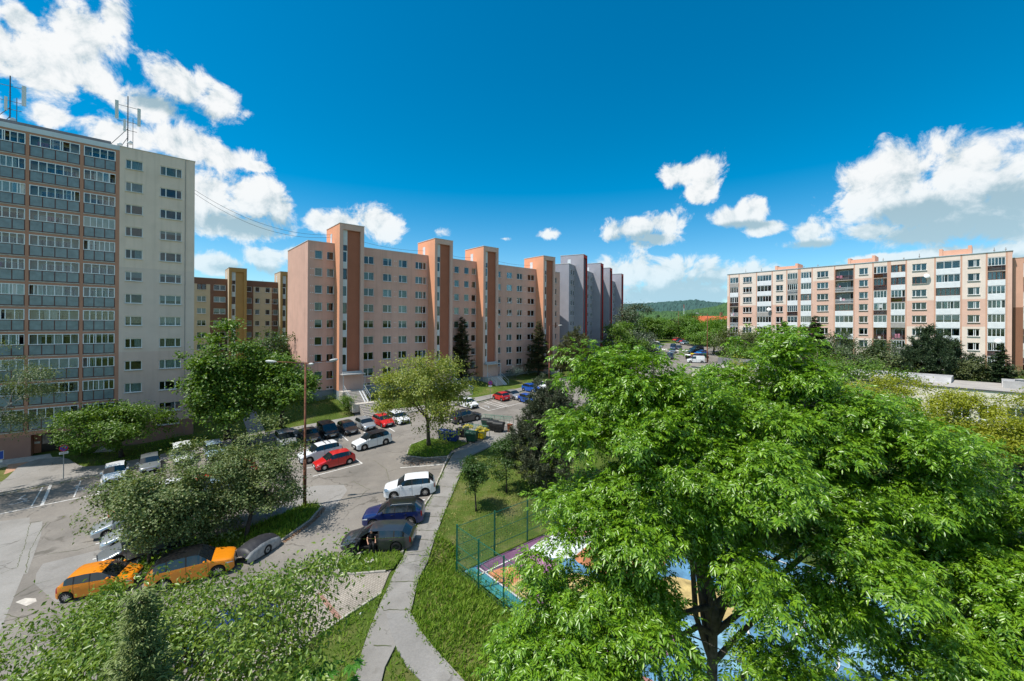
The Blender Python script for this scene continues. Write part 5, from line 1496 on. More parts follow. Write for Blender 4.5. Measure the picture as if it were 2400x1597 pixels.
def chestnut(px, py, y, r, seed, n=46):
    rng = np.random.default_rng(seed); c = at(px, py, y); C = np.array(c)
    P, D, N, S = [], [], [], []
    for _ in range(n):
        q = C + rng.normal(0, r, 3) * np.array([1, 1, .5]); up = nrm(np.array([0, 0, 1.0]) + rng.normal(0, .3, 3)); a0 = rng.random() * 6.28
        e1 = nrm(np.cross(up, [1, .2, 0])); e2 = np.cross(up, e1); sc = rng.uniform(.7, 1.2)
        for k in range(7):
            a = a0 + (k - 3) * .62; P.append(q); D.append(e1 * cos(a) + e2 * sin(a) - up * .25); N.append(up); S.append(sc * (1.1 - .09 * abs(k - 3)))
    S = np.array(S); v, t = leaf_arrays(np.array(P), np.array(D), np.array(N), .24 * S, .1 * S, .2)
    base = Vector((c.x, c.y - .5, ground(c.x, c.y))); root = plant_root('chestnut_tree', base, 'young horse chestnut with broad fan leaves at the bottom edge', 'tree')
    mb = branch_mesh(base, Vector((c.x, c.y, c.z - .6)), [tuple(C + rng.normal(0, r * .8, 3)) for _ in range(14)], rng, .07, BARK, 6, 8)
    finish_tree(root, base, mb, BARK, v, t, L_CHEST)


chestnut(715, 1600, 9.6, .38, 106, 60)

# --- whitebeams on the parking island
for i, (bx, by, es, lab) in enumerate([
        ((352, 1322), None, [ell(345, 1200, 26.8, 160, 140), ell(400, 1180, 27.5, 150, 170), ell(300, 1150, 27.8, 90, 90)], 'whitebeam over the silver cars, leftmost on the parking island'),
        ((480, 1276), None, [ell(470, 1130, 30.5, 190, 190), ell(520, 1070, 31.5, 110, 110), ell(455, 1210, 29.5, 150, 100)], 'middle whitebeam of the three on the parking island'),
        ((575, 1264), None, [ell(600, 1110, 31.5, 170, 190), ell(640, 1045, 32, 100, 120), ell(560, 1160, 31, 140, 120), ell(645, 1150, 31.5, 100, 120)], 'whitebeam nearest the rusty lamp post on the parking island')]):
    broadleaf('whitebeam_tree', lab, G(*bx), es, L_ROWAN, 310, 66, .33, .17, .105, .13, 110 + i, BARKD, None, 8, 60, group='whitebeams on the parking island', shell=.35)

# --- between the blocks and along the lot
broadleaf('linden_tree', 'tall dense linden between the tall block and the salmon block', G(532, 1030), [ell(528, 935, 51, 118, 140), ell(528, 855, 51.5, 106, 140), ell(522, 800, 52, 60, 90), ell(495, 900, 51, 60, 150)], L_LIND, 330, 56, .52, .36, .25, .3, 120, BARKD, None, 8, 50)
broadleaf('linden_tree', 'rounder linden left of the salmon block entrance', G(660, 1000), [ell(662, 905, 53, 112, 105), ell(645, 865, 53.5, 70, 60), ell(690, 930, 52.5, 60, 70)], L_LIND, 220, 56, .5, .36, .25, .22, 121, BARKD, None, 7, 40)
broadleaf('maple_tree', 'dark round tree tucked behind the linden beside the salmon end wall', G(640, 965), [ell(640, 820, 75, 100, 100), ell(670, 850, 74, 80, 90), ell(610, 860, 75, 70, 80)], L_DARK, 190, 52, .75, .4, .27, .22, 122, BARKD, None, 6, 30)
broadleaf('hawthorn_tree', 'spreading dark tree in front of the tall block entrance', G(285, 1071), [ell(270, 1000, 47, 190, 90), ell(320, 985, 47.5, 110, 80), ell(225, 1005, 46.5, 110, 90), ell(260, 960, 47.5, 90, 50)], L_LIND, 270, 58, .42, .27, .16, .18, 123, BARKD, None, 8, 60)
broadleaf('birch_tree', 'pale birch hanging in from the left edge before the tall block', (at(-70, 900, 38).x, 38, ground(-49, 38)), [ell(20, 920, 38, 130, 110), ell(-60, 880, 38, 190, 200), ell(20, 985, 37.5, 90, 90), ell(80, 890, 38.5, 60, 50)], L_BIRCH, 260, 60, .4, .15, .085, .16, 124, BARKW, None, 8, 60, droop=1.4, shell=.3)
broadleaf('birch_tree', 'crown shading the disabled bays from beyond the left edge', (-50, 34, ground(-50, 34)), [(-49.5, 34.5, 8.0, 3.8, 3.8, 3.0), (-47.6, 35.5, 7, 2.6, 2.6, 2.2)], L_BIRCH, 90, 50, .5, .15, .09, .16, 125, BARKW, None, 8, 40, droop=1.2)
broadleaf('maple_tree', 'yellow-green maple beside the refuse bins', G(1005, 1046), [ell(985, 900, 45, 190, 130), ell(1010, 855, 46, 110, 80), ell(940, 930, 44.5, 100, 120), ell(1050, 920, 45, 100, 100), ell(1000, 985, 44, 130, 80)], L_MAPLE, 300, 60, .46, .2, .16, .2, 126, BARK, None, 8, 70, shell=.35)
tufted('pine_tree', 'dark dense pine beside the refuse bins and footpath', G(1285, 1128), [ell(1275, 1000, 37, 110, 190), ell(1285, 925, 37.5, 90, 90), ell(1250, 1040, 36.5, 120, 130), ell(1312, 1030, 36.5, 90, 180), ell(1238, 1000, 37, 50, 100), ell(1300, 960, 37, 120, 120), ell(1270, 1090, 36, 130, 90)], L_PINE, 720, 80, .26, .24, .06, .16, 127, BARKD, None, .35)
for i, (b, es, lab) in enumerate([((1116, 1197), [ell(1110, 1112, 33.5, 52, 72)], 'smaller round young tree on the lawn by the court fence'), ((1187, 1154), [ell(1181, 1070, 36.5, 66, 90), ell(1190, 1040, 36.5, 40, 50)], 'larger round young tree on the lawn before the pine')]):
    broadleaf('young_tree', lab, G(*b), es, L_DARK, 80, 70, .2, .14, .1, .06, 130 + i, BARKD, None, 6, 30, group='young trees on the lawn', shell=.2)
conifer('larch_tree', 'slender larch in front of the second salmon stair tower', G(1083, 897), 13.6, 2.5, L_LARCH, 133, per=10, needle=(.45, .14), dens=40, start=.1, droop=.15, wild=.3)
conifer('pine_tree', 'narrow pine before the fourth salmon stair tower', G(1262, 880), 12.5, 2.9, L_LARCH, 134, per=10, needle=(.5, .15), dens=40, start=.15, droop=.1, wild=.35)
tufted('pine_tree', 'broad yellowish pine between the salmon and the grey block', G(1345, 876), [ell(1340, 835, 92, 85, 60), ell(1350, 805, 93, 60, 60), ell(1320, 850, 91, 50, 40)], leafmat('pine_yellowish', (.05, .06, .015), (.13, .13, .04), .1), 260, 60, .5, .46, .13, .25, 135, BARKD)  # needles of this pine are a yellower green than pine_needle
conifer('spruce_tree', 'small dark spruce behind the broad pine by the grey block', G(1336, 868), 9.5, 2.0, L_SPRUCE, 136, needle=(.4, .14), dens=20)
broadleaf('willow_tree', 'tall silvery willow at the end of the grey block', G(1478, 845), [ell(1478, 790, 128, 110, 130), ell(1490, 745, 130, 60, 80), ell(1500, 820, 127, 70, 70)], leafmat('willow_leaf', (.06, .09, .05), (.13, .16, .1), .2), 240, 56, .9, .5, .25, .35, 137, BARK, None, 6, 30, droop=1.5)
broadleaf('maple_tree', 'round dark green tree in front of the silvery willow', G(1455, 858), [ell(1455, 805, 118, 90, 85)], L_LIND, 150, 52, .85, .46, .3, .25, 138, BARKD, None, 6, 20)
far_trees = [(1528, 790, 745, 40, 170, L_LIND, 'round green tree at the left kerb of the far street'), (1560, 788, 745, 46, 185, L_FRESH, 'bright tree beyond the garages'), (1600, 792, 742, 60, 175, L_LIND, 'broad tree behind the far street lamp'),
             (1572, 785, 752, 34, 195, L_PURP, 'dark purple-leaved tree beyond the garages'), (1640, 800, 745, 62, 150, L_FRESH, 'bright broad tree across the far street'), (1672, 822, 742, 76, 126, L_FRESH, 'large bright tree left of the long block'), (1715, 850, 770, 70, 105, L_OLIVE, 'olive tree before the left end of the long block'),
             (1750, 850, 775, 70, 100, L_OLIVE, 'thin olive tree touching the long block'), (1690, 800, 735, 60, 165, L_LIND, 'green tree before the red-roofed house'), (1620, 780, 735, 50, 210, L_DARK, 'dark tree beyond the far street lamp'), (1505, 780, 740, 40, 200, L_DARK, 'dark tree behind the willow at the far street'),
             (1735, 790, 740, 60, 180, L_DARK, 'dark tree hidden behind the corner of the long block'), (1655, 770, 738, 40, 230, L_OLIVE, 'olive tree in front of the red roof')]
for i, (px, pb, pt, w, y, lm, lab) in enumerate(far_trees):
    c = at(px, pb, y); h = (pb - pt)
    g = Vector((c.x, y, ground(c.x, y)))
    top = at(px, pt, y).z; hh = top - g.z
    r = w * y / FPX / 2
    broadleaf('street_tree', lab, g, [(c.x, y, g.z + hh * .58, r, r, hh * .42), (c.x + r * .3, y, g.z + hh * .45, r * .8, r * .8, hh * .32)], lm, 130, 50, .13 * r + .3, .013 * y * .25, .009 * y * .25, .25, 140 + i, BARK, None, 6, 20, group='trees round the far street')
conifer('spruce_tree', 'dark pointed spruce beyond the garages', (at(1543, 760, 190).x, 190, ground(66, 190)), 11, 2.6, L_SPRUCE, 160, needle=(.7, .25), dens=20)

# --- in front of the long block, right
conifer('spruce_tree', 'dark spruce whose tip meets the long block', (at(1910, 800, 72).x, 72, ground(52, 72)), at(1910, 738, 72).z - ground(52, 72), 3.6, L_SPRUCE, 161, needle=(.4, .13), dens=80, per=12)
conifer('spruce_tree', 'tall spruce left of the big ash tip before the long block', (at(1838, 800, 78).x, 78, ground(51, 78)), at(1838, 752, 78).z - ground(51, 78), 2.6, L_SPRUCE, 162, needle=(.4, .13), dens=70, per=12)
tufted('pine_tree', 'broad dark pine above the low white building', (at(2195, 840, 66).x, 66, ground(67, 66)), [ell(2195, 850, 66, 140, 90), ell(2185, 810, 66, 90, 70), ell(2180, 785, 66, 40, 40), ell(2240, 865, 65.5, 90, 50), ell(2140, 860, 66.5, 80, 60)], L_SPRUCE, 520, 70, .42, .36, .1, .25, 163, BARKD)
conifer('spruce_tree', 'small spruce at the right end above the low white building', (at(2345, 840, 60).x, 60, ground(70, 60)), at(2343, 806, 60).z - ground(70, 60), 2.5, L_SPRUCE, 164, needle=(.32, .1), dens=80, per=12)
broadleaf('acacia_tree', 'grey-green feathery tree before the middle of the long block', (at(2000, 830, 74).x, 74, ground(60, 74)), [ell(1990, 830, 74, 160, 100), ell(2060, 850, 73, 110, 80), ell(1940, 840, 75, 120, 100)], leafmat('acacia_leaf', (.05, .085, .03), (.1, .14, .06), .25), 330, 60, .6, .34, .17, .2, 165, BARKD, None, 7, 40)
broadleaf('acacia_tree', 'light feathery tree right of the broad dark pine', (at(2290, 860, 63).x, 63, ground(70, 63)), [ell(2290, 862, 63, 90, 50), ell(2310, 875, 62, 120, 40)], L_OLIVE, 130, 55, .45, .28, .13, .15, 166, BARKD, None, 7, 30)
broadleaf('plum_tree', 'brownish tree peeping over the ash beside the dark spruce', (at(1960, 860, 68).x, 68, ground(53, 68)), [ell(1965, 865, 68, 110, 60), ell(1900, 860, 68, 80, 60)], leafmat('brown_leaf', (.05, .04, .015), (.11, .085, .035), .2), 70, 45, .6, .28, .15, .15, 167, BARKD, None, 6, 20)
broadleaf('robinia_tree', 'yellow-green robinia in front of the low white building', (at(2290, 1080, 33).x, 33, ground(37, 33)), [ell(2330, 1000, 31, 170, 80), ell(2230, 955, 33, 120, 60), ell(2260, 980, 32, 190, 90), ell(2350, 950, 32, 150, 60), ell(2210, 1010, 31, 130, 90), ell(2300, 1040, 31, 190, 90)], L_YEL, 340, 62, .36, .16, .09, .14, 168, BARK, None, 8, 60, shell=.3)
broadleaf('robinia_tree', 'yellow shrub-like robinia left of the ash top by the nursery', (at(1745, 890, 62).x, 62, ground(35, 62)), [ell(1740, 870, 62, 70, 60), ell(1710, 905, 60, 70, 40)], L_YEL, 50, 45, .5, .25, .12, .12, 169, BARK, None, 6, 20)
broadleaf('robinia_tree', 'yellow-leaved tree showing through behind the ash crown', (at(2050, 950, 48).x, 48, ground(42, 48)), [ell(2050, 935, 48, 170, 60), ell(2110, 900, 49, 90, 40)], L_YEL, 150, 55, .45, .22, .12, .12, 170, BARK, None, 6, 20)
conifer('spruce_tree', 'blue spruce at the right edge under the robinia', (at(2395, 1050, 30).x, 30, ground(36.8, 30)), at(2395, 950, 30).z - ground(36.8, 30), 2.7, L_BLUE, 171, needle=(.2, .05), dens=60, droop=.1)
broadleaf('lilac_bush', 'green bushes closing the view under the ash at the right edge', (29, 27, ground(29, 27)), [(28, 27, ground(28, 27) + 1.4, 4.5, 3, 1.9), (34, 24, ground(34, 24) + 1.4, 4, 3, 1.8), (21, 33, ground(21, 33) + 1.2, 4.5, 2.5, 1.5)], L_DARK, 320, 60, .42, .22, .15, .06, 172, BARKD, None, 8, 40, cat='bush')

for i, (px, py, y, w, h, lm, lab) in enumerate([(1800, 830, 84, 150, 110, L_LIND, 'green tree behind the ash tip before the long block'), (1880, 850, 80, 130, 90, L_DARK, 'dark tree between two spruces before the long block'), (2080, 860, 70, 120, 80, L_OLIVE, 'olive tree behind the low white building'), (1990, 880, 60, 180, 80, L_LIND, 'green tree over the low white building roof'), (1860, 905, 56, 170, 90, L_LIND, 'green tree before the left part of the low white building'), (2120, 985, 42, 170, 80, L_FRESH, 'fresh green tree before the low white building windows'), (1960, 960, 45, 160, 90, L_DARK, 'dark tree behind the ash before the low white building'), (1700, 925, 50, 150, 90, L_LIND, 'green tree at the left corner of the low white building'), (1590, 930, 46, 150, 80, L_LIND, 'green tree beyond the left ash lobe'), (1480, 930, 42, 130, 90, L_DARK, 'dark tree behind the left ash lobe')]):
    e = ell(px, py, y, w, h); g = (e[0], e[1], ground(e[0], e[1]))
    broadleaf('garden_tree', lab, g, [e, (e[0] + e[3] * .4, e[1], e[2] - e[5] * .4, e[3] * .8, e[3] * .8, e[5] * .8), (e[0] - e[3] * .4, e[1], e[2] - e[5] * .5, e[3] * .8, e[3] * .8, e[5] * .8)], lm, 150, 52, .45 + .004 * y, .006 * y * .8, .004 * y * .8, .16, 300 + i, BARKD, None, 7, 30, group='trees in the garden of the low building')
# --- bushes
bushes = [((190, 1068), 42, 36, L_FRESH, 'bright bush beside the tall block entrance path'), ((812, 962), 34, 40, L_LIND, 'upright bush left of the salmon entrance stairs'), ((1208, 888), 62, 30, L_BLUE, 'spreading grey juniper right of the third entrance stairs'), ((1232, 880), 50, 26, L_SPRUCE, 'darker juniper behind the spreading grey juniper'),
          ((398, 1046), 46, 20, L_LIND, 'low bush on the lawn beside the tall block'), ((455, 1040), 36, 16, L_LIND, 'smaller low bush right along the tall block lawn'), ((735, 942), 60, 12, L_LIND, 'weeds along the salmon block plinth'), ((1290, 1180), 90, 60, L_LIND, 'bush in the corner behind the court fence')]
for i, ((px, py), w, h, lm, lab) in enumerate(bushes):
    g = G(px, py); k = g.y / FPX
    broadleaf('bush', lab, g, [(g.x, g.y, g.z + h * k * .5, w * k / 2, w * k / 2, h * k * .5)], lm, 36, 60, .1 * w * k + .05, .16, .09, .035, 180 + i, BARKD, g.z + .2, 6, 12, cat='bush', shell=.3)


# --- grass blades: lawns near enough to show them
def poly_mask(poly, x, y):
    inside = np.zeros(len(x), bool); n = len(poly)
    for i in range(n):
        (x0, y0), (x1, y1) = poly[i], poly[(i + 1) % n]
        c = ((y0 > y) != (y1 > y)) & (x < (x1 - x0) * (y - y0) / ((y1 - y0) if abs(y1 - y0) > 1e-9 else 1e-9) + x0)
        inside ^= c
    return inside


def grass(name, label, poly, h, dens, lm, seed, dz=0.0, clump=.5):
    rng = np.random.default_rng(seed)
    p = np.array(poly); lo, hi = p.min(0), p.max(0); n = int((hi - lo).prod() * dens)
    x, y = lo[0] + (hi[0] - lo[0]) * rng.random(n), lo[1] + (hi[1] - lo[1]) * rng.random(n)
    k = poly_mask(poly, x, y)
    f = np.sin(x * 1.9 + 3 * np.sin(y * .7)) * np.cos(y * 1.7 + 2 * np.sin(x * .9)) * .5 + .5
    k &= rng.random(n) < (1 - clump + clump * f)
    x, y, f = x[k], y[k], f[k]
    z = np.array([(plane(a, b) if dz else ground(a, b) - .05) + dz for a, b in zip(x, y)])
    P = np.stack([x, y, z - .02], 1)
    D = nrm(rng.normal(0, .7, P.shape) * [1, 1, 0] + [0.15, 0.05, 1.0]); N = rand_dir(len(P), rng)
    v, t = leaf_arrays(P, D, N, h * (.4 + .5 * rng.random(len(P)) + .5 * f), .045 + .035 * rng.random(len(P)), .1)
    o = link(name, raw_mesh(name, v, t, lm)); setp(o, label, 'grass', None, 'stuff')


L_GRASS = leafmat('grass_blade', (.1, .21, .015), (.25, .36, .05), .35, .6, .2)
L_DRY = leafmat('grass_dry', (.15, .19, .035), (.36, .33, .12), .25, .7, .2)
for i, (pl, h, d, dz) in enumerate(GRASS_AREAS):
    grass('grass', ['tall grass on the island under the whitebeams', 'grass on the small island beside the charcoal estate car', 'grass under the yellow-green maple', 'grass between the two arms of the footpath', 'grass strip below the brick pavers'][i], pl, h, d * 1.6, L_GRASS, 200 + i, dz)
gp = lambda l: [(G(*q).x, G(*q).y) for q in l]
grass('grass', 'long grass on the bank between the footpath and the court', gp([(1000, 1328), (978, 1370), (966, 1420), (988, 1487), (1028, 1533), (1085, 1597), (1150, 1690), (1350, 1690), (1235, 1440), (1118, 1352), (1082, 1335), (1075, 1290), (1024, 1258)]), .42, 130, L_GRASS, 210, 0, .35)
grass('grass', 'mown dry lawn between the footpath and the court fence', gp([(1024, 1258), (1040, 1208), (1064, 1154), (1090, 1094), (1107, 1068), (1160, 1048), (1260, 1060), (1330, 1110), (1300, 1190), (1180, 1270), (1082, 1332)]), .13, 60, L_DRY, 211, 0, .6)
grass('grass', 'grass of the bank in front of the salmon block', gp([(610, 1010), (700, 999), (820, 976), (800, 955), (790, 935), (720, 945), (640, 975)]), .2, 26, L_DRY, 212, 0, .5)
grass('grass', 'grass beside the tall block', gp([(160, 1098), (244, 1092), (330, 1076), (460, 1048), (560, 1022), (480, 1010), (380, 1030), (230, 1060), (175, 1075)]), .2, 30, L_GRASS, 213, 0, .5)
grass('grass', 'grass between the salmon block and the pavement', gp([(880, 965), (1000, 950), (1105, 933), (1170, 918), (1190, 905), (1130, 905), (1000, 930), (880, 945)]), .2, 22, L_GRASS, 214, 0, .5)


def edge_grass(label, pl, w, h, dens, seed, lm=None):
    """Ragged tufts growing over a pavement edge."""
    rng = np.random.default_rng(seed); pts = [G(*q) for q in pl]; P = []
    for a, b in zip(pts, pts[1:]):
        n = int((b - a).length * dens)
        for _ in range(n):
            t = rng.random(); p = a.lerp(b, t); k = .5 + .5 * sin(p.x * 3.1 + p.y * 2.3)
            if rng.random() < .25 + .75 * k: P.append((p.x + rng.normal(0, w), p.y + rng.normal(0, w), plane(p.x, p.y) + .03))
    P = np.array(P); D = nrm(rng.normal(0, .7, P.shape) * [1, 1, 0] + [0.1, 0, 1.0])
    v, t = leaf_arrays(P, D, rand_dir(len(P), rng), h * (.4 + .9 * rng.random(len(P))), .03 + .03 * rng.random(len(P)), .1)
    setp(link('grass', raw_mesh('grass', v, t, lm or L_GRASS)), label, 'grass', None, 'stuff')


edge_grass('ragged grass along the right edge of the footpath', [(1105, 1068), (1088, 1092), (1063, 1152), (1040, 1206), (1022, 1256), (998, 1328), (978, 1367), (967, 1419), (961, 1440), (988, 1487), (1028, 1533), (1086, 1597)], .13, .22, 60, 220)
edge_grass('weeds along the left edge of the footpath', [(1040, 1105), (1017, 1158), (999, 1187), (975, 1240), (952, 1292), (926, 1340), (906, 1385), (881, 1440), (857, 1500), (828, 1600)], .12, .2, 45, 221)
edge_grass('weeds along the kerb of the tall block pavement', [(-40, 1170), (78, 1146), (149, 1132), (243, 1115)], .12, .15, 40, 222, L_DRY)
edge_grass('weeds along the kerb below the salmon block', [(600, 1041), (700, 1019), (830, 994), (960, 969), (1119, 946), (1200, 926)], .1, .12, 25, 223, L_DRY)
edge_grass('weeds along the edge of the brick pavers', [(893, 1393), (850, 1422), (801, 1453), (760, 1484), (714, 1513)], .12, .2, 45, 224)

grass('grass', 'dry stalks scattered over the bank beside the footpath', gp([(1000, 1328), (978, 1370), (966, 1420), (988, 1487), (1028, 1533), (1085, 1597), (1150, 1690), (1350, 1690), (1235, 1440), (1118, 1352), (1075, 1290), (1024, 1258)]), .34, 26, L_DRY, 216, 0, .9)
# ------------------------------------------------------------------ cars
def paint(name, col, metal=.3, rough=.28):
    return mat('paint_' + name, col, rough, .02, 1, spec=.5, metal=metal, coat=.8)


PAINTS = dict(silver=paint('silver', (.5, .52, .54), .6), grey=paint('grey', (.25, .265, .28), .5), charcoal=paint('charcoal', (.045, .05, .058), .4), black=paint('black', (.012, .012, .014), .2), white=paint('white', (.78, .79, .8), 0),
              red=paint('red', (.55, .012, .012), .05), orange=paint('orange', (.75, .24, .008), .05), blue=paint('blue', (.01, .025, .13), .35), bright=paint('bright_blue', (.01, .1, .5), .2), darkred=paint('dark_red', (.25, .01, .015), .2),
              navy=paint('navy', (.02, .03, .06), .3), pale=paint('pale_blue', (.35, .48, .6), .3), brown=paint('brown', (.05, .035, .03), .4))
CARGL = mat('car_glass', (.012, .016, .02), .04, .1, 1, spec=.9)
TYRE = mat('tyre_rubber', (.018, .018, .018), .85, .2, 5)
RIM = mat('alloy_rim', (.55, .56, .58), .3, .1, 5, metal=.8)
STEEL = mat('steel_rim', (.04, .04, .042), .5, .2, 5, metal=.4)
TRIM = mat('black_trim', (.02, .02, .022), .6, .2, 4)
CHROME = mat('chrome', (.75, .76, .78), .12, .02, 2, metal=1)
HEADL = mat('headlight', (.6, .64, .66), .08, .1, 8, spec=.9)
TAIL = mat('taillight', (.4, .008, .01), .1, .1, 8, spec=.8)
PLATE = mat('number_plate', (.75, .75, .73), .5, .05, 3)

TYPES = dict(
    hatch=dict(L=4.0, W=1.74, H=1.47, hf=.72, hb=.98, wsb=.26, wst=.45, re=.86, rb=.965, rz=1.04, fw=.2, wb=2.5, belt=.95),
    mini=dict(L=3.5, W=1.64, H=1.46, hf=.75, hb=.98, wsb=.2, wst=.43, re=.84, rb=.96, rz=1.0, fw=.19, wb=2.32, belt=.95),
    wagon=dict(L=4.75, W=1.84, H=1.5, hf=.7, hb=.98, wsb=.25, wst=.43, re=.87, rb=.965, rz=1.06, fw=.195, wb=2.8, belt=.97),
    sedan=dict(L=4.6, W=1.8, H=1.46, hf=.7, hb=.97, wsb=.26, wst=.44, re=.7, rb=.86, rz=1.06, fw=.195, wb=2.68, belt=.96),
    suv=dict(L=4.45, W=1.86, H=1.68, hf=.88, hb=1.1, wsb=.26, wst=.43, re=.87, rb=.965, rz=1.18, fw=.195, wb=2.66, belt=1.08),
    mpv=dict(L=4.3, W=1.8, H=1.8, hf=.85, hb=1.1, wsb=.19, wst=.38, re=.95, rb=.985, rz=1.15, fw=.19, wb=2.7, belt=1.08),
    van=dict(L=4.4, W=1.82, H=1.82, hf=.85, hb=1.1, wsb=.19, wst=.37, re=.965, rb=.985, rz=1.5, fw=.19, wb=2.75, belt=1.08))


def lerpf(x, pts):
    for (a, b), (c, d) in zip(pts, pts[1:]):
        if x <= c: return b + (d - b) * (x - a) / max(1e-9, c - a)
    return pts[-1][1]


def wheel_meshes(r, steel):
    k = ('wheel', r, steel)
    if k in _wc: return _wc[k]
    t = MB(); t.lathe([(r * .62, -.1), (r * .9, -.105), (r * .985, -.08), (r, -.04), (r, .04), (r * .985, .08), (r * .9, .105), (r * .62, .1)], 'y', n=22)
    ri = MB(); ri.lathe([(r * .66, -.1), (r * .62, -.105), (r * .6, -.085), (r * .58, -.04), (.001, -.03)], 'y', n=20, m=1 if not steel else 0)
    if not steel:
        for k5 in range(9):
            a = k5 * 2 * pi / 9; c, s = cos(a), sin(a); w = .022
            ri.add([(c * .04 - s * w, -.075, s * .04 + c * w), (c * .04 + s * w, -.075, s * .04 - c * w), (c * r * .62 + s * w * 1.3, -.09, s * r * .62 - c * w * 1.3), (c * r * .62 - s * w * 1.3, -.09, s * r * .62 + c * w * 1.3)], [(0, 1, 2, 3)], 0)
    ri.lathe([(.001, -.085), (.055, -.083), (.06, -.06)], 'y', n=10, m=0)
    _wc[k] = (t.mesh('wheel', TYRE, True), ri.mesh('rim', [STEEL if steel else RIM, TRIM], False))
    return _wc[k]


def car(kind, colour, pos, heading, label, group, name='parked_car', roofc=None, rails=False, detail=True, steel=False, open_door=False, cladding=False, H=None, L=None, roofbars=False):
    T = dict(TYPES[kind])
    if H: T['H'] = H
    if L: T['wb'] *= L / T['L']; T['L'] = L
    Lc, W, Hh = T['L'], T['W'], T['H']
    R = .345 if kind in ('suv', 'wagon') else .315
    if kind == 'suv': R = .36
    w2 = W / 2
    fwx = T['fw']; rwx = fwx + T['wb'] / Lc
    top = [(0, T['hf'] - .14), (.012, T['hf'] - .03), (.04, T['hf'] + .03), (.12, T['hf'] + .1), (T['wsb'], T['hb']), (T['wst'] - .03, Hh - .07), (T['wst'] + .03, Hh - .015), (.62, Hh), (T['re'] - .04, Hh - .035), (T['re'], Hh - .075), (T['rb'], T['rz'])]
    if kind == 'sedan': top += [(.9, T['rz'] + .005), (.975, T['rz'] - .03), (.992, T['rz'] - .09), (1, .75)]
    else: top += [(.985, T['rz'] - .12), (.996, .75), (1, .62)]
    wid = [(0, .74), (.012, .82), (.04, .91), (.1, .975), (.2, 1), (.84, 1), (.93, .965), (.975, .9), (1, .8)]
    # stations
    S = {0, .012, .04, .075, .12, .16, T['wsb'], T['wst'] - .03, T['wst'] + .03, .62, T['re'] - .04, T['re'], T['rb'], .985, .996, 1.0}
    if kind == 'sedan': S |= {.9, .975, .992}
    a_p = T['wsb'] + .3 * (T['wst'] - T['wsb']); b0, b1 = .535, .555
    if kind in ('mpv', 'van'): b0, b1 = .5, .53
    c0, c1 = ((.745, .765) if kind in ('wagon', 'suv', 'mpv') else (.74, .76)); d_p = T['re'] + .3 * (T['rb'] - T['re']) if kind != 'sedan' else T['re'] + .4 * (T['rb'] - T['re'])
    S |= {a_p, b0, b1, c0, c1, d_p, (a_p + b0) / 2, (T['re'] + T['rb']) / 2, (T['wsb'] + T['wst']) / 2}
    Ra = R + .06
    for cx in (fwx, rwx):
        for k in range(9): S.add(cx + Ra / Lc * cos(pi * k / 8) * (.999 if k in (0, 8) else 1))
        S.add(cx + (Ra + .012) / Lc); S.add(cx - (Ra + .012) / Lc)
    S = sorted(s for s in S if 0 <= s <= 1)
    secs = []
    for s in S:
        w = w2 * lerpf(s, wid); zt = lerpf(s, top)
        zb = .2 + .1 * max(0, (.05 - s) / .05) + .12 * max(0, (s - .93) / .07)
        za = zb
        for cx in (fwx, rwx):
            d = abs(s - cx) * Lc
            if d < Ra: za = max(za, R + sqrt(Ra * Ra - d * d) - .0)
        belt = min(T['belt'] + .05 * s, zt - .035)
        if s < T['wsb']: belt = zt - .055
        q = max(0, min(1, (zt - belt) / (Hh - T['belt'])))
        re_y = (w - .05) * (1 - q) + (w * (.78 if kind not in ('mpv', 'van') else .86)) * q
        if s < T['wsb']: re_y = w * .86
        z4 = belt - .11 if belt - .11 > za + .02 else za + (belt - za) * .6
        z3 = max(za + .015, min(.62 if kind != 'suv' else .7, z4 - .03))
        secs.append([(0, zb + .02 if za == zb else za), (w - .1, zb if za == zb else za), (w - .012, za + .012), (w, z3), (w - .008, z4), (w - .03 - (.02 if s < T['wsb'] else 0), belt), (re_y, zt - (.045 if s >= T['wsb'] else .02)), (re_y * .55, zt - .008), (0, zt)])
    parts = {}

    def put(n, f): parts.setdefault(n, []).append(f)
    V = []
    nS, nP = len(S), 9
    for s, sec in zip(S, secs):
        x = Lc / 2 - s * Lc
        for y, z in sec: V.append((x, y, z))
    off = len(V)
    for s, sec in zip(S, secs):
        x = Lc / 2 - s * Lc
        for y, z in sec: V.append((x, -y, z))
    for i in range(nS - 1):
        m = (S[i] + S[i + 1]) / 2
        for j in range(nP - 1):
            n = 'body'
            if T['wsb'] < m < T['wst'] - .03 and j in (6, 7): n = 'windshield'
            elif T['re'] < m < T['rb'] and j in (6, 7) and kind != 'van': n = 'rear_window'
            elif j == 5 and a_p < m < d_p:
                if kind == 'van' and m > b0: n = 'body'
                elif b0 < m < b1 or c0 < m < c1: n = 'pillar'
                else: n = 'side_window'
            elif m < .09 and m > .012 and j == 3: n = 'headlight'
            elif m > .955 and j in (3, 4) and m < .99: n = 'taillight'
            elif roofc and j >= 6 and T['wst'] - .03 < m < T['re']: n = 'roof'
            elif cladding and j in (1,): n = 'cladding'
            elif j == 0: n = 'underbody'
            for o, fl in ((0, False), (off, True)):
                nm = n
                if n == 'side_window' or n in ('headlight', 'taillight'): nm = n + ('_r' if fl else '_l')
                a, b = i * nP + j + o, (i + 1) * nP + j + o
                f = (a, b, b + 1, a + 1)
                put(nm, f if fl else f[::-1])
    put('grille_face', tuple(range(0, nP)) + tuple(off + k for k in range(nP - 2, 0, -1)))
    e = (nS - 1) * nP
    put('body', tuple(e + k for k in range(nP - 1, -1, -1)) + tuple(off + e + k for k in range(1, nP - 1)))
    # open front door on the left side: take the door skin away
    fwd = Vector((cos(heading), sin(heading), 0)); fwd.z = GX * fwd.x + GY * fwd.y; fwd.normalize()
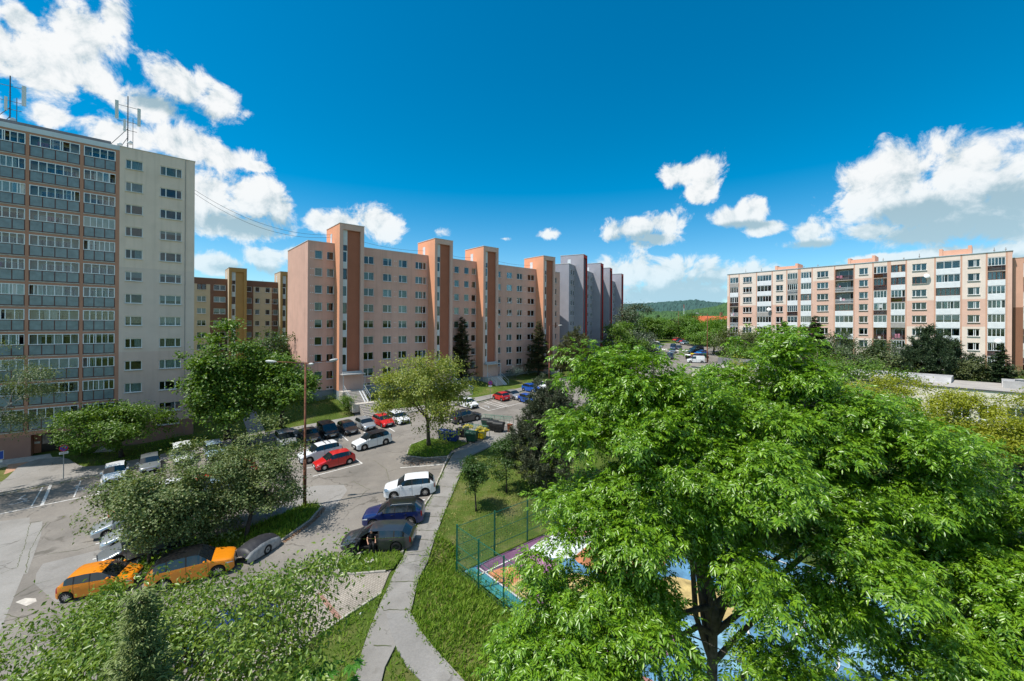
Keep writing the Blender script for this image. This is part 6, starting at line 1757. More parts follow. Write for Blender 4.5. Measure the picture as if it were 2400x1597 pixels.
    up = Vector((-GX, -GY, 1)).normalized(); lf = up.cross(fwd).normalized(); up = fwd.cross(lf)
    root = bpy.data.objects.new(name, None); COL.objects.link(root); root.empty_display_size = .3
    M = Matrix((fwd, lf, up)).transposed().to_4x4(); M.translation = Vector(pos); root.matrix_world = M
    setp(root, label, 'van' if kind == 'van' else 'car', group)
    pc = PAINTS[colour]
    if open_door:
        keep = []; door = []
        for f in parts['body']:
            c = [sum(V[k][q] for k in f) / len(f) for q in range(3)]
            s = (Lc / 2 - c[0]) / Lc
            if c[1] > w2 * .8 and fwx + (Ra + .012) / Lc < s < b0 and c[2] > .25 and f[0] < off: door.append(f)
            else: keep.append(f)
        parts['body'] = keep
        dv = [f for f in parts.get('side_window_l', []) if sum(V[k][0] for k in f) / 4 > Lc / 2 - b0 * Lc]
        parts['side_window_l'] = [f for f in parts['side_window_l'] if f not in dv]
    nmz = dict(body=pc, windshield=CARGL, rear_window=CARGL, side_window_l=CARGL, side_window_r=CARGL, pillar=TRIM, headlight_l=HEADL, headlight_r=HEADL, taillight_l=TAIL, taillight_r=TAIL, roof=PAINTS.get(roofc), cladding=TRIM, underbody=TRIM, grille_face=TRIM)
    for n, fs in parts.items():
        if not fs: continue
        idx = sorted({k for f in fs for k in f}); mp = {k: i for i, k in enumerate(idx)}
        mb = MB(); mb.v = [V[k] for k in idx]; mb.f = [[mp[k] for k in f] for f in fs]; mb.m = [0] * len(fs)
        nn = n[:-2] if n[-2:] in ('_l', '_r') else n
        me = mb.mesh(nn, nmz[n], True); me.set_sharp_from_angle(angle=radians(38))
        link(nn, me, root)
    if open_door:
        d0 = Lc / 2 - (fwx + (Ra + .02) / Lc) * Lc; ln = .98; D = MB()
        D.box(-.06, 0, 0, ln, .28, T['belt'] - .02); D.box(-.05, -.015, ln - .07, ln, T['belt'], Hh - .12); D.add([(-.045, .0, T['belt']), (-.015, 0, T['belt']), (-.015, .05, T['belt'] + .05), (-.045, .05, T['belt'] + .05), (-.045, .55, Hh - .12), (-.015, .55, Hh - .12), (-.045, ln, Hh - .1), (-.015, ln, Hh - .1), (-.045, .6, Hh - .16), (-.015, .6, Hh - .16)], [(0, 3, 8, 4), (1, 5, 9, 2), (4, 8, 6), (5, 7, 9), (0, 4, 5, 1), (4, 6, 7, 5)])
        do = D.obj('door', pc, root, (d0, w2 - .02, 0), (0, 0, radians(-8)))
        MB().box(-.075, -.062, .06, ln - .08, .32, T['belt'] - .06).obj('door_card', TRIM, do)
        MB().box(-.2, .1, .42 - .3, .62 - .3, T['belt'] + .02, T['belt'] + .17).obj('mirror', pc, do)
        MB().box(d0 - 1.05, d0 - .02, -w2 + .2, w2 - .06, .3, .42).box(d0 - 1.1, d0 - .6, .2, w2 - .1, .42, .62).box(d0 - 1.25, d0 - 1.05, .18, w2 - .1, .5, 1.18).box(d0 + .05, d0 + .3, -w2 + .2, w2 - .12, .5, T['belt']).box(d0 - 1.3, d0 + .3, -w2 + .1, -w2 + .14, .25, T['belt'] - .03).box(d0 - 1.3, d0 - 1.26, -w2 + .14, w2 - .12, .25, Hh - .2).box(d0 + .28, d0 + .32, -w2 + .14, w2 - .1, .25, T['belt'] - .03).obj('cabin', TRIM, root)
        sw = MB(); sw.lathe([(.17, -.015), (.19, 0), (.17, .015), (.155, 0), (.17, -.015)], 'z', n=16); sw.obj('steering_wheel', TRIM, root, (d0 - .25, .42, .92), (0, radians(-65), 0))
    wt, wr = wheel_meshes(R, steel)
    for s, sd in ((fwx, 1), (fwx, -1), (rwx, 1), (rwx, -1)):
        x = Lc / 2 - s * Lc
        o = link('wheel', wt, root, (x, sd * (w2 - .115), R), (0, random.uniform(0, 1), 0) if sd < 0 else (0, random.uniform(0, 1), pi))
        link('rim', wr, o)
    fr = Lc / 2; bk = -Lc / 2
    MB().box(fr - .03, fr + .012, -.26, .26, .42, .53).obj('number_plate', PLATE, root); MB().box(bk - .012, bk + .03, -.26, .26, .55 if kind != 'sedan' else .6, .66 if kind != 'sedan' else .71).obj('number_plate', PLATE, root)
    gr = MB()
    for k in range(3): gr.box(fr - .06, fr + .006, -.42, .42, .56 + k * .045, .58 + k * .045)
    gr.obj('grille', CHROME if detail else TRIM, root)
    for sd in ((1, -1) if not open_door else (-1,)):
        m = MB(); x = Lc / 2 - a_p * Lc - .12; y = sd * (w2 + .08)
        m.add([(x + .06, y - .09, T['belt'] - .0), (x + .06, y + .09, T['belt'] + .01), (x + .04, y + .09, T['belt'] + .13), (x + .04, y - .09, T['belt'] + .13), (x - .05, y - .09, T['belt'] + .0), (x - .05, y + .09, T['belt'] + .01), (x - .05, y + .09, T['belt'] + .14), (x - .05, y - .09, T['belt'] + .14)], [(0, 1, 2, 3), (7, 6, 5, 4), (0, 4, 5, 1), (1, 5, 6, 2), (2, 6, 7, 3), (3, 7, 4, 0)])
        m.obj('mirror', pc, root)
    if detail:
        # door gaps and handles
        sm = MB()
        for s in (fwx + (Ra + .03) / Lc, b0 + .01, min(c0 + .01, rwx - (Ra - .12) / Lc)):
            x = Lc / 2 - s * Lc
            i = min(range(nS), key=lambda k: abs(S[k] - s)); sec = secs[i]
            for sd in (1, -1):
                if open_door and sd > 0 and s < b0: continue
                pl = [(sec[j][0] + .004, sec[j][1]) for j in (2, 3, 4, 5)]
                if pl[0][1] > .35: pl[0] = (w2 + .002, .33); pl[1] = (w2 + .004, .62)
                for (y0, z0), (y1, z1) in zip(pl, pl[1:]): sm.add([(x - .009, sd * y0, z0), (x + .009, sd * y0, z0), (x + .009, sd * y1, z1), (x - .009, sd * y1, z1)], [(0, 1, 2, 3) if sd < 0 else (3, 2, 1, 0)])
        sm.obj('door_gaps', TRIM, root, kind='stuff')
        for s in (b0 - .035, c0 - .03):
            for sd in (1, -1):
                if open_door and sd > 0 and s < b0: continue
                x = Lc / 2 - s * Lc; flat_box('door_handle', x - .1, x + .1, sd * (w2 - .005) - .015, sd * (w2 - .005) + .022, T['belt'] - .15, T['belt'] - .115, CHROME if colour in ('charcoal', 'blue') else pc, root)
        if kind in ('wagon', 'suv') :
            for sd in (1, -1):
                x0, x1 = Lc / 2 - a_p * Lc, Lc / 2 - d_p * Lc
                m = MB(); m.box(x1, x0, sd * (w2 - .024) - .006, sd * (w2 - .024) + .006, T['belt'] + .018, T['belt'] + .04)
                if colour in ('charcoal', 'blue', 'silver') : m.obj('window_trim', CHROME, root)
    if rails:
        for sd in (1, -1):
            y = sd * w2 * .7; x0, x1 = Lc / 2 - (T['wst'] + .05) * Lc, Lc / 2 - (T['re'] - .03) * Lc
            MB().tube([(x0, y, Hh - .04), (x0 - .08, y, Hh + .03), (x1 + .08, y, Hh + .02), (x1, y, Hh - .06)], .018, 6).obj('roof_rail', CHROME, root)
    if roofbars:
        for f in (.38, .62): x = Lc / 2 - (T['wst'] + (T['re'] - T['wst']) * f) * Lc; flat_box('roof_bar', x - .03, x + .03, -w2 * .72, w2 * .72, Hh + .03, Hh + .06, TRIM, root)
    return root


def place(front=None, side=None, wheels=None, hd=None, kind='hatch', L=None):
    """Car centre on the ground from what the photograph shows of it."""
    T = TYPES[kind]; l = (L or T['L'])
    if wheels:                                       # front and rear contact of the visible side
        f, r = G(*wheels[0]), G(*wheels[1]); d = f - r; hd = atan2(d.y, d.x); c = (f + r) / 2
        n = Vector((-sin(hd), cos(hd), 0))
        if n.dot(Vector((c.x, c.y, 0))) < 0: n = -n
        c = c + n * (T['W'] / 2 - .1) + Vector((cos(hd), sin(hd), 0)) * l * (T['fw'] + T['wb'] / T['L'] / 2 - .5)
    elif front:
        f = G(*front); c = f - Vector((cos(hd), sin(hd), 0)) * l / 2
    else:
        f = G(*side); n = Vector((-sin(hd), cos(hd), 0))
        if n.dot(Vector((f.x, f.y, 0))) < 0: n = -n
        c = f + n * T['W'] / 2
    return Vector((c.x, c.y, plane(c.x, c.y))), hd


HU, HV = UA, UA + pi / 2
ROWA, ROWB, ROWC, ROWD, FARG = 'cars parked nose-out below the salmon block', 'cars parked on the central bays', 'cars parked under the whitebeams', 'cars parked along the footpath', 'cars on the far street'


def put_car(kind, colour, label, group, **k):
    pk = {x: k.pop(x) for x in ('front', 'side', 'wheels', 'hd') if x in k}
    p, h = place(kind=kind, L=k.get('L'), **pk); return car(kind, colour, p, h, label, group, **k)


for kind, colour, fr, lab, kw in [
        ('wagon', 'silver', (681, 1052), 'silver estate car parked nose-out, leftmost of the row below the salmon block', dict(H=1.58, rails=True)), ('sedan', 'charcoal', (737, 1040), 'dark grey saloon between the silver estate and the black people carrier', {}),
        ('mpv', 'black', (781, 1030), 'tall black people carrier with a flat nose in the row below the salmon block', dict(H=1.75)), ('hatch', 'brown', (828, 1021), 'blackish hatchback right of the tall black people carrier', {}), ('hatch', 'silver', (870, 1011), 'small silver hatchback at the foot of the entrance stairs', dict(L=3.95)),
        ('hatch', 'red', (914, 1003), 'bright red hatchback right of the entrance stairs', dict(L=4.25)), ('wagon', 'white', (950, 996), 'white car half hidden behind the yellow-green maple', dict(L=4.4)), ('hatch', 'white', (1114, 959), 'white hatchback parked left of the hatched disabled bay', {}),
        ('sedan', 'silver', (1221, 938), 'silver saloon beside the little red car', {}), ('hatch', 'bright', (1263, 921), 'bright blue hatchback beside the pavement before the pine', {}), ('hatch', 'white', (1284, 915), 'white hatchback behind the bright blue hatchback', {}), ('mini', 'bright', (1254, 947), 'bright blue small car poking out behind the pine', {}),
        ('hatch', 'white', (268, 1137), 'white hatchback parked beside the disabled bays', {}), ('hatch', 'grey', (352, 1112), 'grey car behind the whitebeams beside the white hatchback', {}), ('mpv', 'white', (432, 1094), 'white van-like car hidden behind the whitebeams', dict(H=1.9)), ('wagon', 'pale', (508, 1080), 'pale blue car behind the whitebeam crowns', {}), ('hatch', 'black', (575, 1066), 'black hatchback seen behind the whitebeam nearest the lamp', {})]:
    put_car(kind, colour, lab, ROWA, front=fr, hd=HV + pi, **kw)
put_car('mini', 'red', 'little red round car on the hatched disabled bay', ROWA, wheels=((1157, 936), (1177, 942)))
put_car('suv', 'white', 'white crossover with dark roof parked alone in the middle of the lane', ROWB, wheels=((854.5, 1056), (903.8, 1042.5)), roofc='black', cladding=True)
put_car('suv', 'white', 'white crossover with roof bars behind the red hatchback', ROWB, front=(700, 1087), hd=HU + pi, roofbars=True, cladding=True)
put_car('hatch', 'red', 'red hatchback with dark wheels in the central bays', ROWB, wheels=((761.9, 1103.4), (818.3, 1088.6)), steel=False)
put_car('suv', 'charcoal', 'dark grey crossover passing behind the refuse bins', ROWB, wheels=((1118, 986), (1079.5, 994)))
put_car('suv', 'white', 'white compact off-roader with alloy wheels beside the footpath', ROWD, wheels=((923.7, 1171.5), (996.5, 1163)), L=4.36, H=1.62)
put_car('suv', 'blue', 'deep blue crossover with chrome roof rails beside the footpath', ROWD, wheels=((866, 1240), (972, 1232)), rails=True, roofc='black', cladding=True, L=4.5, H=1.6)
MOND = put_car('wagon', 'charcoal', 'charcoal estate car with its driver door open beside the footpath', ROWD, wheels=((830, 1297), (928.8, 1293)), steel=True, open_door=True, L=4.83, H=1.45)
put_car('sedan', 'silver', 'silver saloon with long nose, upper of the silver trio under the whitebeam', ROWC, front=(214, 1262), hd=HU + pi)
put_car('sedan', 'silver', 'silver saloon in the middle of the trio under the whitebeam', ROWC, front=(236, 1290), hd=HU + pi)
put_car('wagon', 'grey', 'grey liftback with alloy wheels nearest the orange hatchback', ROWC, wheels=((287, 1324), (395, 1287)))
put_car('hatch', 'red', 'red car whose nose shows left of the whitebeam', ROWC, front=(255, 1217), hd=HU + pi)
put_car('wagon', 'white', 'white estate hidden under the middle whitebeam', ROWC, front=(290, 1192), hd=HU + pi)
put_car('hatch', 'red', 'red hatchback glimpsed through the middle whitebeam crown', ROWC, front=(400, 1172), hd=HU + pi)
put_car('wagon', 'pale', 'pale blue estate glimpsed between the whitebeam crowns', ROWC, front=(432, 1180), hd=HU + pi)
put_car('hatch', 'red', 'red car beside the pale estate behind the whitebeams', ROWC, front=(490, 1130), hd=HU + pi)
put_car('mini', 'orange', 'orange small hatchback at the left foreground behind cherry leaves', 'orange cars in the foreground', wheels=((282, 1388), (152, 1413)), L=3.6)
put_car('suv', 'orange', 'orange crossover with black roof below the parking island', 'orange cars in the foreground', wheels=((508, 1352), (388, 1384)), roofc='black', cladding=True, L=4.4)
put_car('hatch', 'blue', 'dark blue car mostly hidden under the cherry tree', 'cars hidden by the cherry tree', side=(555, 1530), hd=HU)
put_car('mpv', 'charcoal', 'dark people carrier on the road beside the pine', ROWA, front=(1402, 902), hd=HU - .5)
put_car('hatch', 'white', 'white hatchback behind the dark people carrier near the pine', ROWA, front=(1398, 888), hd=HU - .5)


def far(x, y): return (1470 + x / 9.065, 760 + y / 9.065)


PERP = radians(-27)
for (x, y), colour, kind, hd, lab in [((640, 665), 'pale', 'hatch', PERP, 'pale blue car at the near end of the far street row'), ((560, 720), 'silver', 'hatch', PERP, 'silver car just above the ash leaves in the far street row'), ((675, 605), 'navy', 'hatch', PERP, 'dark blue car third in the far street row'), ((690, 560), 'white', 'hatch', PERP, 'white car before the crossing in the far street row'),
                                ((710, 525), 'bright', 'hatch', PERP, 'bright blue car beside the crossing in the far street row'), ((750, 500), 'silver', 'wagon', PERP, 'silver estate past the crossing in the far street row'), ((775, 470), 'black', 'wagon', PERP, 'black car past the crossing in the far street row'), ((690, 415), 'white', 'hatch', PERP, 'white car near the far end of the street row'), ((665, 390), 'darkred', 'hatch', PERP, 'dark red car near the far end of the street row'), ((560, 365), 'navy', 'hatch', PERP, 'navy car at the far end of the street row'),
                                ((950, 625), 'grey', 'wagon', radians(243), 'grey estate driving towards the viewer over the crossing'), ((965, 545), 'navy', 'mpv', radians(243), 'navy people carrier following the grey estate'), ((1115, 525), 'navy', 'hatch', radians(63), 'dark car driving away past the crossing'), ((905, 760), 'charcoal', 'mpv', radians(243), 'dark people carrier just above the ash leaves'),
                                ((1290, 640), 'black', 'suv', radians(190), 'black crossover at the end of the right parking pocket'), ((1310, 620), 'white', 'hatch', radians(190), 'white hatchback in the right parking pocket'), ((1440, 660), 'bright', 'hatch', radians(190), 'bright blue hatchback behind the yellow bin'), ((1340, 575), 'navy', 'suv', radians(190), 'navy crossover farthest in the right parking pocket'), ((1330, 745), 'darkred', 'hatch', radians(190), 'red hatchback right behind the white van'),
                                ((985, 370), 'red', 'hatch', radians(215), 'red car left at the far street bend'), ((1060, 400), 'navy', 'hatch', radians(215), 'dark car second at the far street bend'), ((1130, 405), 'red', 'hatch', radians(215), 'red car third at the far street bend'), ((1150, 440), 'silver', 'hatch', radians(215), 'silver car nearest at the far street bend')]:
    put_car(kind, colour, lab, FARG, front=far(x, y), hd=hd, detail=False)
put_car('van', 'white', 'white panel van parked beside the low white building', FARG, wheels=(far(1355, 826), far(1582, 830)), detail=True)


def covered_trailer():
    """A small trailer under a sheet: silver below, black over the top."""
    f, r = G(650, 1284), G(600, 1318); d = r - f; h = atan2(d.y, d.x); c = (f + r) / 2 + Vector((sin(h), -cos(h), 0)) * -.0
    n = Vector((-sin(h), cos(h), 0))
    if n.dot(Vector((c.x, c.y, 0))) < 0: n = -n
    c += n * .75
    root = empty('covered_trailer', (c.x, c.y, plane(c.x, c.y)), h, 'small trailer under a black and silver sheet beside the parking island', 'trailer')
    rng = np.random.default_rng(4); nx, nt = 26, 15; V, F = [], []
    for i in range(nx):
        s = i / (nx - 1); x = -1.35 + 2.7 * s; zt = lerpf(s, [(0, .5), (.06, .8), (.3, 1.0), (.6, 1.05), (.92, .85), (1, .5)]); w = .72 * lerpf(s, [(0, .8), (.1, 1), (.9, 1), (1, .82)])
        for k in range(nt):
            t = pi * k / (nt - 1); y = w * cos(t) * (1 + .05 * abs(sin(3 * t))); z = .12 + (zt - .12) * abs(sin(t)) ** .45
            wr = .025 * sin(i * 2.3 + k * 1.3) + rng.normal(0, .012); V.append((x, y * (1 + wr), z * (1 + wr * .5)))
    for i in range(nx - 1):
        for k in range(nt - 1): F.append((i * nt + k, i * nt + k + 1, (i + 1) * nt + k + 1, (i + 1) * nt + k))
    lo = MB(); hi = MB()
    lo.add(V, [f4 for f4 in F if f4[0] % nt < 3]); hi.add(V, [f4 for f4 in F if 3 <= f4[0] % nt <= 10]); l2 = MB().add(V, [f4 for f4 in F if f4[0] % nt > 10])
    l2.obj('far_sheet', mat('tarp_silver', (.36, .35, .34), .6, .2, 4), root, smooth=True)
    lo.obj('sheet', mat('tarp_silver', (.36, .35, .34), .6, .2, 4), root, smooth=True); hi.obj('dark_sheet', mat('tarp_dark', (.03, .03, .035), .5, .2, 4), root, smooth=True)
    wt, wr = wheel_meshes(.315, True)
    for x in (-.1,):
        for s in (-1, 1): o = link('wheel', wt, root, (x, s * .66, .315), (0, 0, 0 if s < 0 else pi)); link('rim', wr, o)


covered_trailer()
# ------------------------------------------------------------------ entrance stairs
STEP = MB().box(0, 3.0, -.15, .15, -.19, 0).mesh('step', mat('stair_concrete', (.5, .45, .4), .9, .15, 3, .2, 30))
STEPW = mat('stair_side', (.35, .33, .31), .9, .2, 2)


def stairs(tx, n1, n2, label, shift=.9):
    """Two flights from the entrance landing down to the pavement."""
    top = 5.4 - 3.0; P = 2.5
    y = -P - 1.7; x = tx + .45; z = top
    o = salmon.matrix_basis @ Vector((x, y, z))
    root = empty('entrance_stairs', o, UA, label, 'stairs', 'stairs up to the salmon block entrances')
    MB().box(-.45, 3.5, 0.0, 1.695, -2.5, 0).obj('landing', CONC, root)
    cy, cz, cx = 0, 0, 0
    side = MB()
    for k in range(n1):
        link('step', STEP, root, (cx, cy - .15, cz - .19)); cy -= .3; cz -= .19
        side.box(cx + .02, cx + 2.98, cy + .01, cy + .29, cz - 1.2, cz - .19 - .005)
    y1, z1 = cy, cz
    if n2:
        MB().box(-.1, 3.9, cy - 1.2, cy, cz - 1.2, cz - .005).obj('half_landing', CONC, root); cy -= 1.2; cx = shift
        for k in range(n2):
            link('step', STEP, root, (cx, cy - .15, cz - .19)); cy -= .3; cz -= .19
            side.box(cx + .02, cx + 2.98, cy + .01, cy + .29, cz - 1.2, cz - .19 - .005)
    side.obj('stair_base', STEPW, root, kind='stuff')

    def rail(x, ya, za, yb, zb):
        m = MB(); m.tube([(x, ya, za), (x, ya, za + .95), (x, yb, zb + .95), (x, yb, zb)], .035, 6); m.tube([(x, ya, za + .5), (x, yb, zb + .5)], .022, 5); m.obj('railing', RAIL, root)
    rail(-.06, .5, 0, y1, z1); rail(3.1, .5, 0, y1, z1)
    rp = MB()
    for xx in (2.15, 2.6): rp.box(xx, xx + .16, 0, .02, 0, .02)
    for xx in (2.15, 2.62):
        MB().add([(xx, .1, .02), (xx + .17, .1, .02), (xx + .17, y1 - .05, z1 + .03), (xx, y1 - .05, z1 + .03), (xx, .1, -.05), (xx + .17, .1, -.05), (xx + .17, y1 - .05, z1 - .04), (xx, y1 - .05, z1 - .04)], [(0, 3, 2, 1), (0, 4, 7, 3), (1, 2, 6, 5), (3, 7, 6, 2)]).obj('pram_ramp', SILLM, root)
    if n2: rail(cx + 3.1, y1 - 1.2, z1, cy, cz)
    return root


bpy.context.view_layer.update()
stairs(4.1, 8, 8, 'concrete entrance stairs behind the silver hatchback, nearest salmon tower')
stairs(21.6, 7, 4, 'concrete entrance stairs at the second salmon tower behind the maple')
stairs(33.05, 8, 0, 'blue-railed entrance stairs at the third salmon tower')
stairs(50.6, 3, 0, 'short entrance stairs at the fourth salmon tower')

# ------------------------------------------------------------------ lamp posts
RUSTP = mat('rusty_steel', (.17, .065, .035), .8, .35, 5, .3, 30)
LAMPH = mat('lamp_head_grey', (.5, .5, .48), .5, .1, 4)
LAMPL = mat('lamp_lens', (.6, .6, .58), .2, .1, 4)


def lamp(base, ztop, arms, label, r=.085, thick=True):
    root = empty('street_lamp', base, 0, label, 'street lamp', 'rusty street lamps')
    h = ztop - base[2]
    m = MB(); m.tube([(0, 0, -.2), (0, 0, h * .33)], [r * 1.35, r * 1.3], 10); m.tube([(0, 0, h * .33), (0, 0, h * .34), (0, 0, h)], [r * 1.3, r, r * .75], 10); m.obj('pole', RUSTP, root, smooth=True)
    for ang, ln, dz in arms:
        d = Vector((cos(ang), sin(ang), 0)); e = d * ln + Vector((0, 0, h + dz))
        MB().tube([(0, 0, h - .05), e], r * .42, 6).obj('arm', RUSTP, root, smooth=True)
        hd = MB(); pts = [(-.1, .03), (0, .09), (.2, .16), (.5, .17), (.75, .12), (.82, .02)]
        vs, fs = [], []; n = 10
        for x, rr in pts:
            for k in range(n):
                t = 2 * pi * k / n; vs.append((x, rr * cos(t), rr * .62 * sin(t)))
        for i in range(len(pts) - 1):
            for k in range(n): fs.append((i * n + k, i * n + (k + 1) % n, (i + 1) * n + (k + 1) % n, (i + 1) * n + k))
        fs += [tuple(range(n - 1, -1, -1)), tuple((len(pts) - 1) * n + k for k in range(n))]
        o = hd.add(vs, fs).obj('lamp_head', LAMPH, root, e, (0, radians(-4), ang), smooth=True)
        MB().box(.15, .7, -.1, .1, -.115, -.1).obj('lens', LAMPL, o)
    return root


b = G(714, 1188); lamp(b, at(717, 850, b.y).z, [(radians(188), 2.3, .08), (radians(308), 1.6, .0), (radians(60), 2.3, .0)], 'rusty three-armed street lamp on the parking island tip', .1)
b = G(1287, 893); lamp(b, at(1287, 764, b.y).z, [(radians(-5), 1.9, .1)], 'rusty single-arm lamp before the grey block', .1)
b = G(1590, 798); lamp(b, at(1590.5, 730, b.y).z, [(radians(182), 2.4, .1)], 'farthest rusty lamp at the street bend', .11)
b = G(1657.5, 851); lamp(b, at(1658.5, 736, b.y).z, [(radians(182), 2.3, .1)], 'rusty lamp beside the white panel van', .11)

# ------------------------------------------------------------------ signs
SIGNR = mat('sign_red', (.55, .015, .03), .5, .03, 2); SIGNB = mat('sign_blue', (.02, .08, .4), .5, .03, 2); SIGNW = mat('sign_white', (.75, .76, .76), .5, .03, 2); SIGNK = mat('sign_black', (.03, .03, .03), .5)
POST = mat('sign_post', (.3, .32, .34), .5, .1, 4, metal=.5)


def ring(mb, r0, r1, y, n=28, m=0):
    vs = [(r * cos(2 * pi * k / n), y, r * sin(2 * pi * k / n)) for r in (r0, r1) for k in range(n)]
    mb.add(vs, [(k, (k + 1) % n, n + (k + 1) % n, n + k)[::-1] for k in range(n)], m)


def no_stop(base, zc, face, label, lines=2, d=.66):
    root = empty('traffic_sign', base, face, label, 'road sign', 'no-stopping signs')
    h = zc - base[2]; r = d / 2
    MB().tube([(0, .04, -.2), (0, .04, h + .2)], .035, 8).obj('post', POST, root)
    MB().lathe([(.28, 0), (.28, .06), (.001, .08)], 'z', (0, .04, .02), 12).obj('foot', TRIM, root)
    MB().lathe([(.001, -.0), (r, -.0), (r, .015), (.001, .015)], 'y', (0, 0, h), 28).obj('disc', SIGNB, root)
    m = MB(); ring(m, r * .8, r * 1.0, -.004); m.obj('red_ring', SIGNR, root, (0, 0, h))
    for s in (-1, 1):
        a = radians(45) * s; c, q = cos(a), sin(a); w = r * .09; l = r * .82
        MB().add([(-l * c + w * q, -.006 - .001 * s, -l * q - w * c), (-l * c - w * q, -.006 - .001 * s, -l * q + w * c), (l * c - w * q, -.006 - .001 * s, l * q + w * c), (l * c + w * q, -.006 - .001 * s, l * q - w * c)], [(3, 2, 1, 0), (0, 1, 2, 3)]).obj('red_bar', SIGNR, root, (0, 0, h))
    pl = flat_box('text_plate', -.32, .32, .0, .015, h - r - .28, h - r - .05, SIGNW, root)
    for k in range(lines): flat_box('text_line', -.25, .25, -.004, -.001, h - r - .135 - .09 * k, h - r - .1 - .09 * k, SIGNK, pl)


b = G(149, 1125); no_stop(b, at(148.3, 1050.5, b.y).z, radians(52), 'no-stopping sign with white plate at the disabled bays')
b = G(1149, 936); no_stop(b, at(1148.3, 898, b.y).z, radians(15), 'no-stopping sign behind the little red car', 1, .75)
b = G(-6, 1150); root = empty('traffic_sign', b, radians(58), 'blue parking sign cut by the left edge', 'road sign'); zc = at(0, 1068, b.y).z - b.z
MB().tube([(0, .04, -.2), (0, .04, zc + .35)], .035, 8).obj('post', POST, root); flat_box('board', -.35, .35, 0, .015, zc - .4, zc + .35, SIGNB, root); flat_box('border', -.38, .38, .0151, .02, zc - .43, zc + .38, SIGNW, root); flat_box('plate', -.3, .3, 0, .015, zc - .72, zc - .47, SIGNW, root)
b = G(1106, 938); root = empty('traffic_sign', b, radians(20), 'round blue sign half hidden behind the maple', 'road sign'); zc = at(1104, 908, b.y).z - b.z
MB().tube([(0, .04, -.2), (0, .04, zc + .2)], .035, 8).obj('post', POST, root); MB().lathe([(.001, 0), (.33, 0), (.33, .015), (.001, .015)], 'y', (0, 0, zc), 24).obj('disc', SIGNB, root)

# ------------------------------------------------------------------ refuse bins
def bin_col(name, c): return mat('bin_' + name, c, .55, .15, 3)


def dumpster(pos, rz, colour, label, lid=None, full=None, w=1.3, d=1.0, h=1.05):
    root = empty('dumpster', pos, rz, label, 'bin', 'refuse bins by the maple')
    m = MB(); k = .1
    m.add([(-w / 2 + k, -d / 2 + k, .18), (w / 2 - k, -d / 2 + k, .18), (w / 2 - k, d / 2 - k, .18), (-w / 2 + k, d / 2 - k, .18), (-w / 2, -d / 2, h), (w / 2, -d / 2, h), (w / 2, d / 2, h), (-w / 2, d / 2, h)], [(3, 2, 1, 0), (0, 1, 5, 4), (1, 2, 6, 5), (2, 3, 7, 6), (3, 0, 4, 7), (4, 5, 6, 7)])
    m.obj('body', colour, root)
    r = MB()
    for s in (-1, 1):
        for x in (-.35, 0, .35): r.box(x * w - .03, x * w + .03, s * (d / 2 - .045) - .03, s * (d / 2 - .045) + .03, .3, h - .12)
    r.obj('ribs', colour, root, kind='stuff')
    MB().box(-w / 2 - .04, w / 2 + .04, -d / 2 - .04, d / 2 + .04, h - .07, h + .02).obj('rim', colour, root)
    if not full:
        l = MB(); n = 8; vs = []
        for x in (-w / 2 - .03, w / 2 + .03):
            for q in range(n + 1): t = pi * q / n; vs.append((x, -cos(t) * (d / 2 + .03), h + .02 + .3 * sin(t)))
        l.add(vs, [(q, q + 1, n + 2 + q, n + 1 + q) for q in range(n)] + [tuple(range(n, -1, -1)), tuple(n + 1 + q for q in range(n + 1))]); l.obj('lid', lid or colour, root, smooth=False)
    for x in (-w / 2 + .2, w / 2 - .2):
        for y in (-d / 2 + .2, d / 2 - .2): MB().lathe([(.09, -.03), (.1, 0), (.09, .03), (.001, .03)], 'y', (x, y, .1), 10).obj('caster', TYRE, root)
    MB().tube([(-w / 2, -d / 2 - .08, h - .15), (w / 2, -d / 2 - .08, h - .15)], .02).obj('handle', TRIM, root)
    return root


def bags(pos, n, m, label, seed, sp=.45):
    rng = np.random.default_rng(seed); root = empty('rubbish_bags', pos, 0, label, 'rubbish bag')
    for k in range(n):
        c = rng.normal(0, sp, 3) * [1, .7, .25] + [0, 0, .25 * (k % 2)]; b = MB(); n1, n2 = 7, 10
        for i in range(n1):
            t = pi * (i + .02) / (n1 - .9)
            for j in range(n2):
                a = 2 * pi * j / n2; r = .3 * sin(t) ** .6 * (1 + rng.normal(0, .22)); b.v.append((c[0] + r * cos(a), c[1] + r * sin(a), c[2] + .16 - .16 * cos(t) * (1 + rng.normal(0, .15)) + (.08 if i == n1 - 1 else 0)))
        for i in range(n1 - 1):
            for j in range(n2): b.f.append([i * n2 + j, i * n2 + (j + 1) % n2, (i + 1) * n2 + (j + 1) % n2, (i + 1) * n2 + j]); b.m.append(0)
        b.obj('bag', m, root)


BK, BG, BY, BB, BBR = bin_col('black', (.02, .021, .022)), bin_col('green', (.012, .07, .04)), bin_col('yellow', (.55, .42, .01)), bin_col('blue', (.01, .04, .2)), bin_col('brown', (.17, .05, .02))
HB = UA - radians(62)
dumpster(G(1142, 1004), HB, BG, 'first of three black-lidded bins in the arched cage', BK); dumpster(G(1155, 1009), HB, BK, 'middle black bin of the three in the arched cage'); dumpster(G(1169, 1013), HB, BK, 'black bin nearest the brown bin in the arched cage')
dumpster(G(1126, 1029), HB, BY, 'yellow bin heaped with bags in front of the cage', full=True); dumpster(G(1106, 1036), HB, BG, 'dark green bin in front of the yellow bin'); dumpster(G(1062, 1036), HB, BB, 'dark blue bin in the maple shade'); dumpster(G(1084, 1024), HB, BK, 'black bin between blue and yellow bins', full=True); dumpster(G(1042, 1032), HB, BB, 'blue bin behind the maple trunk')
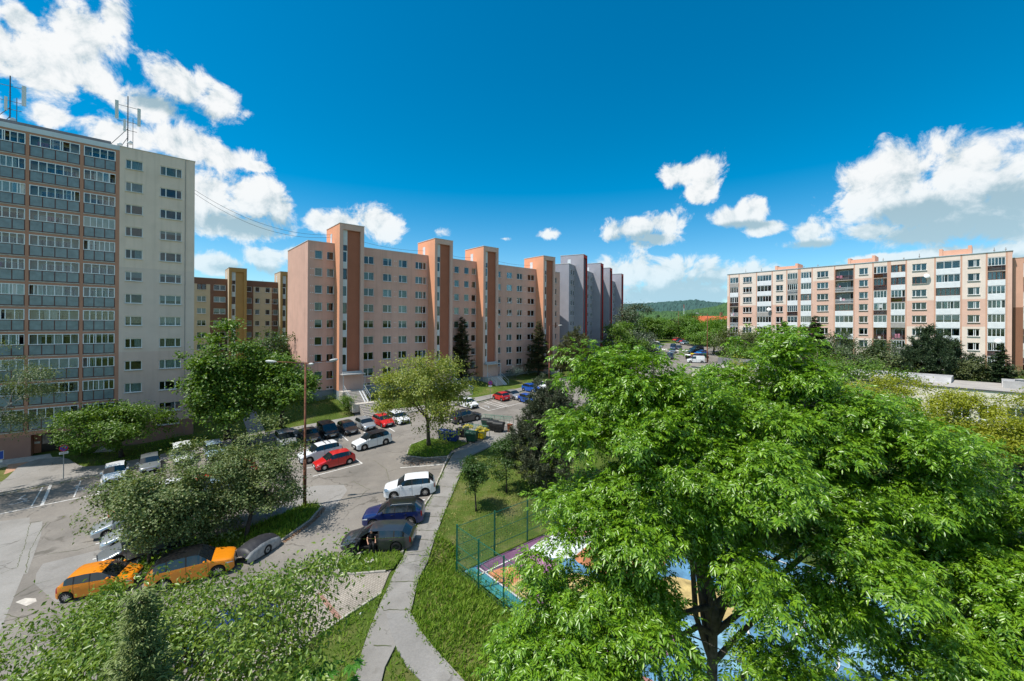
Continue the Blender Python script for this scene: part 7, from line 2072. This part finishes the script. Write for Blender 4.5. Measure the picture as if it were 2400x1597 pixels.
YB = mat('yellow_bag', (.48, .37, .02), .4, .3, 6); BBG = mat('black_bag', (.03, .032, .036), .3, .2, 5)
p = G(1124, 1028); bags((p.x, p.y, p.z + 1.0), 5, YB, 'yellow bags heaped on the yellow bin', 3); p = G(1098, 1022); bags((p.x, p.y, p.z + .9), 6, YB, 'yellow bags piled beside the black bins', 4); p = G(1092, 1016); bags((p.x, p.y, p.z + 1.0), 3, BBG, 'black bags on top of the pile behind the yellow bags', 5)
p = G(1195, 1013); root = empty('wheelie_bin', p, HB, 'small brown bin beside the black bins', 'bin')
MB().add([(-.2, -.24, .05), (.2, -.24, .05), (.2, .22, .05), (-.2, .22, .05), (-.27, -.3, .95), (.27, -.3, .95), (.27, .3, .95), (-.27, .3, .95)], [(3, 2, 1, 0), (0, 1, 5, 4), (1, 2, 6, 5), (2, 3, 7, 6), (3, 0, 4, 7), (4, 5, 6, 7)]).obj('body', BBR, root)
MB().box(-.3, .3, -.34, .34, .951, 1.03).obj('lid', BBR, root); MB().lathe([(.1, -.3), (.12, -.28), (.12, .28), (.1, .3)], 'y', (.0, 0, .1), 10).obj('roller', TYRE, root)


def cage(p0, rz, n, label, w=1.5, sp=1.35, h=1.75):
    root = empty('bin_cage', p0, rz, label, 'cage', 'wire cages round the bins'); m = mat('cage_green', (.07, .17, .12), .5, .1, 4)
    for k in range(n):
        x = k * sp; pts = [(x, -w / 2, 0)] + [(x, -w / 2 * cos(t), h - .75 + .75 * sin(t)) for t in [pi * i / 8 for i in range(9)]] + [(x, w / 2, 0)]
        MB().tube(pts, .028, 6).obj('arch', m, root)
    q = MB()
    for t in (0, pi / 4, pi / 2, 3 * pi / 4, pi): q.tube([(0, -w / 2 * cos(t), h - .75 + .75 * sin(t)), ((n - 1) * sp, -w / 2 * cos(t), h - .75 + .75 * sin(t))], .02, 5)
    q.obj('long_bars', m, root, kind='stuff')
    q = MB()
    for i in range(int((n - 1) * sp / .12)):
        x = i * .12; L = [(x, -w / 2 * cos(t), h - .75 + .75 * sin(t)) for t in [pi * i2 / 6 for i2 in range(7)]]; q.tube(L, .005, 3, cap=False)
    for i in range(26):
        t = pi * i / 25; q.tube([(0, -w / 2 * cos(t), h - .75 + .75 * sin(t)), ((n - 1) * sp, -w / 2 * cos(t), h - .75 + .75 * sin(t))], .004, 3, cap=False)
    q.obj('wire_mesh', m, root, kind='stuff')


cage(G(1133, 1001), HB, 4, 'arched green wire cage over the black bins'); cage(G(1095, 1026), HB, 3, 'arched green wire cage over the yellow bags')
# bins by the van
for (x, y), c, lab in [((1285, 745), BK, 'black bin with white lid beside the van'), ((1400, 720), BY, 'yellow bin beside the white van'), ((1520, 690), bin_col('lightblue', (.02, .2, .5)), 'blue bin behind the white van'), ((1650, 720), BG, 'green bin under the lamp by the van'), ((692, 290), bin_col('lightblue', (.02, .2, .5)), 'blue bin before the garages')]:
    o = dumpster(G(*far(x, y)), radians(-20), c, lab, SIGNW if 'white lid' in lab else None); o['group'] = 'refuse bins of the far street'

# ------------------------------------------------------------------ court fence
FGR = mat('fence_green', (.008, .11, .075), .45, .1, 4)


def fence(a0, b0, a1, b1, n, label, h=3.0, first=0):
    root = empty('court_fence', court_pt(a0, b0), 0, label, 'fence', 'green fence round the ball court'); o = Vector(court_pt(a0, b0)); A, B = o, Vector(court_pt(a1, b1)); d = B - A
    for k in range(first, n + 1):
        p = d * (k / n); MB().box(p.x - .05, p.x + .05, p.y - .05, p.y + .05, -.4, h).obj('post', FGR, root)
    for k in range(n):
        p, q = d * (k / n), d * ((k + 1) / n)
        for z in (h - .12, h * .55, h * .2): MB().tube([p + Vector((0, 0, z)), q + Vector((0, 0, z))], .022, 5).obj('rail', FGR, root)
    m = MB(); L = d.length; e = d.normalized(); s = .16
    for i in range(int(L / s)):
        p = e * (i * s); m.tube([p + Vector((0, 0, .05)), p + Vector((0, 0, h - .1))], .0048, 3, cap=False)
    for i in range(int(h / s)):
        z = .05 + i * s; m.tube([Vector((0, 0, z)), e * L + Vector((0, 0, z))], .0048, 3, cap=False)
    m.obj('wire_net', FGR, root, kind='stuff')


fence(-.35, -.35, 18.4, -.35, 6, 'green wire fence along the far side of the court'); fence(-.35, -.35, -.35, 33, 14, 'green wire fence along the near side of the court', first=1); fence(18.4, -.35, 18.4, 33, 12, 'green wire fence at the right side of the court', first=1)
# basketball hoop seen through the leaves
hp = empty('basketball_hoop', court_pt(9, 32), 0, 'basketball hoop on the court behind the ash leaves', 'hoop'); MB().tube([(0, 0, 0), (0, 0, 3), (-.6, .5, 3.4)], .07, 8).obj('post', FGR, hp); MB().box(-.9, -.3, .1, .9, 2.9, 3.9).obj('backboard', SIGNW, hp); MB().lathe([(.22, 0), (.24, .01), (.22, .02)], 'z', (-1.1, .8, 3.05), 14).obj('rim', SIGNR, hp)
# small climbing frame beyond the court, orange posts seen through leaves
cf = G(1545, 1120); cfr = empty('climbing_frame', cf, .5, 'orange and red playground frame glimpsed through the ash leaves', 'playground')
for x, y in ((0, 0), (1.6, 0), (0, 1.2), (1.6, 1.2)): MB().tube([(x, y, -.2), (x, y, 2.4)], .05, 6).obj('post', mat('play_orange', (.7, .15, .02), .5), cfr)
MB().box(-.1, 1.7, -.1, 1.3, 1.1, 1.2).obj('platform', mat('play_wood', (.3, .18, .09), .8), cfr); MB().box(-.15, 1.75, -.15, 1.35, 2.4, 2.48).obj('roof', SIGNR, cfr)

# ------------------------------------------------------------------ people
SKIN = mat('skin', (.5, .27, .18), .6, .08, 8); HAIR = mat('dark_hair', (.03, .02, .015), .7)


def person(root_loc, rz, label, shirt, trousers, pose='stand', scale=1.0, hair=None, group=None):
    up = pose == 'stand'
    if up:
        J = dict(hip=((0, 0, .93), .13), belly=((0, 0, 1.1), .125), chest=((0, 0, 1.3), .145), neckb=((0, 0, 1.45), .075), neck=((0.01, 0, 1.52), .052), head=((.03, 0, 1.62), .085), crown=((.02, 0, 1.71), .07))
        for s, q in ((1, 'l'), (-1, 'r')):
            st = .12 * s
            J['th' + q] = ((.0, .09 * s, .88), .09); J['kn' + q] = ((.03 + st * .5, .1 * s, .49), .06); J['an' + q] = ((st * 1.0 - .02, .1 * s, .09), .042); J['to' + q] = ((st + .15, .11 * s, .04), .035)
            J['sh' + q] = ((0, .19 * s, 1.41), .06); J['el' + q] = ((-.02 - st * .4, .25 * s, 1.13), .045); J['wr' + q] = ((.08 - st * .6, .25 * s, .9), .032); J['ha' + q] = ((.11 - st * .6, .25 * s, .82), .033)
    else:      # seated sideways on a car seat, feet on the ground (faces +x)
        J = dict(hip=((0, 0, .0), .14), belly=((-.02, 0, .2), .13), chest=((.0, 0, .42), .145), neckb=((.03, 0, .56), .075), neck=((.05, 0, .62), .052), head=((.09, 0, .72), .085), crown=((.08, 0, .81), .07))
        for s, q in ((1, 'l'), (-1, 'r')):
            J['th' + q] = ((.08, .1 * s, -.02), .09); J['kn' + q] = ((.46, .12 * s, .0), .065); J['an' + q] = ((.42, .13 * s, -.42), .045); J['to' + q] = ((.57, .14 * s, -.47), .035)
            J['sh' + q] = ((.02, .19 * s, .52), .06); J['el' + q] = ((.2, .27 * s, .3), .045); J['wr' + q] = ((.44, .24 * s, .22), .032); J['ha' + q] = ((.52, .23 * s, .2), .033)
    E = [('hip', 'belly'), ('belly', 'chest'), ('chest', 'neckb'), ('neckb', 'neck'), ('neck', 'head'), ('head', 'crown')]
    for q in 'lr': E += [('hip', 'th' + q), ('th' + q, 'kn' + q), ('kn' + q, 'an' + q), ('an' + q, 'to' + q), ('neckb', 'sh' + q), ('sh' + q, 'el' + q), ('el' + q, 'wr' + q), ('wr' + q, 'ha' + q)]
    for q, s in (('l', 1), ('r', -1)):
        w, h = Vector(J['wr' + q][0]), Vector(J['ha' + q][0]); d = (h - w).normalized(); sd = Vector((0, 1, 0)) if up is False else Vector((1, 0, 0)); sd = (sd - d * sd.dot(d)).normalized(); cu = d.cross(sd)
        for f in range(5):
            off = (f - 1.5) * .019 if f < 4 else .034
            a = h + d * (.035 if f < 4 else -.01) + sd * off; l = (.045, .052, .048, .038, .03)[f]
            b = a + d * l + (sd * .02 if f == 4 else cu * 0); c = b + d * l * .6 + cu * .018 * s
            J[f'f{f}a{q}'] = (tuple(a), .0095); J[f'f{f}b{q}'] = (tuple(b), .0085); J[f'f{f}c{q}'] = (tuple(c), .007)
            E += [('ha' + q, f'f{f}a{q}'), (f'f{f}a{q}', f'f{f}b{q}'), (f'f{f}b{q}', f'f{f}c{q}')]
    names = list(J); me = bpy.data.meshes.new('person_skeleton'); me.from_pydata([J[n][0] for n in names], [(names.index(a), names.index(b)) for a, b in E], [])
    ob = bpy.data.objects.new('person_skeleton', me); COL.objects.link(ob)
    sk = ob.modifiers.new('skin', 'SKIN'); sb = ob.modifiers.new('sub', 'SUBSURF'); sb.levels = sb.render_levels = 1
    if not me.skin_vertices:
        import bmesh
        bm = bmesh.new(); bm.from_mesh(me); bm.verts.layers.skin.verify(); bm.to_mesh(me); bm.free()
    for i, n in enumerate(names):
        r = J[n][1]; sv = me.skin_vertices[0].data[i]; sv.radius = (r, r); sv.use_root = n == 'hip'
    bpy.context.view_layer.update()
    dg = bpy.context.evaluated_depsgraph_get(); m2 = bpy.data.meshes.new_from_object(ob.evaluated_get(dg)); bpy.data.objects.remove(ob)
    m2.materials.clear()
    for m in (shirt, trousers, SKIN, hair or HAIR, TRIM): m2.materials.append(m)
    pos = np.array([J[n][0] for n in names])
    idx = []
    for p in m2.polygons:
        c = np.array(p.center); n = names[int(np.argmin(np.linalg.norm(pos - c, axis=1)))]
        k = 0
        if n[:2] in ('th', 'kn', 'an') or n == 'hip': k = 1
        if n[:2] == 'to': k = 4
        if n in ('neck', 'head') or n[:2] in ('wr', 'ha', 'el') or n[0] == 'f': k = 2
        if n == 'crown' or (n == 'head' and c[0] < J['head'][0][0] - .02): k = 3
        idx.append(k)
    m2.polygons.foreach_set('material_index', idx); m2.polygons.foreach_set('use_smooth', [True] * len(idx))
    root = empty('person', root_loc, rz, label, 'person', group); root.scale = (scale,) * 3
    link('body', m2, root)
    hx, hy, hz = J['head'][0]
    nose = MB(); nose.add([(hx + .082, 0, hz + .02), (hx + .082, -.014, hz - .02), (hx + .082, .014, hz - .02), (hx + .108, 0, hz - .02)], [(0, 1, 3), (0, 3, 2), (1, 2, 3)]); nose.obj('nose', SKIN, root)
    for s in (-1, 1):
        MB().lathe([(.001, -.004), (.011, 0), (.001, .004)], 'y', (hx + .08, s * .03, hz + .025), 8).obj('eye', TRIM, root)
        MB().box(hx - .015, hx + .015, s * .083 - .008, s * .083 + .008, hz - .03, hz + .03).obj('ear', SKIN, root)
    MB().box(hx + .076, hx + .086, -.022, .022, hz - .048, hz - .04).obj('mouth', mat('lip', (.3, .1, .08), .6), root)
    return root


DKS = mat('cloth_black', (.02, .02, .022), .9); PKS = mat('cloth_pink', (.6, .25, .26), .9); JEAN = mat('cloth_denim', (.06, .09, .16), .9); GRS = mat('cloth_grey', (.3, .3, .3), .9)
bpy.context.view_layer.update()
Mw = MOND.matrix_world
seat = Mw @ Vector((.35, .62, .62)); hd = atan2((Mw.to_3x3() @ Vector((0, 1, 0))).y, (Mw.to_3x3() @ Vector((0, 1, 0))).x)
person(seat, hd + .35, 'person in black with bare forearms sitting in the open car door', DKS, DKS, 'sit')
person(G(1251, 907), radians(200), 'person in dark clothes walking behind the bright blue hatchback', DKS, DKS)
person(G(1507, 822), radians(250), 'person in pink top walking by the far parked row', PKS, JEAN); person(G(1511, 819), radians(60), 'person in dark top walking by the far parked row', DKS, JEAN)
person(G(1660, 848), radians(180), 'person in dark clothes standing at the lamp by the van', DKS, DKS)
person(RIGHT.matrix_world @ Vector((44.9, .55, 27.43 - 16.8 - 6.3)), UA - pi / 2 - pi / 2, 'person in grey on a loggia of the long block above the pine', GRS, JEAN)

# fallen leaves, cracks and odd bits that lie about
lt = G(842, 1445); setp(MB().prism([(0, 0), (.12, .02), (.14, .1), (.03, .13)], 0, .02).obj('litter', SIGNW, None, (lt.x, lt.y, lt.z + .1)), 'scrap of white paper on the grass strip below the pavers', 'litter')
mh = G(866, 1316); setp(MB().lathe([(.001, .03), (.3, .03), (.33, .0), (.33, -.1)], 'z', (0, 0, 0), 18).obj('manhole_cover', CONC, None, (mh.x, mh.y, mh.z + .1)), 'round concrete manhole cover in the small grass island', 'manhole')
def dry_leaves(name, label, pxpoly, n, seed):
    rng = np.random.default_rng(seed); P = np.array([(G(*q).x, G(*q).y) for q in pxpoly]); lo, hi = P.min(0), P.max(0)
    xy = lo + (hi - lo) * rng.random((n * 4, 2)); xy = xy[poly_mask([tuple(q) for q in P], xy[:, 0], xy[:, 1])][:n]
    Q = np.array([(a, b, plane(a, b) + .03) for a, b in xy]); v, t = leaf_arrays(Q, nrm(rng.normal(size=Q.shape) * [1, 1, .1]), nrm(rng.normal(0, .3, Q.shape) + [0, 0, 1]), .11, .07)
    setp(link(name, raw_mesh(name, v, t, leafmat('dry_leaf', (.16, .08, .035), (.3, .17, .09), .1))), label, 'leaves', None, 'stuff')


dry_leaves('fallen_leaves', 'brown fallen leaves along the maple island kerb', [(945, 1090), (952, 1070), (1000, 1074), (1048, 1071), (1045, 1085), (1000, 1088), (960, 1092)], 500, 9)
dry_leaves('fallen_leaves', 'brown fallen leaves along the parking island kerb', [(757, 1190), (733, 1218), (706, 1240), (660, 1272), (668, 1272), (712, 1242), (742, 1220), (764, 1192)], 350, 10)
